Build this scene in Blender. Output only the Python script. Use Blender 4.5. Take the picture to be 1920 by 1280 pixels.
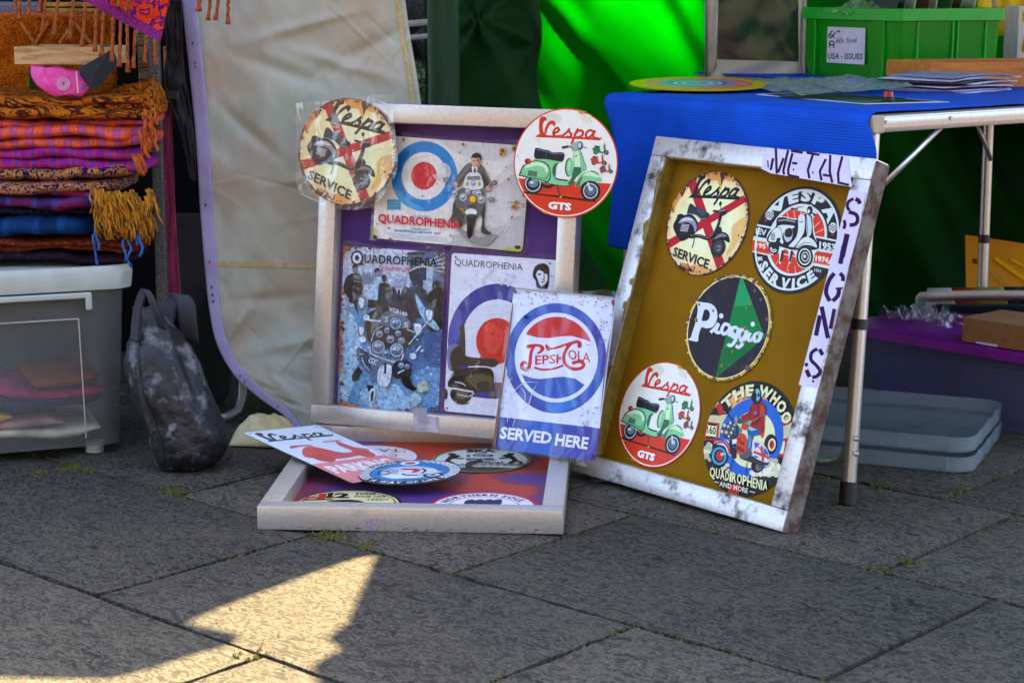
import bpy, bmesh, math, random
from mathutils import Vector, Matrix, noise as mnoise
from mathutils.geometry import tessellate_polygon
R = math.radians
random.seed(7)
for o in list(bpy.data.objects):
    bpy.data.objects.remove(o)
scene = bpy.context.scene
COL = scene.collection

# ------------------------------------------------------------------ camera
CAM_H, FPX, PITCH = 0.955, 3575.0, math.atan(670 / 3575.0)
cd = bpy.data.cameras.new('camera')
cam = bpy.data.objects.new('camera', cd)
COL.objects.link(cam)
cam.location = (0, 0, CAM_H)
cam.rotation_euler = (math.pi / 2 - PITCH, 0, 0)
cd.sensor_fit = 'HORIZONTAL'
cd.sensor_width = 36
cd.lens = FPX / 1920 * 36
cd.clip_start, cd.clip_end = 0.05, 500
cd.dof.use_dof = True
cd.dof.focus_distance = 3.55
cd.dof.aperture_fstop = 9
scene.camera = cam

# ------------------------------------------------------------------ light
SUN = Vector((0.10, 0.50, 0.866)).normalized()          # towards the sun: high, behind the stalls
world = bpy.data.worlds.new('World')
scene.world = world
world.use_nodes = True
wn = world.node_tree
bg = wn.nodes['Background']
sky = wn.nodes.new('ShaderNodeTexSky')
sky.sky_type = 'NISHITA'
sky.sun_disc = False
sky.sun_elevation = math.asin(SUN.z)
sky.sun_rotation = math.atan2(SUN.x, SUN.y)
sky.dust_density = 3.0
sky.air_density = 1.0
sky.ozone_density = 1.0
wn.links.new(sky.outputs[0], bg.inputs[0])
bg.inputs[1].default_value = 0.10
sd = bpy.data.lights.new('sun', 'SUN')
sun = bpy.data.objects.new('sun', sd)
COL.objects.link(sun)
sd.energy = 4.0
sd.angle = R(0.53)
sd.color = (1.0, 0.75, 0.38)
sun.rotation_euler = SUN.to_track_quat('Z', 'Y').to_euler()
vs = scene.view_settings
vs.view_transform = 'Standard'
vs.look = 'None'
vs.gamma = 1
vs.exposure = 3.42
vs.use_curve_mapping = False
scene.render.engine = 'CYCLES'
scene.cycles.max_bounces = 8
scene.cycles.transparent_max_bounces = 16

# ------------------------------------------------------------------ placing helpers
CT, ST = math.cos(PITCH), math.sin(PITCH)
EYE = Vector((0, 0, CAM_H))
def ray(u, v):
    a, b = (u - 960) / FPX, (640 - v) / FPX
    return Vector((a, CT + b * ST, -ST + b * CT))
def at(u, v, y=None, z=None):
    """the point at distance y (or height z) that is seen at u, v of the 1920 x 1280 survey picture"""
    d = ray(u, v)
    return EYE + d * ((z - CAM_H) / d.z if z is not None else y / d.y)
def on_plane(u, v, M):
    """survey point -> local x, y of the plane of matrix M"""
    o, n = M.translation, M.to_3x3().col[2]
    d = ray(u, v)
    p = EYE + d * ((o - EYE).dot(n) / d.dot(n))
    q = M.inverted() @ p
    return q.x, q.y
def pose(o, yaw, lean, roll=0.0):
    ex = Vector((math.cos(yaw), -math.sin(yaw), 0)); n0 = Vector((-math.sin(yaw), -math.cos(yaw), 0)); up = Vector((0, 0, 1))
    ey = up * math.cos(lean) - n0 * math.sin(lean); n = n0 * math.cos(lean) + up * math.sin(lean)
    a = ex * math.cos(roll) + ey * math.sin(roll); b = -ex * math.sin(roll) + ey * math.cos(roll)
    M = Matrix((a, b, n)).transposed().to_4x4()
    M.translation = Vector(o)
    return M
def yawm(o, ang):
    return Matrix.Translation(Vector(o)) @ Matrix.Rotation(ang, 4, 'Z')

# ------------------------------------------------------------------ object helpers
def wm(o):
    return o.matrix_basis.copy() if o.parent is None else wm(o.parent) @ o.matrix_basis
def tag(o, label=None, cat=None, group=None, kind=None):
    if label: o['label'] = label
    if cat: o['category'] = cat
    if group: o['group'] = group
    if kind: o['kind'] = kind
    return o
def thing(name, label, cat, M=None, group=None):
    o = bpy.data.objects.new(name, None)
    o.empty_display_size = 0.05
    COL.objects.link(o)
    if M is not None:
        o.matrix_basis = M if isinstance(M, Matrix) else Matrix.Translation(Vector(M))
    return tag(o, label, cat, group)

class MB:
    """collects faces; build() links them as one mesh object"""
    def __init__(s): s.v = []; s.f = []; s.c = None
    def add(s, vs, fs):
        n = len(s.v); s.v += [Vector(p) for p in vs]; s.f += [tuple(i + n for i in f) for f in fs]; return s
    def box(s, c, d, M=None, bev=0.0):
        c = Vector(c); hx, hy, hz = d[0] / 2, d[1] / 2, d[2] / 2
        if bev <= 0:
            P = [Vector((x * hx, y * hy, z * hz)) + c for x in (-1, 1) for y in (-1, 1) for z in (-1, 1)]
            F = [(0, 1, 3, 2), (4, 6, 7, 5), (0, 4, 5, 1), (2, 3, 7, 6), (0, 2, 6, 4), (1, 5, 7, 3)]
        else:
            bm = bmesh.new(); bmesh.ops.create_cube(bm, size=1)
            for q in bm.verts: q.co = Vector((q.co.x * d[0], q.co.y * d[1], q.co.z * d[2]))
            bmesh.ops.bevel(bm, geom=bm.edges[:], offset=bev, segments=2, affect='EDGES', profile=0.5)
            bm.verts.index_update()
            P = [q.co + c for q in bm.verts]; F = [tuple(q.index for q in f.verts) for f in bm.faces]; bm.free()
        if M: P = [M @ p for p in P]
        return s.add(P, F)
    def tube(s, pts, r, n=8, caps=True, flat=None):
        pts = [Vector(p) for p in pts]; k = len(pts); V = []; F = []
        rr = r if isinstance(r, (list, tuple)) else [r] * k
        prev = None
        for i, p in enumerate(pts):
            t = (pts[min(i + 1, k - 1)] - pts[max(i - 1, 0)]).normalized()
            a = prev if prev is not None else (Vector((0, 0, 1)) if abs(t.z) < 0.9 else Vector((1, 0, 0)))
            a = (a - t * a.dot(t)).normalized(); b = t.cross(a); prev = a
            for j in range(n):
                w = 2 * math.pi * j / n
                V.append(p + a * (math.cos(w) * rr[i]) + b * (math.sin(w) * rr[i] * (flat or 1)))
        for i in range(k - 1):
            for j in range(n):
                F.append((i * n + j, i * n + (j + 1) % n, (i + 1) * n + (j + 1) % n, (i + 1) * n + j))
        if caps: F += [tuple(range(n))[::-1], tuple(range((k - 1) * n, k * n))]
        return s.add(V, F)
    def prism(s, pts, z0, z1, M=None, bev=0.0):
        n = len(pts)
        rings = [(z0, 0), (z1, 0)] if bev <= 0 else [(z0, bev), (z0 + bev, 0), (z1 - bev, 0), (z1, bev)]
        cx = sum(p[0] for p in pts) / n; cy = sum(p[1] for p in pts) / n
        V = []
        for z, b in rings:
            for x, y in pts:
                l = math.hypot(x - cx, y - cy) or 1
                V.append(Vector((x - (x - cx) / l * b, y - (y - cy) / l * b, z)))
        F = []
        for k in range(len(rings) - 1):
            for j in range(n):
                F.append((k * n + j, k * n + (j + 1) % n, (k + 1) * n + (j + 1) % n, (k + 1) * n + j))
        t = len(rings) - 1
        F += [tuple(range(n))[::-1], tuple(range(t * n, t * n + n))]
        if M: V = [M @ p for p in V]
        return s.add(V, F)
    def grid(s, fn, nu, nv, loop=False):
        V = [fn(i / (nu - (0 if loop else 1)), j / (nv - 1)) for j in range(nv) for i in range(nu)]
        F = []
        for j in range(nv - 1):
            for i in range(nu if loop else nu - 1):
                k = (i + 1) % nu
                F.append((j * nu + i, j * nu + k, (j + 1) * nu + k, (j + 1) * nu + i))
        return s.add(V, F)
    def build(s, name, m, parent=None, smooth=False, local=False, uv=None, thick=0.0, auto=None):
        me = bpy.data.meshes.new(name)
        V = s.v
        if parent is not None and not local:
            I = wm(parent).inverted(); V = [I @ p for p in V]
        me.from_pydata([tuple(p) for p in V], [], s.f)
        me.validate()
        bm = bmesh.new(); bm.from_mesh(me)
        bmesh.ops.recalc_face_normals(bm, faces=bm.faces[:]); bm.to_mesh(me); bm.free()
        if smooth:
            me.polygons.foreach_set('use_smooth', [True] * len(me.polygons))
            if auto: me.set_sharp_from_angle(angle=R(auto))
        me.materials.append(m)
        o = bpy.data.objects.new(name, me)
        COL.objects.link(o)
        if parent is not None: o.parent = parent
        if thick:
            md = o.modifiers.new('thickness', 'SOLIDIFY'); md.thickness = thick; md.offset = 0
        return o

def nz(x, y=0.0, z=0.0, sc=1.0):
    return mnoise.noise(Vector((x * sc, y * sc, z * sc)))
def fbm(x, y=0.0, z=0.0, sc=1.0, oct=3):
    t, a = 0.0, 1.0
    for k in range(oct):
        t += a * nz(x + k * 7.1, y + k * 3.3, z, sc); sc *= 2; a *= 0.5
    return t
def lerp(a, b, t): return a + (b - a) * t
def poly_at(pts, t):
    """point on a polyline of tuples, t in 0..1, evenly over the segments, smoothed"""
    n = len(pts) - 1; x = min(max(t, 0), 0.99999) * n; i = int(x); f = x - i
    p0, p1, p2, p3 = pts[max(i - 1, 0)], pts[i], pts[i + 1], pts[min(i + 2, n)]
    return tuple(0.5 * (2 * b + (c - a) * f + (2 * a - 5 * b + 4 * c - d) * f * f + (3 * b - a - 3 * c + d) * f ** 3) for a, b, c, d in zip(p0, p1, p2, p3))

# ------------------------------------------------------------------ materials
def lin(c):
    def f(x):
        x /= 255.0
        return x / 12.92 if x <= 0.04045 else ((x + 0.055) / 1.055) ** 2.4
    return (f(c[0]), f(c[1]), f(c[2]), 1.0)
def nodes(name):
    m = bpy.data.materials.new(name); m.use_nodes = True
    nt = m.node_tree
    return m, nt, nt.nodes['Principled BSDF'], nt.nodes['Material Output']
def N(nt, kind, **kw):
    n = nt.nodes.new(kind)
    for k, v in kw.items():
        if k.startswith('i_'):
            key = k[2:]; key = int(key) if key.isdigit() else key.replace('_', ' ')
            n.inputs[key].default_value = v
        else: setattr(n, k, v)
    return n
def ramp(nt, stops, interp='LINEAR'):
    r = nt.nodes.new('ShaderNodeValToRGB'); e = r.color_ramp.elements
    r.color_ramp.interpolation = interp
    while len(e) < len(stops): e.new(0.5)
    for i, (p, c) in enumerate(stops):
        e[i].position = p; e[i].color = c if len(c) == 4 else (*c, 1)
    return r
def mixc(nt, fac, a, b, mode='MIX'):
    m = nt.nodes.new('ShaderNodeMix'); m.data_type = 'RGBA'; m.blend_type = mode
    for i, x in ((0, fac), (6, a), (7, b)):
        if hasattr(x, 'links'): nt.links.new(x, m.inputs[i])
        else: m.inputs[i].default_value = x
    return m.outputs[2]
def coord(nt, scale=(1, 1, 1), rot=(0, 0, 0), kind='Object'):
    tc = nt.nodes.new('ShaderNodeTexCoord'); mp = nt.nodes.new('ShaderNodeMapping')
    mp.inputs['Scale'].default_value = scale; mp.inputs['Rotation'].default_value = rot
    nt.links.new(tc.outputs[kind], mp.inputs[0])
    return mp.outputs[0]
def simple(name, c, rough=0.6, metal=0.0, c2=None, sc=20.0, lo=0.45, hi=0.65, bump=0.0, bsc=60.0, stretch=(1, 1, 1), transl=0.0, transp=0.0, spec=0.5, sheen=0.0, detail=4.0, tcol=None, rot=(0, 0, 0), bdist=0.002, bdst=0.0, ttint=None):
    """general procedural material: colour, blotches of a second colour, fine bump, optional translucency"""
    m, nt, b, out = nodes(name)
    L = nt.links.new
    v = coord(nt, stretch, rot)
    colr = lin(c)
    base = None
    if c2 is not None:
        n = N(nt, 'ShaderNodeTexNoise', i_Scale=sc, i_Detail=detail, i_Roughness=0.6); L(v, n.inputs['Vector'])
        r = ramp(nt, [(lo, colr), (hi, lin(c2))]); L(n.outputs[0], r.inputs[0]); base = r.outputs[0]; L(base, b.inputs['Base Color'])
    else:
        n = N(nt, 'ShaderNodeTexNoise', i_Scale=sc, i_Detail=detail); L(v, n.inputs['Vector'])
        d = tuple(x * 0.82 for x in colr[:3]) + (1,)
        r = ramp(nt, [(0.3, d), (0.7, colr)]); L(n.outputs[0], r.inputs[0]); base = r.outputs[0]; L(base, b.inputs['Base Color'])
    b.inputs['Roughness'].default_value = rough
    b.inputs['Metallic'].default_value = metal
    b.inputs['Specular IOR Level'].default_value = spec
    if sheen: b.inputs['Sheen Weight'].default_value = sheen
    if bump:
        n2 = N(nt, 'ShaderNodeTexNoise', i_Scale=bsc, i_Detail=4.0, i_Distortion=bdst); L(v, n2.inputs['Vector'])
        bp = N(nt, 'ShaderNodeBump', i_Strength=bump, i_Distance=bdist); L(n2.outputs[0], bp.inputs['Height']); L(bp.outputs[0], b.inputs['Normal'])
    sh = b.outputs[0]
    if transl:
        t = nt.nodes.new('ShaderNodeBsdfTranslucent')
        if tcol: t.inputs[0].default_value = lin(tcol)
        else: L(base, t.inputs[0])
        mx = N(nt, 'ShaderNodeMixShader', i_0=transl); L(sh, mx.inputs[1]); L(t.outputs[0], mx.inputs[2]); sh = mx.outputs[0]
    if transp:
        t = nt.nodes.new('ShaderNodeBsdfTransparent')
        t.inputs[0].default_value = lin(ttint) if ttint else (lin(tcol) if tcol and not transl else (1, 1, 1, 1))
        mx = N(nt, 'ShaderNodeMixShader', i_0=transp); L(sh, mx.inputs[1]); L(t.outputs[0], mx.inputs[2]); sh = mx.outputs[0]
    L(sh, out.inputs[0])
    return m

def stone_mat():
    m, nt, b, out = nodes('riven_stone'); L = nt.links.new
    tc = nt.nodes.new('ShaderNodeTexCoord'); oi = nt.nodes.new('ShaderNodeObjectInfo')
    mul = N(nt, 'ShaderNodeMath', operation='MULTIPLY', i_1=37.0); L(oi.outputs['Random'], mul.inputs[0])
    def nzn(scale, detail, dist, rough=0.55, stretch=None):
        n = N(nt, 'ShaderNodeTexNoise', noise_dimensions='4D', i_Scale=scale, i_Detail=detail, i_Distortion=dist, i_Roughness=rough)
        if stretch:
            mp = nt.nodes.new('ShaderNodeMapping'); mp.inputs['Scale'].default_value = stretch
            mp.inputs['Rotation'].default_value = (0, 0, R(42))
            L(tc.outputs['Object'], mp.inputs[0]); L(mp.outputs[0], n.inputs['Vector'])
        else: L(tc.outputs['Object'], n.inputs['Vector'])
        L(mul.outputs[0], n.inputs['W'])
        return n.outputs[0]
    big = nzn(4.5, 4, 0.8)
    swirl = nzn(36, 4.5, 2.0, 0.6, (0.75, 1.4, 1))
    grain = nzn(260, 3, 0.0)
    c0 = ramp(nt, [(0.28, lin((27, 27, 27))), (0.5, lin((39, 38, 37))), (0.74, lin((56, 52, 46)))]); L(big, c0.inputs[0])
    vein = ramp(nt, [(0.34, (0, 0, 0)), (0.44, (0.12, 0.12, 0.12)), (0.50, (1, 1, 1)), (0.56, (0.15, 0.15, 0.15)), (0.70, (0, 0, 0))]); L(swirl, vein.inputs[0])
    f = N(nt, 'ShaderNodeMath', operation='MULTIPLY', i_1=0.58); L(vein.outputs[0], f.inputs[0])
    c1 = mixc(nt, f.outputs[0], c0.outputs[0], lin((112, 109, 100)))
    pit = ramp(nt, [(0.34, (1, 1, 1)), (0.43, (0, 0, 0))]); L(swirl, pit.inputs[0])
    f2 = N(nt, 'ShaderNodeMath', operation='MULTIPLY', i_1=0.34); L(pit.outputs[0], f2.inputs[0])
    c2 = mixc(nt, f2.outputs[0], c1, lin((18, 17, 17)))
    gr = ramp(nt, [(0.3, (0.76, 0.76, 0.76)), (0.7, (1.16, 1.16, 1.16))]); L(grain, gr.inputs[0])
    c3 = mixc(nt, 1.0, c2, gr.outputs[0], 'MULTIPLY')
    tone = ramp(nt, [(0.0, (0.66, 0.64, 0.60)), (0.5, (0.98, 0.93, 0.84)), (1.0, (1.32, 1.20, 1.02))]); L(oi.outputs['Random'], tone.inputs[0])
    c4 = mixc(nt, 1.0, c3, tone.outputs[0], 'MULTIPLY')
    L(c4, b.inputs['Base Color'])
    b.inputs['Roughness'].default_value = 0.7
    b.inputs['Specular IOR Level'].default_value = 0.2
    h = N(nt, 'ShaderNodeMath', operation='MULTIPLY_ADD', i_1=0.35); L(grain, h.inputs[0]); L(swirl, h.inputs[2])
    bp = N(nt, 'ShaderNodeBump', i_Strength=0.6, i_Distance=0.005); L(h.outputs[0], bp.inputs['Height']); L(bp.outputs[0], b.inputs['Normal'])
    return m

def metal_frame(name, c, dirt, lo, hi, rough=0.42, metal=0.55, sc=9.0):
    m, nt, b, out = nodes(name); L = nt.links.new
    v = coord(nt)
    n = N(nt, 'ShaderNodeTexNoise', i_Scale=sc, i_Detail=7.0, i_Roughness=0.7); L(v, n.inputs['Vector'])
    r = ramp(nt, [(lo, (0, 0, 0)), (hi, (1, 1, 1))]); L(n.outputs[0], r.inputs[0])
    n2 = N(nt, 'ShaderNodeTexNoise', i_Scale=120.0, i_Detail=3.0); L(v, n2.inputs['Vector'])
    s = ramp(nt, [(0.3, tuple(x * 0.85 for x in lin(c)[:3])), (0.7, lin(c))]); L(n2.outputs[0], s.inputs[0])
    cc = mixc(nt, r.outputs[0], s.outputs[0], lin(dirt)); L(cc, b.inputs['Base Color'])
    mm = N(nt, 'ShaderNodeMapRange', i_3=metal, i_4=0.05); L(r.outputs[0], mm.inputs[0]); L(mm.outputs[0], b.inputs['Metallic'])
    rr = N(nt, 'ShaderNodeMapRange', i_3=rough, i_4=0.75); L(r.outputs[0], rr.inputs[0]); L(rr.outputs[0], b.inputs['Roughness'])
    bp = N(nt, 'ShaderNodeBump', i_Strength=0.15, i_Distance=0.001); L(n.outputs[0], bp.inputs['Height']); L(bp.outputs[0], b.inputs['Normal'])
    return m

def film_mat(name='clear_film', haze=0.012, bsc=9.0, bst=0.35, gl=0.10, tint=(1, 1, 1, 1)):
    """thin clear plastic: see-through with wrinkled glossy reflections"""
    m, nt, b, out = nodes(name); L = nt.links.new
    nt.nodes.remove(b)
    t = nt.nodes.new('ShaderNodeBsdfTransparent'); t.inputs[0].default_value = tint
    g = N(nt, 'ShaderNodeBsdfGlossy', i_Roughness=0.08)
    v = coord(nt, (1, 1, 1))
    n = N(nt, 'ShaderNodeTexNoise', i_Scale=bsc, i_Detail=2.5, i_Distortion=1.6); L(v, n.inputs['Vector'])
    bp = N(nt, 'ShaderNodeBump', i_Strength=bst, i_Distance=0.012); L(n.outputs[0], bp.inputs['Height']); L(bp.outputs[0], g.inputs['Normal'])
    lw = N(nt, 'ShaderNodeLayerWeight', i_Blend=0.35); L(bp.outputs[0], lw.inputs['Normal'])
    mr = N(nt, 'ShaderNodeMapRange', i_3=haze, i_4=gl + 0.35); L(lw.outputs['Facing'], mr.inputs[0])
    mx = nt.nodes.new('ShaderNodeMixShader'); L(mr.outputs[0], mx.inputs[0]); L(t.outputs[0], mx.inputs[1]); L(g.outputs[0], mx.inputs[2])
    d = nt.nodes.new('ShaderNodeBsdfDiffuse'); d.inputs[0].default_value = (0.8, 0.8, 0.85, 1)
    m2 = N(nt, 'ShaderNodeMixShader', i_0=haze * 0.5); L(mx.outputs[0], m2.inputs[1]); L(d.outputs[0], m2.inputs[2])
    L(m2.outputs[0], out.inputs[0])
    return m

def print_mat(name='printed_enamel', rough=0.3, grime=0.25, photo=0.0):
    """flat print: colours come with the printed shapes, over them faint grime and orange peel"""
    m, nt, b, out = nodes(name); L = nt.links.new
    a = N(nt, 'ShaderNodeAttribute', attribute_name='Col')
    v = coord(nt)
    n = N(nt, 'ShaderNodeTexNoise', i_Scale=38.0, i_Detail=6.0, i_Roughness=0.7); L(v, n.inputs['Vector'])
    r = ramp(nt, [(0.52, (0, 0, 0)), (0.78, (grime, grime, grime))]); L(n.outputs[0], r.inputs[0])
    c = mixc(nt, r.outputs[0], a.outputs[0], lin((120, 95, 70)))
    if photo:                                   # tonal speckle of a printed photograph
        p1 = N(nt, 'ShaderNodeTexNoise', i_Scale=110.0, i_Detail=6.0, i_Roughness=0.75, i_Distortion=0.8); L(v, p1.inputs['Vector'])
        q1 = ramp(nt, [(0.32, (1 - photo,) * 3), (0.5, (1, 1, 1)), (0.68, (1 + photo,) * 3)]); L(p1.outputs[0], q1.inputs[0])
        c = mixc(nt, 1.0, c, q1.outputs[0], 'MULTIPLY')
    L(c, b.inputs['Base Color'])
    b.inputs['Roughness'].default_value = rough
    b.inputs['Specular IOR Level'].default_value = 0.12
    n2 = N(nt, 'ShaderNodeTexNoise', i_Scale=55.0, i_Detail=2.0); L(v, n2.inputs['Vector'])
    bp = N(nt, 'ShaderNodeBump', i_Strength=0.12, i_Distance=0.002); L(n2.outputs[0], bp.inputs['Height']); L(bp.outputs[0], b.inputs['Normal'])
    return m

def pattern(name, cols, kind='paisley', sc=30.0, rot=(0, 0, 0), stretch=(1, 1, 1), rough=0.9, bump=0.5):
    """woven patterned cloth: paisley swirls or plaid bands"""
    m, nt, b, out = nodes(name); L = nt.links.new
    v = coord(nt, stretch, rot)
    if kind == 'paisley':
        n = N(nt, 'ShaderNodeTexNoise', i_Scale=sc, i_Detail=2.0, i_Distortion=3.2); L(v, n.inputs['Vector'])
        w = N(nt, 'ShaderNodeTexVoronoi', i_Scale=sc * 1.1, feature='SMOOTH_F1'); L(v, w.inputs['Vector'])
        ad = N(nt, 'ShaderNodeMath', operation='MULTIPLY_ADD', i_1=1.5); L(n.outputs[0], ad.inputs[0]); L(w.outputs[0], ad.inputs[2])
        fr = N(nt, 'ShaderNodeMath', operation='PINGPONG', i_1=0.22); L(ad.outputs[0], fr.inputs[0])
        k = N(nt, 'ShaderNodeMath', operation='MULTIPLY', i_1=4.5); L(fr.outputs[0], k.inputs[0]); fac = k.outputs[0]
        st = [(i / max(1, len(cols) - 1), lin(c)) for i, c in enumerate(cols)]
        r = ramp(nt, st); L(fac, r.inputs[0]); colr = r.outputs[0]
    else:
        def band(ax, s, ph):
            w = N(nt, 'ShaderNodeTexWave', bands_direction=ax, i_Scale=s, i_Distortion=2.5, i_Detail=2.0, i_Detail_Scale=1.2); w.inputs['Phase Offset'].default_value = ph
            L(v, w.inputs['Vector']); return w.outputs['Fac']
        r1 = ramp(nt, [(0.0, lin(cols[0])), (0.40, lin(cols[0])), (0.5, lin(cols[1])), (0.75, lin(cols[1])), (0.85, lin(cols[2])), (1.0, lin(cols[2]))]); L(band('X', sc, 0.0), r1.inputs[0])
        r2 = ramp(nt, [(0.35, lin(cols[3])), (0.6, lin(cols[0])), (0.9, lin(cols[1]))]); L(band('Z', sc * 1.7, 1.0), r2.inputs[0])
        colr = mixc(nt, 0.38, r1.outputs[0], r2.outputs[0])
    wv = N(nt, 'ShaderNodeTexNoise', i_Scale=420.0, i_Detail=2.0); L(v, wv.inputs['Vector'])
    g = ramp(nt, [(0.3, (0.55, 0.55, 0.55)), (0.7, (1.2, 1.2, 1.2))]); L(wv.outputs[0], g.inputs[0])
    cc = mixc(nt, 1.0, colr, g.outputs[0], 'MULTIPLY'); L(cc, b.inputs['Base Color'])
    b.inputs['Roughness'].default_value = rough; b.inputs['Sheen Weight'].default_value = 0.0
    b.inputs['Specular IOR Level'].default_value = 0.04
    bp = N(nt, 'ShaderNodeBump', i_Strength=bump, i_Distance=0.002); L(wv.outputs[0], bp.inputs['Height']); L(bp.outputs[0], b.inputs['Normal'])
    return m

def ribbed(name, c, sc=420.0, axis='Y'):
    m, nt, b, out = nodes(name); L = nt.links.new
    v = coord(nt)
    w = N(nt, 'ShaderNodeTexWave', bands_direction=axis, i_Scale=sc / 6.28, i_Distortion=0.4, i_Detail=1.0); L(v, w.inputs['Vector'])
    n = N(nt, 'ShaderNodeTexNoise', i_Scale=12.0, i_Detail=4.0); L(v, n.inputs['Vector'])
    r = ramp(nt, [(0.3, tuple(x * 0.75 for x in lin(c)[:3])), (0.7, lin(c))]); L(n.outputs[0], r.inputs[0]); L(r.outputs[0], b.inputs['Base Color'])
    bp = N(nt, 'ShaderNodeBump', i_Strength=0.5, i_Distance=0.0012); L(w.outputs['Fac'], bp.inputs['Height']); L(bp.outputs[0], b.inputs['Normal'])
    b.inputs['Roughness'].default_value = 0.8; b.inputs['Specular IOR Level'].default_value = 0.25
    return m

M_ = {}
M_['stone'] = stone_mat()
M_['soil'] = simple('joint_soil', (54, 38, 20), 0.95, c2=(92, 62, 26), sc=26, lo=0.45, hi=0.62, bump=0.9, bsc=150)
M_['moss'] = simple('moss', (58, 62, 16), 0.95, c2=(88, 80, 22), sc=40, bump=0.8, bsc=300)
M_['alu'] = metal_frame('frame_aluminium', (206, 198, 188), (140, 114, 88), 0.58, 0.84, rough=0.34, metal=0.55)
M_['alu_dirty'] = metal_frame('frame_aluminium_grimy', (206, 200, 198), (56, 52, 42), 0.51, 0.63, sc=13.0, rough=0.36, metal=0.5)
M_['alu_rust'] = metal_frame('frame_side_corroded', (126, 116, 108), (70, 40, 24), 0.40, 0.60, rough=0.7, metal=0.3, sc=26.0)
M_['alu_ink'] = metal_frame('frame_inside_ink_stained', (150, 128, 40), (112, 92, 8), 0.42, 0.58, rough=0.6, metal=0.1, sc=14.0)
M_['tube'] = metal_frame('table_aluminium', (190, 192, 196), (150, 144, 132), 0.6, 0.9, rough=0.30, metal=0.8)
M_['black_plastic'] = simple('black_plastic', (22, 22, 22), 0.5)
M_['print'] = print_mat()
M_['print_photo'] = print_mat('printed_photo', 0.32, 0.2, 0.65)
M_['print_half'] = print_mat('printed_halftone', 0.32, 0.2, 0.16)
M_['print_satin'] = print_mat('printed_card', 0.42, 0.12)
M_['paper'] = print_mat('marker_on_paper', 0.8, 0.05)
M_['tin'] = simple('tin_plate', (120, 112, 104), 0.5, 0.4, c2=(96, 62, 40), sc=60)
M_['film'] = film_mat()
# ================================================================== ground, paving, canopies, walls
g = MB().add([(-80, -80, -0.03), (80, -80, -0.03), (80, 80, -0.03), (-80, 80, -0.03)], [(0, 1, 2, 3)])
tag(g.build('ground', M_['soil']), kind='structure')
E1, E2 = Vector((0.7396, -0.673, 0)), Vector((0.673, 0.7396, 0))          # along and across the courses
PM = Matrix((E1, E2, Vector((0, 0, 1)))).transposed().to_4x4()
bed = MB().grid(lambda a, b: PM @ Vector((lerp(-8.5, 5.0, a), lerp(-2.2, 8.6, b), -0.012)), 2, 2)
pave = tag(bed.build('pavement', M_['soil']), kind='structure')
rows = [(1.235, 1.71, -2.043), (1.71, 2.175, -1.727), (2.175, 2.66, -2.115), (2.66, 3.135, -1.594), (3.135, 3.612, -1.748), (3.612, 4.09, -2.1), (4.09, 4.57, -1.8), (4.57, 5.05, -2.2), (5.05, 5.53, -1.7), (5.53, 6.0, -2.0)]
lo = 1.235
for k in range(6):
    rows.insert(0, (lo - 0.475, lo, -1.7 - 0.31 * (k % 3))); lo -= 0.475
rs = random.Random(3)
slabs = {}
def slab_mesh(w, d, var):
    bm = bmesh.new()
    nx, ny = 15, 10
    vv = {}
    for j in range(ny):
        for i in range(nx):
            x = (i / (nx - 1) - 0.5) * w; y = (j / (ny - 1) - 0.5) * d
            ex = min(i, nx - 1 - i); ey = min(j, ny - 1 - j); e = min(ex, ey)
            if ex == 0: x += 0.0028 * nz(y * 14, var * 9.0, i)
            if ey == 0: y += 0.0028 * nz(x * 14, var * 5.0, j)
            z = 0.0016 * nz(x * 9, y * 9, var * 3.7) + 0.0008 * nz(x * 33, y * 33, var)
            if e == 0: z -= 0.0045 + 0.002 * nz(x * 20, y * 20, var)
            vv[i, j] = bm.verts.new((x, y, z))
    for j in range(ny - 1):
        for i in range(nx - 1):
            bm.faces.new((vv[i, j], vv[i + 1, j], vv[i + 1, j + 1], vv[i, j + 1]))
    ring = [(i, 0) for i in range(nx)] + [(nx - 1, j) for j in range(1, ny)] + [(i, ny - 1) for i in range(nx - 2, -1, -1)] + [(0, j) for j in range(ny - 2, 0, -1)]
    lowv = [bm.verts.new((vv[k].co.x, vv[k].co.y, -0.03)) for k in ring]
    for a in range(len(ring)):
        b2 = (a + 1) % len(ring)
        bm.faces.new((vv[ring[b2]], vv[ring[a]], lowv[a], lowv[b2]))
    me = bpy.data.meshes.new('paving_slab'); bm.to_mesh(me); bm.free()
    me.polygons.foreach_set('use_smooth', [True] * len(me.polygons)); me.set_sharp_from_angle(angle=R(50))
    me.materials.append(M_['stone'])
    return me
LEN = 0.728
smesh = [slab_mesh(LEN - 0.010, 0.475 - 0.010, k) for k in range(5)]
for (a, b2, cut) in rows:
    c = cut - LEN * 6
    while c < 2.6:
        p = PM @ Vector((c + LEN / 2, (a + b2) / 2, 0))
        if -3.4 < p.x < 3.4 and 0.2 < p.y < 7.6:
            o = bpy.data.objects.new('paving_slab', rs.choice(smesh)); COL.objects.link(o); o.parent = pave
            o.matrix_basis = Matrix.Translation((p.x, p.y, rs.uniform(-0.0012, 0.0012))) @ PM @ Matrix.Rotation(R(rs.uniform(-0.25, 0.25)), 4, 'Z') @ Matrix.Rotation(rs.choice((0, math.pi)), 4, 'Z')
            o.scale = (1, (b2 - a - 0.010) / 0.465, 1)
        c += LEN
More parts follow.
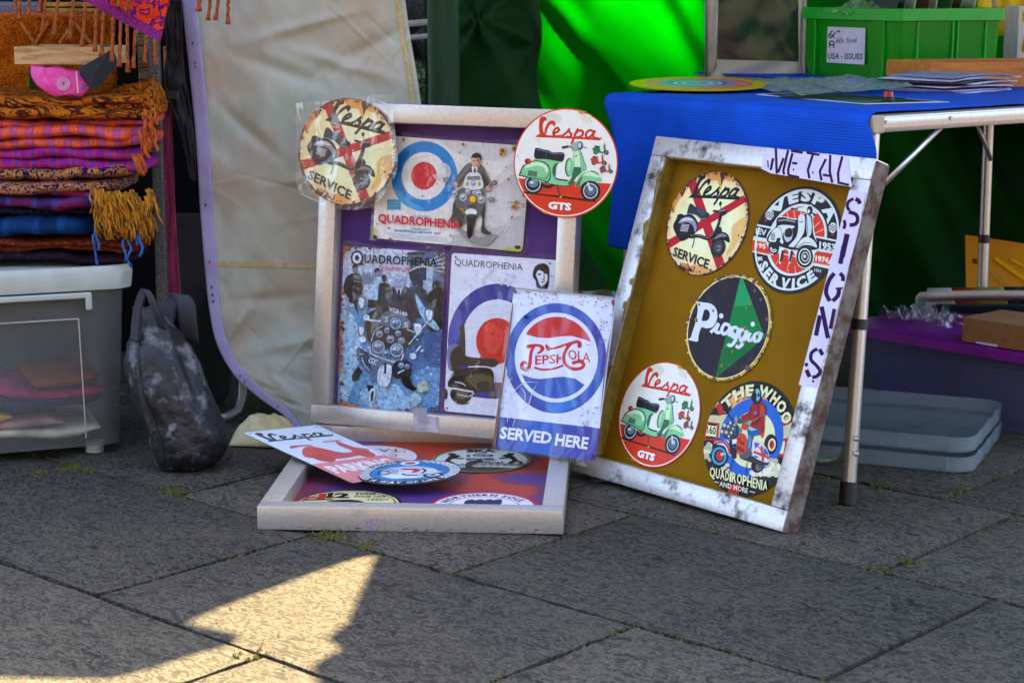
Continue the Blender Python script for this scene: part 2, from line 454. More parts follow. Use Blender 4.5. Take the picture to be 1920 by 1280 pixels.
# moss and grit in the joints
ms = MB()
def tuft(p, r, h):
    k = 6; a0 = rs.uniform(0, 6)
    V = [Vector((p.x + r * rs.uniform(.6, 1.2) * math.cos(a0 + 6.283 * j / k), p.y + r * rs.uniform(.6, 1.2) * math.sin(a0 + 6.283 * j / k), p.z)) for j in range(k)] + [Vector((p.x, p.y, p.z + h))]
    ms.add(V, [(j, (j + 1) % k, k) for j in range(k)])
def blade(p, h):
    d = Vector((rs.uniform(-.5, .5), rs.uniform(-.5, .5), 0)) * h; w = 0.0008
    ms.add([p + Vector((-w, 0, 0)), p + Vector((w, 0, 0)), p + d + Vector((0, 0, h))], [(0, 1, 2)])
for (a, b2, cut) in rows:
    for k in range(700):
        s1 = rs.uniform(-4.2, 0.8); p = PM @ Vector((s1, a + rs.gauss(0, 0.0035), 0))
        if nz(s1 * 2.3, a * 3.1) > 0.02 and 2.3 < p.y < 5 and abs(p.x) < 1.5:
            p.z = -0.009; tuft(p, rs.uniform(.002, .006), rs.uniform(.003, .009))
    c = cut - LEN * 6
    while c < 2.6:
        for k in range(70):
            s2 = rs.uniform(a, b2); p = PM @ Vector((c + rs.gauss(0, 0.003), s2, 0))
            if nz(c * 3.1, s2 * 2.7) > -0.05 and 2.3 < p.y < 5 and abs(p.x) < 1.5:
                p.z = -0.009; tuft(p, rs.uniform(.002, .006), rs.uniform(.003, .009))
        c += LEN
for (u, v, n) in ((625, 920, 0), (70, 885, 26), (130, 873, 34), (165, 878, 26), (315, 917, 30), (330, 920, 22), (612, 999, 30), (640, 1003, 24), (690, 1020, 14), (1655, 1066, 18), (1700, 1050, 18), (1790, 915, 20), (1650, 908, 16), (1545, 898, 10), (480, 1222, 10)):
    q = at(u, v, z=0)
    for k in range(n):
        p = q + Vector((rs.gauss(0, .014), rs.gauss(0, .014), 0)); p.z = -0.004
        tuft(p, rs.uniform(.003, .006), rs.uniform(.004, .008))
        if k % 3 == 0: blade(p, rs.uniform(.008, .02))
tag(ms.build('moss', M_['moss']), label='moss and grit growing in the paving joints', cat='moss', kind='stuff')
M_['crumb'] = simple('dry_crumbs', (92, 70, 44), 0.9)
cr = MB()
for k in range(90):
    p = Vector((rs.uniform(-.9, .9), rs.uniform(2.5, 3.6), 0.002)); r = rs.choice((.0012, .0018, .003))
    k5 = 5
    cr.add([p + Vector((r * rs.uniform(.5, 1.3) * math.cos(1.256 * j), r * rs.uniform(.5, 1.3) * math.sin(1.256 * j), 0)) for j in range(k5)] + [p + Vector((0, 0, r))], [(j, (j + 1) % 5, 5) for j in range(5)])
tag(cr.build('leaf_crumbs', M_['crumb']), label='dry crumbs and grit scattered over the paving', cat='debris', kind='stuff')

# ---- unseen canopies over the stalls, outlines shaped to cast the sun patch
M_['cream_canvas'] = simple('cream_canvas', (196, 186, 164), 0.85, transl=0.05)
M_['green_canvas'] = simple('dark_green_canvas', (24, 78, 36), 0.8, c2=(20, 66, 32), sc=5, transl=0.04, bump=0.2, bsc=300)
def cast(x, y, z):
    return Vector((x, y, 0)) + SUN * (z / SUN.z)
def canopy(name, label, pts, z, m, posts):
    t = thing(name, label, 'canopy', (cast(*pts[0], z).x, cast(*pts[0], z).y, 0))
    mb = MB(); q = [cast(x, y, z) for x, y in pts]; n = len(q)
    mb.add([p for p in q] + [p + Vector((0, 0, 0.02)) for p in q], [tuple(range(n))[::-1], tuple(range(n, 2 * n))] + [(i, (i + 1) % n, (i + 1) % n + n, i + n) for i in range(n)])
    mb.build('canvas_roof', m, t)
    for (x, y) in posts:
        MB().tube([(x, y, 0), (x, y, z - .01)], 0.016, 10).build('post', M_['tube'], t, smooth=True, auto=40)
    return t
g = at(710, 1030, z=0)
canopy('shade_canopy', 'unseen green canvas canopy over the record table, shaped to cast the sun patch', [(g.x, g.y), (-.25, 2.78), (-.272, 2.72), (-.247, 2.66), (-.285, 2.6), (-.262, 2.52), (-.28, 1.6), (3.2, 1.45), (3.2, 4.25), (-.21, 4.25)], 2.12, M_['green_canvas'], ((3.0, 3.3), (3.0, 5.3)))
canopy('shade_canopy', 'unseen cream canvas canopy over the scarves, notched to cast the sun patch', [(g.x, g.y), (-.212, 5.3), (-3.2, 5.3), (-3.2, 2.45), (-.9, 2.545), (-.722, 2.556), (-.62, 2.548), (-.56, 2.549), (-.50, 2.60), (-.42, 2.69), (-.405, 2.725), (-.43, 2.745), (-.498, 2.791), (-.36, 2.99)], 2.20, M_['cream_canvas'], ((-3.0, 3.8), (-3.0, 6.3)))

# ---- back walls
def folds(x, z, amp):
    return amp * (fbm(x * 2.2 + z * .9, z * .5, 1.3, 1.0, 3)) + amp * .35 * fbm(x * 7 + z * 4.5, z * 1.6, 4.1, 1.0, 2)
M_['green_wall'] = simple('green_tarp', (2, 32, 6), 0.85, c2=(1, 26, 5), sc=4, transl=0.5, tcol=(0, 146, 2), bump=0.15, bsc=500, spec=0.2)
w = thing('tent_wall', 'bright green canvas back wall glowing with sunlight behind the table', 'tent wall', (0.8, 5.35, 0))
def wall_pt(a, b):
    x, z = lerp(-.20, 2.6, a), lerp(0, 2.1, b); q = x + .57 * z - .95
    k = math.exp(-((q - .06) / .11) ** 2); k2 = math.exp(-((q + .24) / .2) ** 2)
    y = 5.40 + folds(x, z, .11) + .030 * k * math.sin(q * 46) + .016 * k2 * math.sin(q * 26 + 1) + .008 * fbm(x * 11 + z * 5, z * 6, 2.2, 1, 3)
    y += .03 * math.exp(-((x + .9 * z - .93) / .03) ** 2)
    return Vector((x, y, z))
mb = MB().grid(wall_pt, 260, 110)
mb.build('canvas_panel', M_['green_wall'], w, smooth=True, thick=0.0)
p2 = thing('tent_flap', 'dark green canvas flap hanging in creased folds behind the upright frame', 'tent flap', (0.0, 5.2, 0))
def flap(a, b):
    z = lerp(0.0, 2.1, b)
    xr = 0.068 + .012 * math.sin(z * 17) + .34 * max(0, .74 - z) ** 1.2
    x = lerp(-.235, xr, a)
    k = math.exp(-((x + .09) ** 2 + (z - .84) ** 2) / .012); k2 = math.exp(-((x - .07) ** 2 + (z - .80) ** 2) / .008)
    rad = math.atan2(z - .86, x + .09); rad2 = math.atan2(z - .80, x - .08)
    y = 5.20 + folds(x + 4, z, .055) - .035 * k + .016 * math.sin(rad * 7) * math.exp(-((x + .09) ** 2 + (z - .86) ** 2) / .03) + .012 * math.sin(rad2 * 6) * math.exp(-((x - .08) ** 2 + (z - .8) ** 2) / .02) - .03 * k2
    return Vector((x, y, z))
MB().grid(flap, 90, 150).build('canvas_panel', simple('green_flap_canvas', (16, 70, 30), 0.7, c2=(12, 58, 25), sc=6, bump=0.2, bsc=500, spec=0.25, transl=0.03), p2, smooth=True)
# sleeve round the tent pole
po = thing('tent_pole', 'dark green fabric sleeve over an upright tent pole', 'pole', (at(829, 100, y=4.9).x, 4.9, 0))
def sleeve(a, b):
    w_ = a * 2 * math.pi; z = lerp(0.0, 2.1, b); x0 = at(829, 100, y=4.9).x
    r = .040 + .004 * math.sin(3 * w_ + z * 2) + .002 * nz(z * 9, math.cos(w_) * 2, math.sin(w_) * 2)
    return Vector((x0 + r * math.cos(w_), 4.9 + r * .7 * math.sin(w_), z))
MB().grid(sleeve, 28, 60, loop=True).build('fabric_sleeve', simple('sleeve_fabric', (34, 74, 48), 0.6, c2=(26, 58, 38), sc=5, stretch=(6, 6, .6), spec=.35), po, smooth=True)
# unseen crates added behind the canvas to keep its foot and right side dark
M_['crate'] = simple('shade_crate', (60, 58, 54), 0.8)
for i, (x, w_, h_) in enumerate(((.02, .42, .40), (.45, .42, .40), (.92, .46, 1.15), (1.40, .46, 1.15), (1.88, .46, 1.15), (2.36, .46, 1.15))):
    c = MB(); c.box((x, 5.77, h_ / 2), (w_ - .03, .3, h_), bev=.012); c.box((x, 5.77, h_ - .012), (w_, .32, .03), bev=.008)
    tag(c.build('crate', M_['crate']), 'unseen crate added to darken the green canvas, ' + ('nearest the pole', 'second from the pole', 'third from the pole, the first tall one', 'fourth from the pole', 'fifth from the pole', 'farthest from the pole')[i], 'crate', 'unseen crates that darken the green canvas')
# unseen houses, added to shade the green canvas and to block low front sky
M_['house_stone'] = simple('house_stone', (96, 90, 84), 0.85, c2=(80, 76, 70), sc=2.5, bump=.4, bsc=8)
M_['house_roof'] = simple('slate_roof', (58, 58, 62), 0.7, c2=(46, 46, 50), sc=6)
M_['house_glass'] = simple('house_glass', (24, 28, 34), 0.15)
def house(lab, x0, x1, y0, y1, h, face, roof='flat'):
    t = thing('unseen_house', lab, 'house', ((x0 + x1) / 2, (y0 + y1) / 2, 0), 'unseen houses that shape the light')
    MB().box(((x0 + x1) / 2, (y0 + y1) / 2, h / 2), (x1 - x0, y1 - y0, h)).build('wall', M_['house_stone'], t)
    MB().box(((x0 + x1) / 2, (y0 + y1) / 2, h + .06), (x1 - x0 + .0, y1 - y0 + .3, .12)).build('roof', M_['house_roof'], t)
    yf = y1 if face > 0 else y0
    n = max(1, int((x1 - x0) / 1.9))
    for fl in range(int(h / 3.0)):
        for k in range(n):
            cx = lerp(x0, x1, (k + .5) / n); w_ = MB(); w_.box((cx, yf + .02 * face, 1.6 + fl * 3.0), (min(.95, (x1 - x0) / n * .6), .05, 1.4)); w_.build('window', M_['house_glass'], t)
house('unseen tall flat-roofed house added to shade the left of the green canvas', -4.5, 1.70, 13.4, 17.4, 15.6, -1)
house('unseen lower wing whose roofline shades the foot of the green canvas', 1.72, 2.20, 13.4, 17.4, 14.24, -1)
house('unseen tall stone house added to shade the right of the green canvas', 2.22, 8.0, 13.4, 17.4, 15.5, -1)
house('unseen stone house straight across the street, added to block low sky', -4.0, 4.0, -12.0, -7.5, 7.5, 1)
house('unseen stone house across the street to the left, added to block low sky', -13.0, -4.02, -12.0, -7.8, 8.5, 1)
house('unseen stone house across the street to the right, added to block low sky', 4.02, 13.0, -12.0, -7.6, 7.0, 1)
# rubble wall with ivy in the slit between the stalls
rw = thing('stone_wall', 'dark rubble stone wall seen through the slit between the two stalls', 'wall', (-.4, 6.9, 0))
M_['rubble'] = simple('rubble', (70, 62, 58), 0.9, c2=(34, 30, 30), sc=14, bump=1.0, bsc=40)
rr = random.Random(11)
MB().box((-.2, 7.1, .8), (6, .2, 1.6)).build('core', M_['rubble'], rw)
stn = []
for k in range(3):
    bm = bmesh.new(); bmesh.ops.create_icosphere(bm, subdivisions=2, radius=.5)
    for q in bm.verts: q.co *= 1 + .35 * nz(q.co.x * 2 + k * 5, q.co.y * 2, q.co.z * 2); q.co.y *= .5
    me = bpy.data.meshes.new('stone'); bm.to_mesh(me); bm.free(); me.materials.append(M_['rubble']); stn.append(me)
for j in range(12):
    for i in range(5):
        o = bpy.data.objects.new('stone', rr.choice(stn)); COL.objects.link(o); o.parent = rw
        wx = .17; o.location = (-.62 + (i + .5 * (j % 2)) * wx - (-.4), 7.0 - 6.9, .06 + j * .115)
        o.scale = (.18, .2, .125); o.rotation_euler = (0, rr.uniform(-.3, .3), 0)
fr = thing('gazebo_frame', 'thin white gazebo frame bars between curtain and pole', 'frame', (-.31, 5.0, 0))
for (v0) in (42, 68):
    a, b2 = at(752, v0 + 4, y=5.0), at(803, v0, y=5.0)
    MB().tube([a, b2], .0085 if v0 < 60 else .007, 8).build('bar', simple('white_bar', (205, 208, 205), .5), fr, smooth=True, auto=40)
M_['ivy'] = simple('ivy', (40, 92, 24), 0.6, c2=(60, 110, 40), sc=30)
iv = MB()
for k in range(420):
    c = at(rr.uniform(755, 806), rr.uniform(125, 190), y=6.75) + Vector((rr.uniform(-.05, .05), rr.uniform(-.1, .1), rr.uniform(-.03, .03)))
    a = Vector((rr.uniform(-1, 1), rr.uniform(-1, 0), rr.uniform(-1, 1))).normalized(); b2 = a.cross(Vector((0, 0, 1))).normalized(); s_ = rr.uniform(.006, .013)
    iv.add([c - a * s_, c + b2 * s_ * .6, c + a * s_, c - b2 * s_ * .6], [(0, 1, 2, 3)])
for k in range(5):
    p = at(765 + k * 9, 190, y=6.75)
    iv.tube([(p.x, 6.75, 0), (p.x + .01, 6.76, .3), (p.x, 6.75, p.z + .02)], .004, 5)
tag(iv.build('ivy_plant', M_['ivy']), 'small green ivy climbing in the slit beside the pole', 'plant')
# dark cloth at the back of the scarf stall
M_['dark_cloth'] = simple('dark_backcloth', (12, 11, 12), 0.95, spec=.1)
tag(MB().grid(lambda a, b: Vector((lerp(-3.0, -.46, a), 4.95 + .04 * fbm(a * 9, b * 2), lerp(0, 2.15, b))), 60, 20).build('back_cloth', M_['dark_cloth'], smooth=True), 'black cloth closing the back of the scarf stall', 'cloth')
# ================================================================== printed artwork
_gl = {}
def glyphs(s, bold):
    """flat outline of a piece of lettering -> points, triangles (cap height about 0.7)"""
    k = (s, bold)
    if k in _gl: return _gl[k]
    cu = bpy.data.curves.new('lettering', 'FONT'); cu.body = s; cu.resolution_u = 2; cu.offset = bold; cu.fill_mode = 'FRONT'
    ob = bpy.data.objects.new('lettering', cu); COL.objects.link(ob)
    dg = bpy.context.evaluated_depsgraph_get(); dg.update()
    me = bpy.data.meshes.new_from_object(ob.evaluated_get(dg), depsgraph=dg)
    V = [(v.co.x, v.co.y) for v in me.vertices]; F = [tuple(p.vertices) for p in me.polygons]
    bpy.data.objects.remove(ob); bpy.data.curves.remove(cu); bpy.data.meshes.remove(me)
    _gl[k] = (V, F)
    return V, F
_cap = {}
def capbox(bold):
    if bold not in _cap:
        V, F = glyphs('E', bold); ys = [p[1] for p in V]; _cap[bold] = (min(ys), max(ys))
    return _cap[bold]

class Art:
    """shapes printed one over the other; mp maps drawing points to metres on the sign, clip is its outline"""
    def __init__(s, mp, clip=None, z=0.0, dz=1.6e-5):
        s.mp, s.clip, s.z, s.dz = mp, clip, z, dz; s.V = []; s.F = []; s.C = []
    def tri(s, pts, col):
        if s.clip:
            for k in range(len(s.clip)):
                if not pts: return
                ax, ay = s.clip[k]; bx, by = s.clip[(k + 1) % len(s.clip)]
                out = []
                for i in range(len(pts)):
                    p, q = pts[i], pts[(i + 1) % len(pts)]
                    dp = (bx - ax) * (p[1] - ay) - (by - ay) * (p[0] - ax); dq = (bx - ax) * (q[1] - ay) - (by - ay) * (q[0] - ax)
                    if dp >= 0: out.append(p)
                    if (dp >= 0) != (dq >= 0):
                        t = dp / (dp - dq); out.append((p[0] + (q[0] - p[0]) * t, p[1] + (q[1] - p[1]) * t))
                pts = out
            if len(pts) < 3: return
        n = len(s.V); s.V += [(p[0], p[1], s.z) for p in pts]; s.F.append(tuple(range(n, n + len(pts)))); s.C.append(lin(col))
    def fill(s, pts, col):
        s.z += s.dz
        P = [s.mp(*p) for p in pts]
        for t in tessellate_polygon([[Vector((p[0], p[1], 0)) for p in P]]):
            q = [P[i] for i in t]
            if (q[1][0] - q[0][0]) * (q[2][1] - q[0][1]) - (q[1][1] - q[0][1]) * (q[2][0] - q[0][0]) < 0: q.reverse()
            s.tri(q, col)
    def blob(s, col, pts, k=4):
        n = len(pts); out = []
        for i in range(n):
            a, b, c, d = pts[i - 1], pts[i], pts[(i + 1) % n], pts[(i + 2) % n]
            for j in range(k):
                f = j / k
                out.append(tuple(0.5 * (2 * y + (z - x) * f + (2 * x - 5 * y + 4 * z - w) * f * f + (3 * y - x - 3 * z + w) * f ** 3) for x, y, z, w in zip(a, b, c, d)))
        s.fill(out, col)
    def poly(s, col, *pts): s.fill(list(pts), col)
    def ell(s, col, cx, cy, rx, ry=None, n=28, a=0.0):
        ry = rx if ry is None else ry; ca, sa = math.cos(a), math.sin(a)
        s.fill([(cx + rx * math.cos(t) * ca - ry * math.sin(t) * sa, cy + rx * math.cos(t) * sa + ry * math.sin(t) * ca) for t in (2 * math.pi * i / n for i in range(n))], col)
    def ring(s, col, cx, cy, rx, ry, f, n=40, a0=0, a1=360):
        s.z += s.dz
        for i in range(n):
            t0 = R(a0 + (a1 - a0) * i / n); t1 = R(a0 + (a1 - a0) * (i + 1) / n)
            q = [s.mp(cx + rx * k * math.cos(t), cy + ry * k * math.sin(t)) for k, t in ((f, t0), (1, t0), (1, t1), (f, t1))]
            ar = sum(q[j][0] * q[(j + 1) % 4][1] - q[(j + 1) % 4][0] * q[j][1] for j in range(4))
            if ar < 0: q.reverse()
            s.tri(q, col)
    def line(s, col, w, *pts, smooth=True, taper=None):
        P = [poly_at(pts, i / (len(pts) * 5 - 1)) for i in range(len(pts) * 5)] if smooth and len(pts) > 2 else list(pts)
        n = len(P); Lf, Rt = [], []
        for i in range(n):
            a, b = P[max(i - 1, 0)], P[min(i + 1, n - 1)]; d = math.hypot(b[0] - a[0], b[1] - a[1]) or 1
            k = w / 2 * (1 if not taper else lerp(taper[0], taper[1], i / (n - 1)))
            nx, ny = -(b[1] - a[1]) / d * k, (b[0] - a[0]) / d * k
            Lf.append((P[i][0] + nx, P[i][1] + ny)); Rt.append((P[i][0] - nx, P[i][1] - ny))
        s.z += s.dz
        for i in range(n - 1):
            q = [s.mp(*p) for p in (Lf[i], Rt[i], Rt[i + 1], Lf[i + 1])]
            for t in ((q[0], q[1], q[2]), (q[0], q[2], q[3])):
                ar = (t[1][0] - t[0][0]) * (t[2][1] - t[0][1]) - (t[1][1] - t[0][1]) * (t[2][0] - t[0][0])
                s.tri(list(t) if ar > 0 else list(t)[::-1], col)
    def text(s, col, st, p0, p1, h, bold=0.0, up=None):
        """lettering from p0 to p1 on its baseline, capitals h high; up is the drawing's up direction"""
        V, F = glyphs(st, bold)
        if not V: return
        x0 = min(p[0] for p in V); x1 = max(p[0] for p in V); y0, y1 = capbox(bold)
        dx, dy = p1[0] - p0[0], p1[1] - p0[1]; l = math.hypot(dx, dy)
        ux, uy = up if up else (dy / l, -dx / l)
        s.z += s.dz
        def f(p):
            a = (p[0] - x0) / (x1 - x0); b = (p[1] - y0) / (y1 - y0) * h
            return s.mp(p0[0] + dx * a + ux * b, p0[1] + dy * a + uy * b)
        for t in F: s.face([f(V[i]) for i in t], col)
    def face(s, q, col):
        ar = sum(q[j][0] * q[(j + 1) % len(q)][1] - q[(j + 1) % len(q)][0] * q[j][1] for j in range(len(q)))
        if ar < 0: q.reverse()
        if len(q) == 3: s.tri(q, col)
        else:
            for t in tessellate_polygon([[Vector((p[0], p[1], 0)) for p in q]]):
                k = [q[i] for i in t]
                if (k[1][0] - k[0][0]) * (k[2][1] - k[0][1]) - (k[1][1] - k[0][1]) * (k[2][0] - k[0][0]) < 0: k.reverse()
                s.tri(k, col)
    def arc(s, col, st, cx, cy, rx, ry, a0, a1, h, bold=0.0, foot=False, gap=0.12):
        """lettering round an ellipse from angle a0 to a1 (degrees, 90 = top); foot: letters stand with their feet outwards"""
        gs = [glyphs(c, bold) if c != ' ' else None for c in st]
        ws = [(max(p[0] for p in g_[0]) - min(p[0] for p in g_[0]) + gap) if g_ else 0.4 for g_ in gs]
        tot = sum(ws); y0, y1 = capbox(bold); pos = 0
        s.z += s.dz
        for g_, w in zip(gs, ws):
            if g_:
                x0 = min(p[0] for p in g_[0])
                def f(p):
                    a = R(lerp(a0, a1, (pos + gap / 2 + p[0] - x0) / tot)); b = (p[1] - y0) / (y1 - y0) * h
                    k = (h - b) if foot else b
                    kx, ky = (rx - h + k if foot else rx + k), (ry - h + k if foot else ry + k)
                    if foot: kx, ky = rx - b, ry - b
                    return s.mp(cx + kx * math.cos(a), cy - ky * math.sin(a))
                for t in g_[1]: s.face([f(g_[0][i]) for i in t], col)
            pos += w
    def disc(s, col, k, x=0.0, y=0.0, n=64):
        m0 = s.mp; s.mp = lambda a, b: (a * s.rad, b * s.rad); s.ell(col, x, y, k, k, n); s.mp = m0
    def dring(s, col, k0, k1, a0=0, a1=360, n=64):
        m0 = s.mp; s.mp = lambda a, b: (a * s.rad, b * s.rad); s.ring(col, 0, 0, k1, k1, k0 / k1, n, a0, a1); s.mp = m0
    rad = 0.1
    def larc(s, col, st, k, a0, a1, h, bold=0.0, foot=False):
        m0 = s.mp; s.mp = lambda a, b: (a * s.rad, -b * s.rad); s.arc(col, st, 0, 0, k, k, a0, a1, h, bold, foot); s.mp = m0
    def specks(s, cols, n, area, r, seed=1, edge=None):
        q = random.Random(seed)
        for i in range(n):
            if edge:
                cx, cy, rx, ry, f0 = edge; a = q.uniform(0, 6.283); k = q.uniform(f0, 1); x, y = cx + rx * k * math.cos(a), cy + ry * k * math.sin(a)
            else: x, y = q.uniform(area[0], area[2]), q.uniform(area[1], area[3])
            rr_ = r * q.uniform(.35, 1.2); m_ = q.randint(5, 7); a0 = q.uniform(0, 6)
            s.fill([(x + rr_ * q.uniform(.5, 1.3) * math.cos(a0 + 6.283 * j / m_), y + rr_ * q.uniform(.5, 1.3) * math.sin(a0 + 6.283 * j / m_)) for j in range(m_)], q.choice(cols))
    def rim(s, cols, n, rect, r, seed=1):
        q = random.Random(seed); x0, y0, x1, y1 = rect
        for i in range(n):
            t = q.random(); e = q.randint(0, 3); d = abs(q.gauss(0, r * .5))
            x, y = ((lerp(x0, x1, t), y0 + d), (lerp(x0, x1, t), y1 - d), (x0 + d, lerp(y0, y1, t)), (x1 - d, lerp(y0, y1, t)))[e]
            m_ = q.randint(5, 7); rr_ = r * q.uniform(.3, 1)
            s.fill([(x + rr_ * q.uniform(.5, 1.4) * math.cos(6.283 * j / m_), y + rr_ * q.uniform(.5, 1.4) * math.sin(6.283 * j / m_)) for j in range(m_)], q.choice(cols))
    def build(s, name, m, parent):
        me = bpy.data.meshes.new(name); me.from_pydata(s.V, [], s.F)
        at_ = me.color_attributes.new('Col', 'FLOAT_COLOR', 'CORNER'); buf = []
        for f, c in zip(s.F, s.C): buf += list(c) * len(f)
        at_.data.foreach_set('color', buf)
        me.materials.append(m)
        o = bpy.data.objects.new(name, me); COL.objects.link(o); o.parent = parent
        return o

def affine(src, dst):
    (x0, y0), (x1, y1), (x2, y2) = src
    d = (x1 - x0) * (y2 - y0) - (x2 - x0) * (y1 - y0)
    def f(x, y):
        a = ((x - x0) * (y2 - y0) - (x2 - x0) * (y - y0)) / d; b = ((x1 - x0) * (y - y0) - (x - x0) * (y1 - y0)) / d
        return tuple(dst[0][i] + a * (dst[1][i] - dst[0][i]) + b * (dst[2][i] - dst[0][i]) for i in (0, 1))
    return f
def circle(r, n=56, cx=0, cy=0): return [(cx + r * math.cos(2 * math.pi * i / n), cy + r * math.sin(2 * math.pi * i / n)) for i in range(n)]
def rrect(x0, y0, x1, y1, r=.008):
    out = []
    for cx, cy, a in ((x1 - r, y1 - r, 0), (x0 + r, y1 - r, 90), (x0 + r, y0 + r, 180), (x1 - r, y0 + r, 270)):
        out += [(cx + r * math.cos(R(a + k * 30)), cy + r * math.sin(R(a + k * 30))) for k in range(4)]
    return out

def vespa_script(A, col, f=lambda x, y: (x, y), w=25):
    """the joined-up maker's lettering with its bar"""
    m0 = A.mp; A.mp = lambda x, y: m0(*f(x, y))
    A.poly(col, (302, 392), (330, 358), (352, 364), (700, 372), (940, 374), (962, 378), (1002, 360), (975, 399), (640, 392))
    A.blob(col, [(332, 240), (340, 190), (373, 171), (407, 186), (408, 214), (386, 222), (373, 262), (378, 315), (396, 374), (352, 374), (336, 320)])
    A.blob(col, [(392, 360), (398, 295), (424, 238), (466, 210), (500, 226), (503, 260), (488, 272), (470, 250), (446, 262), (426, 300), (410, 362)])
    A.line(col, w, (482, 348), (515, 335), (546, 308), (528, 287), (500, 305), (488, 345), (512, 376), (572, 366))
    A.line(col, w, (578, 372), (625, 330), (658, 287), taper=(1, .9)); A.line(col, w, (650, 292), (650, 318), (676, 346), (660, 376), (626, 372))
    A.line(col, w, (742, 284), (712, 360), (682, 450)); A.line(col, w, (708, 352), (742, 312), (784, 305), (796, 335), (772, 368), (728, 376))
    A.line(col, w, (906, 312), (870, 297), (836, 320), (828, 356), (850, 376), (888, 350), (924, 298)); A.line(col, w, (918, 302), (903, 348), (918, 374), (966, 378))
    A.mp = m0

def mini_scooter(A, col, cx, cy, s=1.0):
    k = lambda x, y: (cx + x * s, cy + y * s)
    for x in (-52, 58): A.ell((52, 52, 56), *k(x, 28), 24 * s); A.ell((150, 152, 156), *k(x, 28), 10 * s)
    A.blob(col, [k(-86, 5), k(-70, -22), k(-20, -26), k(0, 18), k(30, 14), k(26, -30), k(40, -40), k(52, 0), k(82, 18), k(50, 12), k(20, 34), k(-40, 30)])
    A.poly((40, 42, 46), k(-66, -40), k(-10, -34), k(-14, -22), k(-64, -26)); A.line((60, 60, 64), 6 * s, k(20, -42), k(52, -46), smooth=False); A.line((60, 60, 64), 5 * s, k(34, -44), k(34, -74), smooth=False)

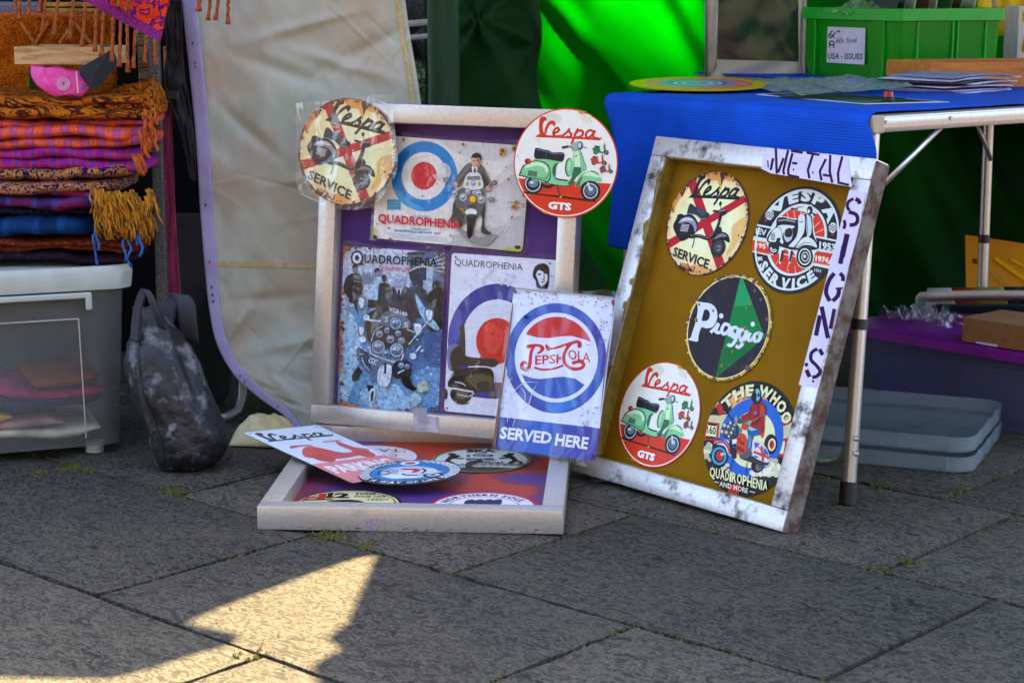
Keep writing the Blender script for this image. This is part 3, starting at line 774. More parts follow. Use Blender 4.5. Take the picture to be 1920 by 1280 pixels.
def art_green_scooter(A):
    """drawn on a 1254-wide sheet, centre 627,648"""
    W, RED, G1, G2, G3, DK = (234, 235, 222), (214, 62, 38), (134, 206, 146), (204, 238, 188), (52, 112, 82), (40, 43, 50)
    A.ell((206, 58, 40), 627, 648, 545, 570, 64); A.ell(W, 627, 648, 532, 556, 64)
    a0, pts = math.asin((870 - 648) / 545), []
    for i in range(33):
        t = lerp(R(20.5), R(160.5), i / 32); pts.append((627 + 520 * math.cos(t), 648 + 544 * math.sin(t)))
    A.fill(pts, RED)
    A.ell((222, 218, 196), 480, 190, 90, 60); A.ell((226, 224, 206), 820, 170, 60, 40)
    vespa_script(A, (206, 58, 46))
    A.poly((84, 24, 22), (190, 965), (420, 985), (560, 990), (960, 1018), (975, 1036), (830, 1030), (520, 1006), (210, 984))
    A.ell(DK, 302, 885, 100, 102); A.ring((196, 202, 208), 298, 880, 84, 84, .86); A.ell((110, 128, 140), 300, 878, 52, 40); A.ell((205, 218, 226), 285, 866, 24, 14)
    A.ell(DK, 903, 925, 103, 108); A.ring((205, 212, 216), 903, 925, 76, 80, .86); A.ell((92, 112, 128), 903, 920, 52, 56); A.ell((196, 210, 220), 905, 905, 22, 22)
    A.line(DK, 30, (380, 880), (450, 905), (520, 880)); A.line((70, 72, 78), 18, (550, 880), (572, 950), (592, 1008), smooth=False)
    A.poly(G1, (300, 618), (340, 606), (585, 620), (602, 640), (558, 652), (530, 696), (522, 770), (536, 828), (660, 832), (706, 790), (735, 842), (648, 888), (480, 874), (300, 840), (190, 780))
    A.blob(G3, [(536, 690), (560, 652), (520, 660), (496, 710), (500, 770), (530, 800)])
    A.blob(DK, [(146, 788), (178, 712), (240, 656), (332, 634), (424, 654), (472, 716), (482, 806), (452, 858), (378, 842), (160, 806)])
    A.blob(G1, [(158, 784), (186, 716), (244, 664), (332, 644), (418, 664), (462, 722), (470, 800), (446, 846), (380, 832), (168, 796)])
    A.blob(G2, [(200, 712), (262, 664), (345, 650), (420, 678), (452, 730), (430, 752), (400, 700), (320, 690), (250, 712)])
    A.blob((98, 172, 116), [(180, 790), (380, 826), (440, 838), (462, 790), (460, 740), (430, 800), (360, 806), (240, 790)])
    A.poly((36, 60, 50), (245, 742), (340, 750), (335, 806), (240, 796))
    for i in range(5): A.line((150, 200, 160), 3, (247, 750 + i * 11), (338, 757 + i * 11), smooth=False)
    A.blob(G1, [(705, 600), (706, 552), (728, 506), (772, 508), (800, 590), (832, 690), (800, 745), (742, 800), (704, 868), (660, 860), (700, 790), (724, 720), (716, 650)])
    A.blob(G2, [(716, 560), (736, 520), (764, 530), (776, 610), (782, 680), (735, 690), (722, 640)])
    A.blob(G3, [(702, 700), (780, 684), (796, 730), (748, 790), (706, 866), (664, 856), (702, 798)])
    A.ell((44, 84, 64), 670, 690, 44, 98); A.ell(G1, 678, 690, 38, 90); A.ell((178, 224, 176), 668, 680, 12, 60)
    A.line((44, 70, 58), 7, (782, 520), (812, 600), (846, 690), (820, 720))
    A.blob(G1, [(738, 882), (770, 800), (815, 745), (880, 720), (952, 734), (1002, 784), (1014, 822), (950, 826), (880, 820), (826, 846), (790, 882)])
    A.blob(G2, [(812, 770), (880, 730), (955, 742), (992, 782), (940, 778), (870, 768)])
    A.blob((70, 128, 92), [(742, 880), (776, 812), (816, 770), (800, 830), (788, 880)])
    A.line((40, 50, 48), 10, (898, 716), (944, 730), (978, 752)); A.line((205, 214, 220), 22, (872, 838), (896, 912), smooth=False)
    A.line((34, 40, 44), 15, (528, 808), (570, 822), (662, 828))
    A.line((60, 84, 72), 8, (420, 858), (480, 872), (650, 886), (730, 842))
    A.blob(DK, [(302, 524), (322, 502), (400, 518), (440, 522), (492, 544), (582, 538), (614, 556), (609, 610), (575, 634), (430, 616), (308, 612)])
    A.line((104, 112, 124), 9, (322, 520), (420, 536), (500, 558), (598, 554)); A.line((84, 92, 104), 6, (422, 538), (424, 606), smooth=False)
    A.blob((150, 178, 160), [(656, 478), (716, 428), (776, 416), (804, 446), (796, 488), (760, 508), (714, 514), (700, 482)])
    A.ell((54, 56, 92), 772, 462, 27, 44); A.ell((198, 208, 228), 768, 458, 16, 30)
    A.line((48, 52, 56), 24, (584, 490), (652, 474), smooth=False); A.line((60, 64, 68), 7, (800, 474), (846, 482), smooth=False); A.line((44, 60, 56), 8, (640, 470), (690, 488), (708, 520))
    A.ell((150, 30, 36), 235, 648, 34, 30); A.ell((214, 74, 74), 244, 644, 18, 16); A.line((44, 50, 50), 11, (196, 688), (172, 730), (158, 786)); A.poly((40, 66, 52), (728, 566), (748, 560), (746, 574), (726, 580))
    mini_scooter(A, (44, 124, 70), 990, 492); mini_scooter(A, (198, 66, 52), 975, 602); mini_scooter(A, (150, 70, 64), 1056, 690, .82)
    A.text((244, 242, 232), 'GTS', (470, 1134), (712, 1142), 78, .055)
    A.blob((226, 142, 44), [(724, 92), (765, 90), (806, 112), (780, 132), (750, 124)]); A.blob((226, 142, 44), [(402, 1160), (440, 1162), (470, 1180), (440, 1196), (412, 1184)])
    A.ell((216, 148, 40), 598, 1004, 13); A.ell((120, 120, 110), 122, 595, 7); A.specks([(200, 180, 140), (180, 150, 110)], 16, None, 6, 5, edge=(627, 648, 530, 555, .9))

def art_service_scooter(A):
    """drawn on a 1100-wide sheet, centre 548,610"""
    CR, RED, BK = (238, 214, 158), (186, 24, 38), (30, 28, 32)
    A.ell((74, 44, 34), 548, 610, 540, 585, 64); q = random.Random(4)
    A.fill([(548 + 524 * (1 - abs(q.gauss(0, .012))) * math.cos(t), 610 + 568 * (1 - abs(q.gauss(0, .012))) * math.sin(t)) for t in (2 * math.pi * i / 110 for i in range(110))], CR)
    A.ell((240, 226, 168), 548, 600, 470, 500, 48); A.ell((240, 238, 176), 560, 600, 400, 430, 40); A.ell((238, 243, 192), 570, 590, 320, 350, 40)
    A.blob((226, 160, 82), [(500, 50), (620, 40), (760, 70), (870, 130), (820, 180), (740, 150), (700, 260), (660, 150), (560, 130)])
    A.blob((232, 190, 112), [(880, 700), (1000, 620), (1060, 640), (1020, 800), (900, 960), (820, 1000), (880, 850)]); A.blob((228, 168, 96), [(300, 1090), (420, 1060), (520, 1100), (640, 1160), (500, 1180), (360, 1150)])
    A.blob((220, 150, 80), [(60, 300), (200, 140), (240, 200), (150, 300), (90, 420)])
    A.poly(RED, (272, 120), (366, 78), (812, 1094), (712, 1142)); A.poly(RED, (26, 738), (1000, 366), (1062, 436), (56, 836))
    A.blob((84, 40, 22), [(690, 58), (760, 66), (812, 86), (770, 112), (735, 150), (712, 210), (704, 150), (690, 96)]); A.blob((120, 62, 26), [(168, 196), (240, 160), (230, 210), (200, 262), (188, 232)])
    A.blob((84, 40, 22), [(240, 1084), (300, 1056), (330, 1030), (372, 1092), (396, 1130), (330, 1120), (270, 1104)]); A.blob((206, 116, 40), [(290, 1060), (322, 1034), (352, 1082), (320, 1092)])
    vespa_script(A, BK, affine([(302, 392), (1002, 370), (345, 185)], [(286, 280), (985, 382), (440, 52)]), 30)
    A.blob(BK, [(108, 566), (150, 486), (158, 456), (205, 450), (250, 472), (330, 474), (400, 530), (438, 612), (420, 690), (340, 738), (240, 770), (180, 716), (126, 634)])
    A.blob((150, 146, 156), [(176, 556), (228, 504), (320, 506), (392, 560), (424, 640), (400, 690), (370, 610), (290, 560)]); A.blob((206, 203, 210), [(200, 536), (250, 506), (330, 516), (372, 556), (290, 540)])
    for i in range(6): A.line((205, 203, 206), 7, (222 - i * 4, 574 + i * 14), (326 - i * 4, 598 + i * 14), smooth=False)
    A.blob((48, 52, 60), [(282, 452), (318, 352), (400, 408), (462, 424), (520, 470), (582, 512), (548, 560), (490, 566), (440, 530), (392, 492), (300, 470)]); A.line((140, 148, 156), 8, (300, 466), (400, 494), (470, 548), (540, 556))
    A.blob((70, 76, 88), [(410, 430), (460, 432), (520, 478), (500, 520), (440, 480)])
    A.line(BK, 40, (330, 722), (470, 746), (580, 788), (640, 762), (690, 680), (716, 600), (732, 520)); A.line((150, 140, 136), 5, (340, 716), (470, 740), (580, 780), (630, 752), (680, 674), (706, 600))
    A.blob(BK, [(690, 690), (735, 680), (755, 740), (700, 760), (650, 800), (640, 770)])
    A.line(BK, 24, (622, 482), (700, 502), (792, 498), smooth=False); A.blob(BK, [(736, 500), (790, 498), (796, 540), (760, 556), (734, 530)]); A.line((190, 190, 194), 6, (700, 500), (790, 496), smooth=False)
    A.ell(BK, 714, 414, 17, 25); A.line(BK, 7, (720, 436), (728, 492), smooth=False)
    A.ell((38, 36, 40), 718, 912, 96, 104); A.ell((66, 64, 68), 718, 900, 62, 72); A.line((206, 206, 210), 6, (700, 890), (740, 898), smooth=False); A.line((206, 206, 210), 6, (704, 936), (738, 940), smooth=False); A.line((170, 170, 174), 5, (742, 880), (744, 940), smooth=False)
    A.blob(BK, [(622, 846), (660, 786), (712, 744), (786, 746), (842, 794), (860, 872), (780, 834), (690, 830)]); A.blob((128, 126, 134), [(660, 808), (716, 760), (782, 762), (820, 800), (740, 794)])
    A.line(BK, 11, (404, 756), (392, 820), (378, 862)); A.line(BK, 16, (310, 724), (340, 742), (400, 752))
    A.text((34, 32, 36), 'SERVICE', (122, 920), (598, 1134), 104, .03, up=(.22, -.975))
    A.text((60, 36, 26), 'NY', (226, 1062), (292, 1082), 54, .0, up=(.2, -.98)); A.text((60, 36, 26), '57', (376, 1128), (424, 1142), 52, .0, up=(.2, -.98)); A.line((60, 36, 26), 5, (430, 1086), (414, 1144), (392, 1140), smooth=False)
    for x, y in ((968, 808), (106, 414), (985, 960)): A.ell((50, 40, 36), x, y, 9)
    A.specks([(84, 44, 26), (130, 70, 34), (190, 110, 60), (60, 38, 32)], 120, None, 15, 9, edge=(548, 610, 535, 580, .94))

def art_badge(A):
    """drawn on the survey picture of the black badge sign"""
    BK, W, RED = (34, 28, 30), (214, 224, 218), (214, 54, 26)
    ca = -.30
    A.disc(BK, 1.0)
    # centre disc and its rays
    A.disc(W, .66, .02, 0); A.disc(RED, .625, .02, 0)
    for i in range(24):
        a = R(i * 15 + 6); A.line((240, 190, 160), 9, (600, 690), (600 + 290 * math.cos(a), 690 + 330 * math.sin(a)), smooth=False, taper=(.4, 1))
    A.dring(W, .63, .67)
    # bands
    A.poly(W, (100, 490), (1100, 690), (1100, 830), (100, 640)); A.poly(BK, (100, 510), (1100, 708), (1100, 815), (100, 622))
    A.poly(W, (90, 640), (1100, 815), (1100, 1010), (90, 790)); A.poly(RED, (90, 664), (1100, 836), (1100, 975), (90, 770)); A.poly((236, 120, 80), (90, 772), (1100, 962), (1100, 975), (90, 782))
    A.blob(RED, [(330, 700), (600, 760), (760, 800), (760, 900), (600, 990), (440, 960), (320, 850)]); A.line(W, 9, (330, 790), (600, 850), smooth=False)
    A.line((240, 150, 110), 8, (480, 1000), (510, 890), smooth=False); A.line((240, 150, 110), 8, (360, 930), (400, 880), smooth=False); A.line((240, 150, 110), 8, (570, 990), (568, 940), smooth=False)
    # rim ring
    A.dring(W, .905, .945, -22, 152); A.dring(W, .905, .945, 172, 318)
    # lettering
    A.larc(W, 'VESPA', .715, 151, 28, .215, .06); A.larc(W, 'SERVICE', .925, 217, 318, .205, .055, True)
    A.text(W, 'IEV', (158, 606), (268, 628), 62, .03, (.06, -1)); A.text((244, 214, 190), '195', (160, 748), (262, 766), 54, .04, (.06, -1))
    A.text(W, '1953', (820, 760), (990, 792), 76, .04, (.05, -1)); A.text((244, 224, 200), '1974', (780, 890), (916, 914), 60, .05, (.05, -1)); A.text(W, '1954', (768, 1000), (838, 1012), 34, .01, (.1, -1))
    for cx, cy in ((302, 408), (964, 544)):
        A.ell(W, cx, cy, 46, 54, 20)
        for i in range(-3, 4):
            for j in range(-3, 4):
                if (i + j) % 2 == 0 and (i * 13) ** 2 + (j * 15) ** 2 < 42 ** 2: A.poly(BK, (cx + i * 13 - 6, cy + j * 15 - 7 + i * 3), (cx + i * 13 + 7, cy + j * 15 - 5 + i * 3), (cx + i * 13 + 6, cy + j * 15 + 8 + i * 3), (cx + i * 13 - 7, cy + j * 15 + 6 + i * 3))
    A.ell((190, 40, 40), 264, 470, 14, 12); A.ell((190, 40, 40), 962, 616, 12, 12)
    for i in range(3):
        A.line(W, 9, (176 + i * 18, 850), (200 + i * 16, 886), smooth=False); A.line(W, 9, (228 - i * 22, 846), (186, 888 - i * 8), smooth=False)
    # scooter: white keyline, dark, white panels
    A.blob(W, [(268, 690), (290, 600), (350, 520), (386, 440), (470, 430), (590, 450), (640, 400), (690, 390), (640, 370), (520, 350), (520, 325), (600, 340), (680, 320), (740, 305), (765, 350), (800, 400), (760, 410), (770, 560), (790, 660), (815, 770), (780, 810), (760, 900), (690, 968), (610, 940), (580, 860), (550, 790), (530, 900), (505, 910), (500, 790), (450, 780), (430, 900), (405, 915), (400, 790), (330, 830), (296, 760)])
    A.blob(BK, [(282, 690), (302, 606), (370, 530), (386, 446), (470, 438), (584, 462), (600, 430), (660, 402), (720, 400), (752, 450), (756, 560), (772, 640), (800, 700), (800, 770), (570, 778), (420, 740)])
    A.ell(BK, 350, 740, 58, 80); A.ring(W, 350, 740, 44, 62, .8, 20, 40, 170); A.ring(W, 350, 740, 30, 40, .75, 20, 40, 170); A.ell(BK, 672, 848, 88, 112); A.ring(W, 672, 846, 66, 88, .84); A.ell(W, 676, 846, 38, 52); A.ell(BK, 676, 846, 30, 42); A.ell(W, 672, 842, 14, 20)
    A.blob(W, [(298, 684), (316, 612), (366, 548), (420, 556), (432, 620), (426, 690), (380, 690)]); A.blob(W, [(385, 535), (440, 515), (560, 525), (545, 552), (460, 580), (438, 640), (450, 700), (424, 705), (436, 620), (426, 552)])
    A.blob((180, 192, 190), [(452, 620), (470, 560), (530, 545), (548, 600), (530, 670), (480, 690)]); A.blob(BK, [(462, 610), (480, 560), (530, 550), (546, 600), (524, 640), (480, 640)])
    for i in range(6): A.line((70, 70, 74), 7, (318, 606 + i * 13), (364, 602 + i * 13), smooth=False)
    A.poly(BK, (384, 650), (424, 650), (410, 698), (372, 690))
    A.blob(W, [(604, 470), (612, 420), (650, 410), (674, 430), (670, 560), (640, 640), (560, 745), (505, 738), (580, 650), (604, 560)]); A.blob((198, 208, 206), [(690, 420), (730, 430), (745, 500), (742, 600), (714, 640), (694, 630)]); A.line(BK, 7, (690, 420), (700, 560), (690, 640))
    A.blob(W, [(575, 770), (610, 700), (660, 650), (720, 645), (780, 690), (800, 750), (740, 730), (660, 725)]); A.line(BK, 6, (600, 744), (660, 706), (730, 700))
    A.blob(BK, [(382, 500), (392, 446), (470, 444), (582, 466), (574, 520), (470, 512)]); A.line(W, 6, (398, 470), (480, 466), (576, 486)); A.line((150, 156, 156), 8, (480, 448), (560, 462), smooth=False)
    A.blob(W, [(530, 350), (600, 358), (680, 330), (720, 326), (700, 380), (650, 376)]); A.ell(BK, 726, 362, 30, 44); A.ell(W, 716, 372, 13, 20); A.line(BK, 16, (528, 344), (604, 354), smooth=False); A.line(BK, 14, (740, 390), (790, 408), smooth=False)
    A.line(BK, 20, (446, 780), (420, 900), smooth=False); A.line(BK, 20, (540, 784), (516, 900), smooth=False); A.line(BK, 7, (612, 478), (640, 486), (660, 476)); A.poly(BK, (490, 740), (600, 752), (588, 772), (480, 758))

def art_diamond(A):
    """black and green maker's sign, drawn on its survey picture"""
    BK, W, GR = (38, 28, 38), (214, 222, 240), (6, 122, 52)
    A.disc((96, 74, 20), 1.0); q = random.Random(8)
    m0 = A.mp; A.mp = lambda x, y: (x * A.rad, y * A.rad)
    A.fill([(q.uniform(.95, .995) * math.cos(t), q.uniform(.95, .995) * math.sin(t)) for t in (2 * math.pi * i / 120 for i in range(120))], (222, 178, 30))
    A.specks([(110, 84, 30), (236, 216, 120), (90, 60, 40)], 70, None, .028, 3, edge=(0, 0, .99, .99, .95)); A.mp = m0
    A.disc((238, 226, 160), .945); A.disc(BK, .925)
    A.poly(GR, (612, 122), (640, 130), (868, 742), (352, 1165)); A.poly((24, 150, 84), (612, 126), (638, 132), (740, 400), (545, 420)); A.poly((4, 104, 40), (420, 860), (868, 742), (352, 1165))
    A.blob(W, [(162, 372), (230, 376), (310, 392), (362, 450), (370, 540), (330, 625), (260, 646), (206, 636), (176, 720), (168, 780), (120, 778), (66, 760), (92, 742), (110, 690), (150, 560), (168, 440)])
    A.blob(BK, [(240, 450), (280, 460), (294, 510), (272, 560), (212, 566), (222, 500)])
    w = 34
    A.line(W, w, (300, 688), (352, 640), (384, 590)); A.line(W, w, (384, 600), (356, 672), (384, 690), (420, 670)); A.ell(W, 412, 516, 23, 27)
    A.line(W, w, (500, 620), (452, 600), (418, 660), (440, 706), (490, 668), (512, 620)); A.line(W, w, (506, 630), (488, 700), (520, 716), (548, 690))
    A.line(W, w, (580, 640), (540, 640), (516, 694), (540, 738), (584, 700), (598, 640)); A.line(W, w, (592, 660), (560, 770), (512, 826), (478, 806))
    A.line(W, w, (660, 662), (620, 664), (600, 716), (622, 758), (664, 720), (680, 664)); A.line(W, w, (672, 680), (644, 790), (598, 842), (566, 826)); A.line(W, w, (600, 780), (650, 748), (690, 720))
    A.line(W, w, (716, 690), (690, 752), (716, 772), (748, 740)); A.ell(W, 742, 602, 22, 26)
    A.line(W, w, (800, 690), (760, 720), (762, 776), (796, 776), (822, 730), (800, 694), (846, 716))
    for x, y, r in ((182, 396, 12), (330, 462, 13), (152, 560, 18), (660, 650, 16), (720, 384, 12), (680, 432, 11), (652, 790, 13), (532, 892, 10), (420, 1034, 12)): A.ell((168, 124, 30), x, y, r, r * 1.4, 9); A.ell((70, 50, 26), x + 3, y + 3, r * .5, r * .6, 7)
    for x, y, r in ((690, 1060, 30), (762, 256, 15), (826, 346, 16), (890, 552, 18), (886, 716, 16), (612, 82, 24), (390, 128, 20), (160, 335, 22), (66, 550, 20), (338, 1176, 22), (494, 1188, 20), (756, 160, 20)): A.ell((106, 78, 70), x, y, r, r * 1.15, 10)
    A.blob((176, 140, 100), [(460, 108), (510, 92), (564, 98), (540, 120), (490, 124)]); A.blob((176, 140, 100), [(660, 112), (690, 124), (684, 140)])
    A.specks([(84, 72, 78), (60, 50, 58)], 30, (120, 700, 800, 1100), 7, 6)

def art_band(A):
    """bright scooter-rally sign, drawn on its survey picture"""
    BL, CRM, RED, BK = (34, 98, 190), (228, 226, 172), (184, 38, 28), (28, 24, 24)
    A.disc(BK, 1.0)
    A.poly((206, 196, 150), (60, 440), (420, 420), (420, 640), (40, 700)); A.poly((206, 196, 150), (640, 400), (1000, 460), (960, 760), (700, 700)); A.blob((226, 168, 110), [(300, 240), (560, 160), (720, 260), (680, 420), (420, 420)])
    A.poly((214, 208, 170), (210, 300), (300, 420), (150, 330)); A.poly(RED, (180, 330), (225, 320), (275, 430), (225, 440)); A.poly(RED, (200, 310), (240, 320), (280, 390), (262, 420)); A.poly(BK, (130, 430), (190, 360), (225, 440))
    A.poly(RED, (840, 540), (990, 460), (1000, 500), (850, 570)); A.poly(RED, (830, 700), (960, 660), (900, 880), (820, 860)); A.poly(CRM, (870, 710), (910, 706), (890, 840), (846, 836))
    A.disc(BL, .69, .03, .02); A.disc(CRM, .49, .06, .0)
    A.blob((222, 70, 30), [(640, 560), (690, 520), (690, 650), (660, 670)])
    q = random.Random(5)
    for i in range(26): A.ell(q.choice([(216, 212, 176), (232, 228, 198), (190, 186, 150)]), q.uniform(690, 860), q.uniform(900, 1060), q.uniform(22, 38), n=12)
    for i in range(16): A.ell(q.choice([(216, 212, 176), (228, 224, 196), (180, 178, 146)]), q.uniform(60, 150), q.uniform(730, 900), q.uniform(18, 34), n=12)
    for i in range(10): A.ell(q.choice([(216, 212, 176), (228, 224, 196)]), q.uniform(540, 660), q.uniform(1020, 1060), q.uniform(16, 28), n=10)
    for i in range(8): A.ell((206, 200, 168), q.uniform(240, 320), q.uniform(950, 1010), q.uniform(14, 22), n=10)
    A.line((44, 44, 44), 6, (372, 900), (336, 1010), smooth=False); A.line((44, 44, 44), 6, (516, 930), (500, 1060), smooth=False)
    A.poly(RED, (70, 500), (225, 520), (205, 710), (60, 690)); A.poly(CRM, (104, 520), (202, 536), (190, 680), (80, 668)); A.poly(BK, (106, 516), (200, 530), (198, 552), (104, 540)); A.poly(BK, (84, 650), (190, 664), (188, 684), (82, 672)); A.text(BK, '160', (94, 626), (188, 640), 78, .02, (.05, -1))
    # scooter
    A.ell(BK, 222, 862, 90, 112); A.ell((60, 160, 206), 224, 862, 76, 94); A.ell(BK, 226, 862, 56, 72); A.ell((190, 50, 40), 232, 860, 40, 54); A.line((190, 190, 190), 26, (240, 850), (280, 836), smooth=False)
    A.ell(BK, 620, 966, 62, 70); A.ell((120, 100, 80), 636, 980, 34, 38); A.ell((70, 76, 84), 656, 946, 26, 44)
    A.ell(BK, 760, 738, 66, 104, 28, .1); A.ell(CRM, 774, 744, 40, 66, 24, .1); A.ell((196, 44, 40), 774, 744, 26, 46); A.ell((40, 40, 44), 768, 742, 10, 16)
    A.blob((46, 46, 50), [(440, 880), (480, 850), (640, 880), (740, 930), (700, 960), (560, 930)])
    A.blob((214, 216, 220), [(580, 700), (660, 720), (730, 800), (748, 900), (720, 930), (600, 880), (570, 800)]); A.poly((40, 90, 180), (590, 720), (650, 730), (600, 790)); A.poly((40, 90, 180), (690, 770), (730, 810), (742, 860), (690, 840)); A.poly((40, 90, 180), (590, 850), (650, 880), (600, 880)); A.line((206, 50, 36), 26, (585, 818), (745, 880), smooth=False); A.line((206, 50, 36), 26, (668, 760), (684, 915), smooth=False); A.line((206, 50, 36), 10, (600, 720), (740, 900), smooth=False)
    A.blob((214, 216, 220), [(170, 720), (260, 690), (340, 720), (360, 860), (318, 840), (280, 760), (200, 740)]); A.line((204, 50, 36), 22, (176, 730), (270, 720), (320, 780), (336, 846)); A.line((40, 80, 170), 16, (190, 700), (290, 704), (340, 770)); A.blob((38, 38, 42), [(330, 700), (400, 720), (400, 880), (350, 860)])
    A.blob((210, 66, 34), [(420, 640), (480, 630), (512, 680), (520, 800), (480, 860), (430, 850), (404, 780)]); A.poly((222, 226, 230), (362, 690), (410, 680), (405, 730), (362, 740)); A.line((40, 80, 170), 14, (366, 760), (404, 780), smooth=False)
    A.text(BK, 'The', (420, 732), (488, 752), 56, .02, (-.05, -1)); A.text(BK, 'Who', (404, 806), (486, 828), 54, .03, (0, -1))
    A.blob((200, 60, 34), [(456, 560), (476, 520), (520, 530), (540, 556), (490, 590)]); A.blob((70, 130, 170), [(440, 560), (460, 600), (420, 640), (400, 600)])
    A.blob((54, 54, 60), [(250, 580), (330, 510), (420, 540), (430, 640), (380, 690), (270, 660)])
    for x, y, r in ((284, 546, 22), (322, 556, 19), (258, 610, 22), (304, 618, 22), (356, 622, 18), (346, 520, 18), (372, 580, 16), (330, 660, 16), (390, 540, 14)): A.ell((90, 96, 104), x, y, r, r * 1.2, 14); A.ell((206, 216, 216), x - 3, y - 3, r * .62, r * .74, 12)
    for i in range(5): A.line((130, 136, 140), 4, (270 + i * 30, 650), (300 + i * 24, 520 + i * 6), smooth=False)
    A.blob((60, 64, 72), [(376, 470), (410, 440), (450, 480), (520, 500), (470, 520), (400, 515)]); A.ell((120, 150, 160), 404, 478, 20, 34); A.line((40, 40, 44), 12, (262, 366), (370, 486), smooth=False); A.line((90, 100, 110), 8, (450, 492), (560, 530), smooth=False)
    # rider in a plain helmet
    A.blob((40, 90, 150), [(524, 560), (600, 545), (660, 590), (650, 640), (590, 650), (572, 700), (556, 790), (512, 786), (530, 680), (520, 600)]); A.blob((150, 196, 190), [(530, 566), (600, 552), (630, 580), (560, 600)]); A.blob((90, 150, 190), [(548, 640), (562, 700), (548, 780), (530, 780), (540, 700)])
    A.blob((84, 88, 96), [(500, 820), (550, 800), (566, 840), (520, 890), (450, 880), (440, 860)])
    A.blob((158, 34, 22), [(580, 310), (640, 290), (700, 330), (712, 400), (700, 470), (690, 600), (640, 590), (560, 560), (530, 500), (450, 476), (470, 440), (540, 400), (556, 340)]); A.blob((112, 22, 18), [(600, 440), (650, 420), (640, 520), (570, 540), (560, 500)]); A.blob((190, 60, 36), [(660, 330), (704, 380), (690, 440), (620, 490), (560, 520), (560, 490), (640, 440)])
    A.blob((120, 160, 156), [(516, 510), (560, 490), (566, 524), (530, 532)])
    for x, y, k in ((606, 414, .9), (690, 440, .6)): A.ell((40, 70, 150), x, y, 20 * k, 25 * k, 16); A.ell((170, 168, 160), x, y, 12 * k, 15 * k, 16); A.ell((180, 40, 40), x, y, 7 * k, 9 * k, 12)
    A.line((96, 18, 16), 9, (690, 440), (640, 480), (560, 524)); A.line((96, 18, 16), 8, (560, 350), (548, 420), (560, 490)); A.line((96, 18, 16), 7, (636, 300), (644, 400), (640, 520))
    # lettering
    for col, d in ((BK, -.012), (CRM, 0)): A.larc(col, 'THE', .735 + d, 150, 99, .205, .05); A.larc(col, 'WHOO', .735 + d, 93, 28, .205, .05)
    A.blob((30, 32, 38), [(560, 250), (584, 190), (612, 150), (650, 160), (672, 210), (662, 280), (620, 316), (580, 296)]); A.blob((120, 176, 186), [(606, 176), (640, 166), (656, 214), (646, 276), (618, 294), (620, 230)]); A.ell((22, 24, 30), 604, 230, 16, 22, 12); A.ell((22, 24, 30), 640, 226, 13, 20, 12); A.blob((40, 36, 36), [(590, 290), (640, 292), (650, 320), (590, 326)])
    a = [('Q', 128), ('U', 190), ('A', 238), ('D', 290), ('I', 335), ('R', 362), ('O', 412), ('P', 470), ('H', 520), ('E', 575), ('N', 614), ('I', 664), ('A', 684)]
    for i, (c, x) in enumerate(a):
        x1 = a[i + 1][1] if i + 1 < len(a) else 738
        y0 = 1076 + (x - 128) * .255; y1 = 1076 + (x1 - 128) * .255
        A.text(BK, c, (x + 4, y0 + 5), (x1 - 2, y1 + 5), 104, .03, (.06, -1)); A.text(CRM, c, (x, y0), (x1 - 6, y1), 104, .03, (.06, -1))
    A.poly(RED, (330, 1160), (450, 1160), (430, 1280), (320, 1260)); A.text((226, 222, 200), 'AND MORE', (232, 1176), (528, 1252), 52, .015, (.08, -1)); A.line((214, 208, 180), 9, (184, 1130), (228, 1142), smooth=False); A.line((214, 208, 180), 9, (550, 1232), (606, 1244), smooth=False)

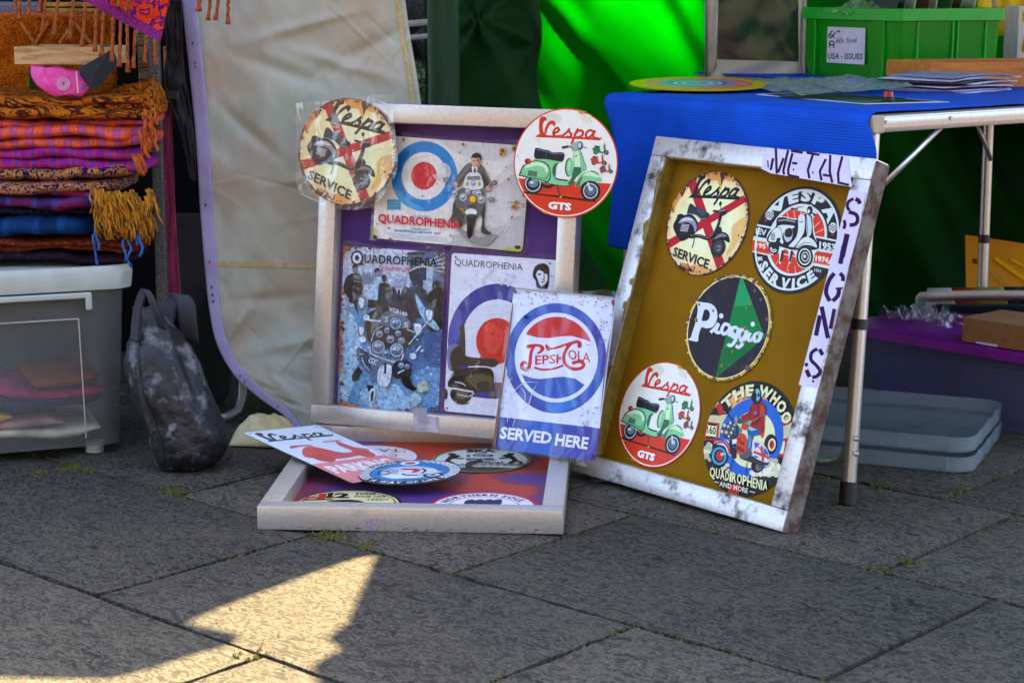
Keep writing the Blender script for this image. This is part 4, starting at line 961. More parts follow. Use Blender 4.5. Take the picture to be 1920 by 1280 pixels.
def art_film(A):
    """landscape roundel poster, drawn on its survey picture"""
    A.poly((222, 219, 211), (-40, 20), (1640, 120), (1600, 1300), (-40, 1160))
    A.blob((204, 203, 200), [(700, 60), (1100, 90), (1500, 160), (1300, 330), (900, 260)]); A.blob((186, 184, 182), [(1150, 1000), (1560, 800), (1560, 1240), (900, 1180), (700, 1120)]); A.blob((206, 204, 202), [(1180, 700), (1560, 420), (1580, 800), (1240, 1000)]); A.blob((232, 230, 226), [(60, 780), (400, 860), (850, 1120), (500, 1150), (60, 1060)])
    BL = (22, 128, 196)
    A.ell(BL, 565, 484, 331, 351, 56); A.blob((52, 158, 214), [(250, 560), (330, 640), (430, 740), (540, 790), (560, 830), (420, 800), (300, 700)]); A.blob((14, 104, 170), [(300, 300), (380, 220), (420, 250), (340, 360), (330, 440), (270, 440)])
    A.ell((222, 220, 214), 565, 480, 226, 238, 48); A.ell((204, 38, 50), 562, 478, 130, 140, 40)
    for i in range(8): A.ring((200, 198, 194), 738, 440, 16 + i * 11, 16 + i * 11, .9, 24, -90, 160)
    A.line((206, 200, 160), 8, (400, 330), (520, 296), (650, 280)); A.specks([(232, 80, 80), (180, 24, 40)], 24, (460, 360, 670, 590), 9, 2)
    A.poly((86, 172, 204), (192, 712), (336, 712), (332, 820), (190, 818))
    for j in range(3):
        for i in range(6): A.poly((44, 128, 174), (200 + i * 22, 722 + j * 32), (216 + i * 22, 722 + j * 32), (216 + i * 22, 744 + j * 32 + 4 * (j == 2)), (200 + i * 22, 744 + j * 32))
    q = random.Random(2)
    def words(x0, x1, y, h, sl, c):
        x = x0
        while x < x1:
            w = q.uniform(5, 15); A.poly(c, (x, y + (x - x0) * sl), (x + w, y + (x + w - x0) * sl), (x + w, y - h + (x + w - x0) * sl), (x, y - h + (x - x0) * sl)); x += w + q.choice((3, 3, 9))
    words(450, 622, 888, 14, .02, (120, 170, 196)); words(440, 616, 1016, 18, .05, (120, 170, 196)); words(272, 420, 1036, 22, .03, (70, 150, 190)); words(436, 640, 1050, 22, .03, (70, 150, 190)); words(668, 724, 1062, 18, .03, (90, 150, 190))
    for j in range(4): words(190 + j * 30, 780 + j * 6, 1054 + j * 16, 7, .07, (170, 190, 204))
    # rider on a scooter seen from the front
    A.blob((140, 138, 136), [(860, 960), (1100, 1090), (1300, 1060), (1180, 1180), (1000, 1110)])
    DK = (52, 52, 50)
    A.blob((58, 58, 58), [(866, 740), (930, 690), (960, 760), (930, 850), (960, 900), (940, 990), (832, 930), (850, 860)]); A.blob(DK, [(1120, 780), (1180, 750), (1176, 880), (1180, 1000), (1238, 1046), (1222, 1068), (1140, 1040), (1150, 920)])
    A.blob((84, 86, 74), [(1036, 348), (1136, 366), (1188, 440), (1228, 540), (1242, 610), (1196, 640), (1150, 560), (1140, 470), (1000, 460), (968, 520), (916, 590), (862, 570), (880, 510), (948, 416), (992, 368)]); A.blob((60, 62, 54), [(1150, 470), (1180, 480), (1236, 600), (1200, 636), (1160, 560)]); A.blob((112, 112, 100), [(1000, 370), (1036, 352), (1010, 430), (940, 500), (900, 520)])
    A.poly((224, 224, 228), (1044, 384), (1108, 392), (1096, 450), (1054, 446)); A.poly((46, 46, 58), (1070, 404), (1088, 404), (1090, 448), (1064, 446))
    A.ell((206, 166, 144), 1086, 338, 45, 60, 20); A.blob((168, 122, 102), [(1096, 300), (1130, 320), (1126, 380), (1096, 396), (1106, 350)]); A.blob((36, 30, 30), [(1042, 316), (1052, 268), (1100, 248), (1140, 278), (1138, 330), (1118, 296), (1080, 304), (1056, 296)])
    for x in (1068, 1102): A.line((60, 40, 36), 7, (x - 10, 328), (x + 10, 330), smooth=False)
    A.line((150, 80, 76), 6, (1076, 372), (1100, 374), smooth=False); A.line((150, 108, 92), 5, (1086, 336), (1082, 356), smooth=False)
    A.ell((206, 160, 140), 886, 566, 24, 26, 14); A.ell((206, 160, 140), 1210, 606, 28, 26, 14)
    A.blob((96, 96, 96), [(900, 640), (960, 600), (1150, 600), (1178, 700), (1160, 800), (1100, 900), (1000, 900), (920, 850), (880, 740)])
    A.blob((212, 212, 212), [(1004, 462), (1066, 446), (1128, 462), (1162, 590), (1060, 620), (962, 584)]); A.poly((70, 72, 76), (1002, 484), (1130, 484), (1136, 520), (998, 520)); A.text((200, 204, 206), 'VCB160', (1006, 514), (1130, 514), 24, .0)
    for x in (1004, 1122): A.ell((190, 180, 60), x, 560, 17, 26, 14); A.text((40, 40, 40), 'S', (x - 8, 574), (x + 8, 574), 28)
    for x, y, r in ((1062, 556, 28), (1006, 636, 30), (960, 692, 42), (1112, 654, 34), (1140, 714, 42), (876, 650, 32), (1072, 648, 22)): A.ell((110, 112, 112), x, y, r, r * 1.08, 20); A.ell((196, 198, 200), x, y, r * .84, r * .9, 18); A.ell((120, 124, 128), x, y, r * .66, r * .7, 16); A.blob((214, 216, 218), [(x - r * .55, y), (x - r * .1, y - r * .55), (x + r * .4, y - r * .3), (x, y)])
    A.ell((120, 96, 20), 1057, 712, 38, 42, 20); A.ell((232, 176, 20), 1057, 712, 31, 35, 20); A.ell((250, 214, 96), 1050, 702, 13, 14, 12)
    A.poly((186, 140, 30), (920, 804), (972, 808), (966, 856), (916, 850)); A.text((50, 40, 30), '36', (926, 846), (962, 848), 32, .01)
    A.blob((226, 226, 226), [(978, 842), (1010, 812), (1044, 806), (1090, 822), (1096, 856), (1060, 868), (1000, 864)]); A.blob((54, 52, 50), [(1002, 870), (1090, 872), (1076, 970), (1040, 1090), (1006, 1088), (1000, 980)]); A.ell((34, 32, 32), 1028, 1030, 30, 66, 18); A.line((150, 150, 150), 8, (990, 880), (986, 960), smooth=False)
    A.blob((70, 72, 70), [(900, 800), (960, 860), (980, 960), (930, 900)]); A.line((60, 58, 60), 20, (1000, 780), (1090, 786), smooth=False)
    for x, y, c in ((792, 520, (130, 128, 124)), (1270, 550, (120, 92, 76)), (1244, 716, (120, 122, 118))): A.blob(c, [(x - 26, y - 18), (x + 22, y - 24), (x + 26, y + 18), (x - 18, y + 24)]); A.ell((170, 168, 160), x, y, 10, 10, 10)
    A.line((140, 140, 140), 5, (818, 528), (880, 580), smooth=False); A.line((140, 140, 140), 5, (1250, 570), (1200, 620), smooth=False); A.line((150, 150, 150), 5, (1220, 716), (1170, 690), smooth=False)
    A.text((206, 30, 48), 'QUADROPHENIA', (114, 942), (936, 1010), 86, .03, (.0, -1))
    for x, y, r in ((962, 166, 18), (1352, 232, 34), (1340, 262, 20), (368, 118, 16), (1160, 146, 10), (1474, 208, 30), (1490, 746, 22), (1468, 790, 26), (1414, 514, 12), (1198, 356, 8), (1448, 896, 14), (838, 1072, 10), (220, 1000, 12), (104, 960, 10), (556, 682, 10), (700, 560, 9), (235, 1106, 14), (932, 246, 9), (1390, 392, 9), (1240, 886, 8)):
        A.ell((190, 138, 72), x, y, r, r * 1.1, 9); A.ell((92, 62, 38), x + r * .1, y, r * .5, r * .6, 8)
    for y in (746, 800): A.line((170, 120, 60), 12, (1400, y), (1530, y - 2), smooth=False, taper=(.3, 1))
    A.blob((176, 180, 60), [(52, 980), (78, 1000), (82, 1060), (120, 1100), (60, 1108), (46, 1060)]); A.blob((176, 180, 60), [(1300, 1226), (1380, 1200), (1460, 1206), (1530, 1170), (1540, 1240), (1460, 1240)]); A.blob((66, 58, 30), [(1480, 1180), (1530, 1176), (1532, 1206), (1490, 1210)]); A.blob((60, 56, 30), [(66, 1070), (100, 1080), (100, 1102), (64, 1104)])
    A.rim([(120, 84, 50), (90, 64, 44), (150, 120, 70)], 90, (46, 76, 1572, 1236), 12, 6)

def art_street(A):
    """blue street poster with a many-lamped scooter, drawn on its survey picture"""
    B1, B2, B3, DK = (92, 148, 196), (54, 104, 160), (30, 58, 100), (16, 18, 26)
    A.poly(B1, (-30, 0), (820, 40), (800, 1330), (-30, 1290))
    A.poly((190, 202, 224), (-30, 0), (820, 40), (820, 330), (-30, 330)); A.poly((178, 198, 222), (-30, 200), (500, 200), (520, 420), (-30, 520)); A.poly((92, 110, 136), (500, 90), (800, 60), (800, 420), (620, 420), (520, 250)); A.poly((160, 190, 214), (620, 210), (690, 190), (680, 440), (610, 440)); A.poly((48, 56, 76), (500, 230), (640, 180), (640, 300), (520, 310))
    for i in range(5): A.line((206, 214, 228), 7, (500 + i * 20, 240 - i * 14), (790, 90 + i * 40), smooth=False)
    A.line((90, 104, 128), 5, (245, 60), (236, 250), smooth=False); A.line((90, 104, 128), 4, (462, 60), (462, 130), smooth=False)
    A.poly(B2, (400, 640), (800, 600), (800, 1330), (560, 1300), (460, 1000)); A.blob((46, 88, 140), [(560, 720), (800, 690), (790, 960), (640, 900), (560, 820)]); A.blob((150, 194, 224), [(0, 560), (120, 620), (140, 900), (60, 1160), (0, 1240)]); A.blob((140, 186, 218), [(160, 1120), (420, 1080), (600, 1200), (500, 1290), (200, 1240)]); A.blob((92, 148, 196), [(420, 1040), (760, 960), (780, 1180), (600, 1260)])
    A.specks([(150, 196, 226), (60, 106, 158), (190, 214, 232)], 130, (10, 620, 760, 1260), 11, 4)
    # passers-by
    def man(x, y, s, coat, head=(120, 130, 146)):
        A.blob(coat, [(x - 46 * s, y + 60 * s), (x - 20 * s, y + 34 * s), (x + 24 * s, y + 36 * s), (x + 50 * s, y + 70 * s), (x + 48 * s, y + 230 * s), (x + 20 * s, y + 250 * s), (x - 46 * s, y + 240 * s)]); A.ell(head, x, y, 20 * s, 30 * s, 14); A.blob((40, 42, 52), [(x - 21 * s, y - 4 * s), (x - 16 * s, y - 30 * s), (x + 10 * s, y - 34 * s), (x + 21 * s, y - 8 * s), (x + 8 * s, y - 18 * s)])
    man(108, 218, 1.0, (34, 36, 46)); A.blob((34, 34, 44), [(36, 290), (90, 250), (150, 270), (156, 400), (30, 400)]); A.poly((120, 160, 190), (44, 410), (64, 410), (60, 610), (44, 610)); A.poly((28, 30, 40), (30, 350), (120, 370), (126, 560), (96, 470), (40, 410))
    man(276, 250, 1.15, (150, 184, 214), (110, 124, 146)); A.blob((164, 196, 222), [(210, 340), (260, 276), (320, 300), (320, 440), (206, 440)]); man(326, 290, .9, (40, 44, 58), (60, 66, 84)); man(552, 318, .9, (50, 58, 76), (60, 64, 80)); man(596, 330, 1.0, (44, 50, 66), (44, 46, 60)); man(716, 350, 1.3, (26, 26, 34), (40, 40, 50)); A.blob((60, 70, 92), [(520, 380), (580, 350), (620, 440), (680, 560), (640, 600), (560, 500)])
    for i in range(12): A.line((90, 104, 130), 4, (160 + i * 8, 330), (166 + i * 8, 220 + (i * 37) % 60), smooth=False)
    A.blob((24, 24, 30), [(650, 430), (700, 370), (770, 380), (760, 640), (700, 600)]); A.blob((146, 190, 222), [(560, 400), (640, 520), (740, 660), (690, 660), (600, 560)])
    # rider
    A.blob((44, 50, 66), [(310, 390), (390, 350), (500, 350), (540, 430), (550, 640), (300, 640), (270, 480)]); A.poly((190, 204, 224), (404, 350), (470, 352), (440, 430)); A.poly((30, 32, 44), (428, 372), (446, 372), (446, 440), (430, 440)); A.ell((166, 186, 212), 440, 296, 46, 70, 22); A.blob((196, 208, 226), [(392, 280), (400, 236), (444, 222), (486, 244), (490, 280), (464, 256), (420, 258)]); A.line((40, 48, 70), 7, (410, 298), (432, 300), smooth=False); A.line((40, 48, 70), 7, (450, 302), (474, 300), smooth=False); A.line((90, 100, 130), 6, (430, 344), (458, 344), smooth=False); A.line((110, 126, 158), 6, (442, 300), (444, 326), smooth=False)
    A.poly((60, 54, 56), (206, 446), (300, 450), (300, 510), (206, 508)); A.blob((130, 150, 170), [(130, 430), (180, 420), (196, 520), (180, 600), (140, 520)])
    for i in range(5): A.line((70, 74, 88), 6, (300, 452 + i * 15), (480, 460 + i * 15), smooth=False)
    A.blob((58, 52, 52), [(200, 560), (330, 500), (520, 560), (540, 700), (500, 800), (240, 780), (190, 680)])
    A.blob((100, 120, 140), [(300, 590), (330, 540), (420, 530), (516, 600), (510, 660), (380, 650), (304, 626)])
    A.text((226, 232, 238), 'VCB160', (362, 528), (498, 572), 30, .01, (.1, -1))
    A.text((220, 226, 232), 'S', (328, 612), (356, 616), 42, .0); A.text((220, 226, 232), 'S', (474, 652), (506, 656), 42, .0)
    def lamp(x, y, r, c=(206, 220, 232)):
        A.ell((40, 50, 68), x, y, r, r * 1.02, 20); A.ell((150, 172, 196), x, y, r * .88, r * .9, 20); A.ell((84, 108, 138), x, y, r * .7, r * .72, 18); A.blob((170, 190, 210), [(x - r * .6, y - r * .1), (x - r * .1, y - r * .6), (x + r * .5, y - r * .3), (x + r * .1, y)]); A.blob((206, 218, 230), [(x - r * .45, y - r * .25), (x - r * .1, y - r * .5), (x + r * .2, y - r * .35), (x - r * .1, y - r * .15)]); A.line((60, 78, 104), r * .1, (x, y - r * .7), (x, y + r * .7), smooth=False)
    for x, y, r in ((412, 622, 50), (350, 672, 25), (432, 696, 24), (292, 700, 30), (374, 740, 32), (456, 752, 28), (284, 800, 56), (422, 824, 58), (344, 850, 34)): lamp(x, y, r)
    for x, y, w_, h_ in ((158, 470, 26, 44), (156, 680, 24, 38), (664, 562, 32, 46), (580, 664, 34, 46)): A.blob((96, 110, 130), [(x - w_, y - h_), (x + w_, y - h_ + 6), (x + w_ * .7, y + h_), (x - w_ * .6, y + h_)]); A.blob((204, 216, 230), [(x - w_ * .7, y - h_ * .75), (x + w_ * .75, y - h_ * .65), (x + w_ * .5, y + h_ * .7), (x - w_ * .4, y + h_ * .7)])
    A.line((190, 204, 218), 9, (660, 604), (580, 700), (514, 780)); A.line((190, 204, 218), 8, (500, 668), (554, 690), smooth=False); A.line((206, 216, 226), 12, (210, 598), (300, 606), smooth=False); A.ell((206, 220, 232), 168, 742, 24); A.ell((206, 220, 232), 196, 580, 24, 22); A.ell((196, 210, 226), 546, 868, 24); A.ell((206, 220, 232), 134, 806, 30, 14); A.line((206, 220, 232), 10, (566, 836), (604, 790), smooth=False)
    A.line((196, 208, 222), 9, (232, 850), (330, 890), (440, 910), (476, 850)); A.line((196, 208, 222), 7, (228, 800), (232, 860), (340, 906), (430, 914)); A.line((180, 196, 214), 6, (232, 760), (260, 680), (320, 640))
    A.blob((84, 108, 128), [(130, 800), (220, 850), (330, 900), (390, 920), (382, 1040), (360, 1110), (300, 1080), (180, 960), (136, 890)]); A.blob((196, 212, 226), [(296, 950), (380, 940), (372, 1060), (340, 1100), (280, 1060)]); A.blob((58, 78, 98), [(150, 820), (210, 860), (230, 960), (160, 930)]); A.text((214, 224, 232), 'GE', (206, 914), (268, 936), 40, .01); A.line((30, 34, 44), 16, (338, 920), (336, 1000), smooth=False)
    A.poly((214, 224, 232), (142, 846), (172, 850), (170, 858), (140, 854)); A.line((190, 204, 214), 5, (160, 880), (180, 930), (220, 974))
    A.blob((40, 42, 52), [(400, 920), (500, 900), (530, 960), (520, 1020), (400, 1030)]); lamp(456, 936, 24); lamp(504, 944, 22); A.line((206, 216, 226), 9, (430, 996), (480, 970), smooth=False)
    A.blob(DK, [(466, 1020), (516, 1020), (540, 1080), (572, 1114), (540, 1126), (470, 1080)]); A.blob((34, 42, 56), [(90, 1010), (130, 950), (160, 980), (130, 1040), (96, 1056)]); A.blob((40, 40, 46), [(200, 1090), (240, 1090), (260, 1130), (220, 1140)]); A.blob((196, 206, 214), [(226, 1120), (262, 1110), (256, 1180), (230, 1228), (216, 1180)]); A.blob((50, 52, 60), [(232, 1140), (252, 1130), (246, 1190), (228, 1210)])
    A.ell((30, 28, 34), 126, 134, 46, 56, 26); A.ell((206, 216, 236), 126, 134, 34, 42, 24); A.ell((30, 28, 34), 126, 132, 16, 22, 16); A.line((30, 28, 34), 16, (150, 166), (168, 188), smooth=False)
    A.text((30, 28, 34), 'UADROPHENIA', (180, 168), (726, 202), 64, .015, (.03, -1)); A.text((206, 40, 44), 'A WAY OF LIFE', (300, 232), (518, 238), 32, .012, (.05, -1)); A.line((40, 36, 40), 10, (494, 104), (560, 100), (632, 100))
    A.blob((160, 176, 160), [(576, 1090), (620, 1050), (662, 1080), (640, 1130), (590, 1136)]); A.blob((150, 178, 190), [(520, 1180), (570, 1140), (610, 1200), (540, 1250)]); A.text((190, 210, 226), '87', (650, 1130), (684, 1116), 40)
    A.rim([(150, 84, 48), (110, 58, 36), (190, 130, 90), (90, 52, 40)], 170, (4, 44, 772, 1276), 16, 3)
    A.blob((160, 92, 52), [(0, 600), (12, 640), (10, 960), (0, 1000)]); A.blob((160, 92, 52), [(0, 1200), (60, 1216), (160, 1236), (20, 1250)]); A.blob((160, 90, 50), [(28, 50), (70, 46), (40, 96), (36, 150)])
    for x, y in ((66, 72), (746, 118), (690, 1250)): A.ell((36, 40, 60), x, y, 7)

def art_target(A):
    """white roundel poster with a parked scooter, drawn on its survey picture"""
    W, BL, RED, DK = (222, 226, 240), (58, 62, 146), (212, 42, 40), (56, 52, 38)
    A.poly(W, (-30, 20), (900, 80), (900, 1300), (-30, 1260))
    A.ell(BL, 400, 696, 360, 418, 56); A.blob((84, 90, 170), [(60, 560), (120, 460), (140, 600), (90, 720), (50, 720)]); A.ell(W, 398, 696, 258, 304, 48); A.ell(RED, 396, 695, 152, 168, 40); A.blob((228, 70, 56), [(300, 600), (360, 560), (440, 640), (400, 780), (320, 760)]); A.specks([(190, 30, 34), (232, 90, 70)], 30, (270, 560, 520, 840), 9, 3)
    A.blob((120, 130, 160), [(40, 740), (110, 720), (120, 800), (80, 910), (40, 880)])
    A.blob((66, 62, 48), [(126, 600), (146, 574), (162, 600), (166, 800), (140, 830), (126, 700)]); A.blob(DK, [(60, 780), (120, 730), (170, 800), (260, 816), (386, 826), (384, 880), (200, 900), (90, 920), (60, 860)])
    A.blob((34, 32, 26), [(40, 1000), (80, 920), (200, 880), (330, 886), (384, 940), (392, 1020), (410, 1100), (330, 1110), (190, 1090), (60, 1040)]); A.blob((92, 84, 56), [(170, 960), (280, 930), (370, 960), (360, 1020), (380, 1100), (300, 1080), (220, 1020)]); A.blob((60, 56, 40), [(250, 1000), (330, 990), (350, 1080), (280, 1070)])
    A.line(W, 9, (184, 882), (280, 880), (350, 890), (378, 930), (382, 1000)); A.line(W, 6, (36, 990), (80, 930), smooth=False); A.ell((40, 38, 30), 136, 1080, 80, 68, 28); A.ell((100, 94, 74), 140, 1080, 44, 36, 20); A.line(W, 11, (16, 1030), (120, 1044), (226, 1064), smooth=False); A.line((200, 206, 220), 8, (110, 1080), (190, 1096), (232, 1072)); A.line(W, 6, (90, 990), (140, 1000), (170, 1020)); A.ell((44, 40, 30), 24, 1080, 16, 40, 14)
    A.poly(BL, (372, 996), (470, 996), (470, 1104), (240, 1100), (240, 1064), (380, 1060)); A.blob((120, 108, 84), [(384, 1010), (420, 1006), (424, 1060), (390, 1070)]); A.blob((120, 104, 70), [(340, 1080), (380, 1064), (376, 1104)]); A.blob((50, 48, 36), [(100, 1146), (200, 1140), (150, 1156)])
    A.line((30, 28, 28), 5, (250, 940), (340, 940), smooth=False); A.poly(BL, (130, 876), (190, 876), (184, 892), (120, 896))
    A.text((38, 36, 48), 'QUADROPHENIA', (90, 144), (582, 182), 48, -.008, (.02, -1))
    # plain stencilled head
    A.blob((28, 26, 32), [(658, 224), (670, 160), (720, 130), (770, 150), (778, 220), (770, 290), (756, 316), (690, 310), (680, 260)]); A.blob(W, [(680, 214), (700, 180), (740, 196), (762, 210), (764, 250), (744, 284), (716, 296), (700, 270), (690, 236)]); A.line((28, 26, 32), 10, (694, 212), (718, 208), smooth=False); A.line((28, 26, 32), 10, (736, 204), (760, 200), smooth=False); A.line((28, 26, 32), 6, (738, 214), (740, 246), (724, 246)); A.line((28, 26, 32), 7, (720, 266), (748, 262), smooth=False); A.blob((28, 26, 32), [(700, 176), (736, 150), (764, 180), (750, 196), (724, 180)])
    for x, y in ((98, 84), (782, 132), (34, 1182)): A.ell((40, 42, 60), x, y, 7)
    A.rim([(150, 120, 130), (120, 90, 100), (180, 176, 190)], 50, (10, 60, 800, 1250), 6, 8)
    A.line((206, 210, 226), 14, (300, 240), (380, 170), smooth=False); A.specks([(204, 210, 228)], 14, (80, 190, 520, 300), 16, 6)

def art_cola(A):
    """blue and red roundel sign, drawn on its survey picture"""
    W, BL, RED = (216, 224, 246), (44, 84, 176), (200, 34, 44)
    A.poly(W, (0, 0), (960, 60), (900, 1300), (0, 1240)); A.poly((52, 72, 164), (60, 918), (760, 998), (740, 1300), (0, 1230)); A.poly((36, 96, 186), (270, 944), (450, 964), (420, 1200), (210, 1180)); A.poly((66, 64, 156), (640, 980), (760, 1000), (730, 1230), (600, 1200))
    A.ell(BL, 450, 518, 346, 378, 56); A.blob((54, 68, 160), [(110, 620), (190, 640), (280, 780), (360, 850), (330, 870), (200, 760)]); A.blob((34, 110, 196), [(420, 800), (560, 800), (600, 840), (470, 890), (400, 880)]); A.blob((58, 66, 160), [(640, 280), (700, 260), (780, 420), (780, 620), (740, 600), (735, 450)])
    A.ell(W, 452, 513, 285, 308, 52)
    t = [(452 + 258 * math.cos(a), 513 + 280 * math.sin(a)) for a in (R(lerp(215, 338, i / 20)) for i in range(21))]
    A.fill(t + [(640, 388), (560, 366), (480, 368), (400, 380), (320, 376)], RED); A.fill([(396, 378), (440, 240), (520, 236), (470, 368)], (192, 22, 30))
    b = [(452 + 262 * math.cos(a), 513 + 280 * math.sin(a)) for a in (R(lerp(42, 156, i / 20)) for i in range(21))]
    A.fill(b + [(290, 654), (340, 660), (420, 650), (500, 644), (580, 656)], (36, 88, 178))
    r = (196, 28, 34)
    # P
    A.blob(r, [(246, 440), (258, 424), (330, 420), (366, 436), (368, 462), (340, 486), (318, 486), (344, 458), (332, 440), (310, 440), (290, 480), (282, 560), (270, 592), (240, 608), (208, 590), (204, 556), (224, 536), (246, 540), (252, 560), (234, 556), (228, 572), (244, 584), (256, 560), (268, 480), (280, 448), (256, 452)])
    A.text(r, 'EPSI', (306, 562), (466, 552), 62, .02, (.02, -1)); A.line(r, 9, (468, 512), (486, 511), smooth=False); A.line(r, 9, (468, 524), (486, 523), smooth=False)
    # C with its swash, tail under the name
    A.line(r, 22, (622, 420), (590, 404), (540, 430), (506, 490), (510, 550), (560, 590), (620, 586), (642, 560), (610, 540), (560, 552)); A.line(r, 20, (380, 430), (420, 452), (500, 430), (560, 412), taper=(.5, 1)); A.blob(r, [(376, 424), (404, 436), (412, 462), (388, 464)]); A.line(r, 14, (300, 580), (360, 596), (440, 588), (500, 566)); A.ell(r, 612, 428, 16, 20)
    A.text(r, 'OLA', (534, 522), (686, 548), 66, .015, (0, -1))
    A.text((226, 230, 246), 'SERVED', (62, 1066), (414, 1106), 82, .035, (.16, -.98)); A.text((226, 230, 246), 'HERE', (440, 1114), (664, 1142), 84, .035, (.16, -.98))
    A.specks([(120, 130, 120), (150, 150, 140), (100, 106, 110)], 120, (160, 60, 840, 160), 5, 4); A.specks([(150, 156, 150), (110, 112, 110), (190, 200, 206)], 70, (620, 850, 770, 980), 5, 7); A.specks([(140, 144, 140), (176, 184, 190)], 60, (70, 640, 160, 940), 5, 9); A.specks([(120, 120, 116), (160, 168, 160)], 60, (740, 100, 850, 420), 6, 2)
    A.blob((150, 150, 146), [(160, 30), (400, 52), (600, 76), (850, 96), (850, 110), (500, 76), (200, 50)]); A.blob((124, 112, 124), [(850, 96), (866, 110), (842, 420), (800, 640), (780, 900), (760, 900), (800, 500), (836, 300)]); A.blob((120, 90, 80), [(60, 800), (86, 700), (150, 200), (160, 200), (90, 760), (40, 1130), (22, 1130)]); A.ell((140, 60, 60), 850, 140, 14, 22, 10); A.ell((90, 60, 50), 178, 62, 10, 16, 10); A.ell((70, 60, 80), 712, 1196, 16, 20, 12); A.ell((20, 30, 110), 250, 236, 14, 14, 10); A.line((90, 96, 110), 4, (660, 424), (690, 430), smooth=False)
# ================================================================== the three display frames and the signs
F1 = pose((-.4255, 3.922, .047), .3234, .1001, -.014); W1, H1 = .5624, .6723
F2 = pose((.1158, 3.6496, .0135), .8359, .3244, -.0169); W2, H2 = .5413, .6815
F3 = yawm((-.4535, 3.276, .0), -.057) ; W3, H3 = .545, .665           # lying flat: local y runs back, z up
RW, RD = .039, .042
def T(x, y, z, a=0.0): return Matrix.Translation((x, y, z)) @ Matrix.Rotation(a, 4, 'Z')
def frame(label, M, w, h, z0, z1, mats, board_mat, zb, group='aluminium screen frames'):
    t = thing('display_frame', label, 'frame', M, group)
    zc, dz = (z0 + z1) / 2, z1 - z0
    for (cx, cy, sx, sy), m in zip(((w / 2, RW / 2, w, RW), (w / 2, h - RW / 2, w, RW), (RW / 2, h / 2, RW, h - 2 * RW - .0006), (w - RW / 2, h / 2, RW, h - 2 * RW - .0006)), mats):
        MB().box((cx, cy, zc), (sx, sy, dz), bev=.0022).build('rail', m, t, local=True, smooth=True, auto=35)
    MB().box((w / 2, h / 2, zb), (w - 2 * RW - .001, h - 2 * RW - .001, .004)).build('backing_board', board_mat, t, local=True)
    return t
M_['board_purple'] = simple('purple_board', (66, 38, 98), .7, spec=.2, c2=(84, 52, 112), sc=5, lo=.4, hi=.7)
M_['board_olive'] = simple('olive_brown_board', (134, 94, 0), .75, spec=.12, c2=(118, 82, 0), sc=4, lo=.4, hi=.7)
mm, nt, bb, oo = nodes('red_screen_mesh')
vv = coord(nt); gr = N(nt, 'ShaderNodeTexNoise', i_Scale=5.5, i_Detail=3.0, i_Distortion=.6); nt.links.new(vv, gr.inputs['Vector'])
rp = ramp(nt, [(.42, lin((78, 50, 118))), (.50, lin((120, 44, 70))), (.58, lin((176, 54, 28)))]); nt.links.new(gr.outputs[0], rp.inputs[0]); nt.links.new(rp.outputs[0], bb.inputs['Base Color']); bb.inputs['Roughness'].default_value = .5
M_['board_red'] = mm
f1 = frame('pale aluminium frame with purple board standing upright behind the others', F1, W1, H1, -RD, 0, [M_['alu']] * 4, M_['board_purple'], -.036)
tp = MB(); tp.prism([(.232, .002), (.288, .004), (.288, .036), (.262, .0365), (.262, .052), (.232, .050)], .0004, .0008); tp.build('silver_tape', simple('duct_tape', (150, 150, 168), .35, .4, c2=(196, 196, 210), sc=30), f1, local=True)
f2 = frame('grime-stained frame with olive board lettered METAL SIGNS leaning on the table', F2, W2, H2, -RD, 0, [M_['alu_dirty']] * 4, M_['board_olive'], -.036)
MB().box((W2 + .0016, H2 / 2, -RD / 2 - .001), (.003, H2 - .006, RD - .003), bev=.001).build('corroded_side', M_['alu_rust'], f2, local=True)
tag(f2.children[-1], label='brown corroded outer side of the frame')
for c, s_ in (((RW + .0012, H2 / 2, -.0185), (.0022, H2 - 2 * RW - .006, .032)), ((W2 / 2, RW + .0010, -.019), (W2 - 2 * RW - .008, .0018, .030)), ((W2 / 2, H2 - RW - .0010, -.019), (W2 - 2 * RW - .008, .0018, .030))):
    MB().box(c, s_).build('ink_stained_edge', M_['alu_ink'], f2, local=True)
ir = random.Random(21)
for k in range(14):                                    # ink runs that crept over the inner lip of the left rail
    y = ir.uniform(.06, H2 - .07); hgt = ir.uniform(.01, .05); x1 = RW - .0004; x0 = RW - ir.uniform(.003, .013)
    MB().add([(x0 + ir.uniform(0, .004), y, .0004 + k * 2e-6), (x1, y - hgt * .2, .0004 + k * 2e-6), (x1, y + hgt, .0004 + k * 2e-6), (x0, y + hgt * .8, .0004 + k * 2e-6)], [(0, 1, 2, 3)]).build('ink_smear', M_['alu_ink'], f2, local=True)
f3 = frame('aluminium frame with red and purple screen lying flat on the paving', F3, W3, H3, .0005, .0435, [M_['alu']] * 4, M_['board_red'], .010)

iq = random.Random(40)
FA = Matrix(((1, 0, 0, 0), (0, 0, -1, -.0003), (0, 1, 0, 0), (0, 0, 0, 1)))
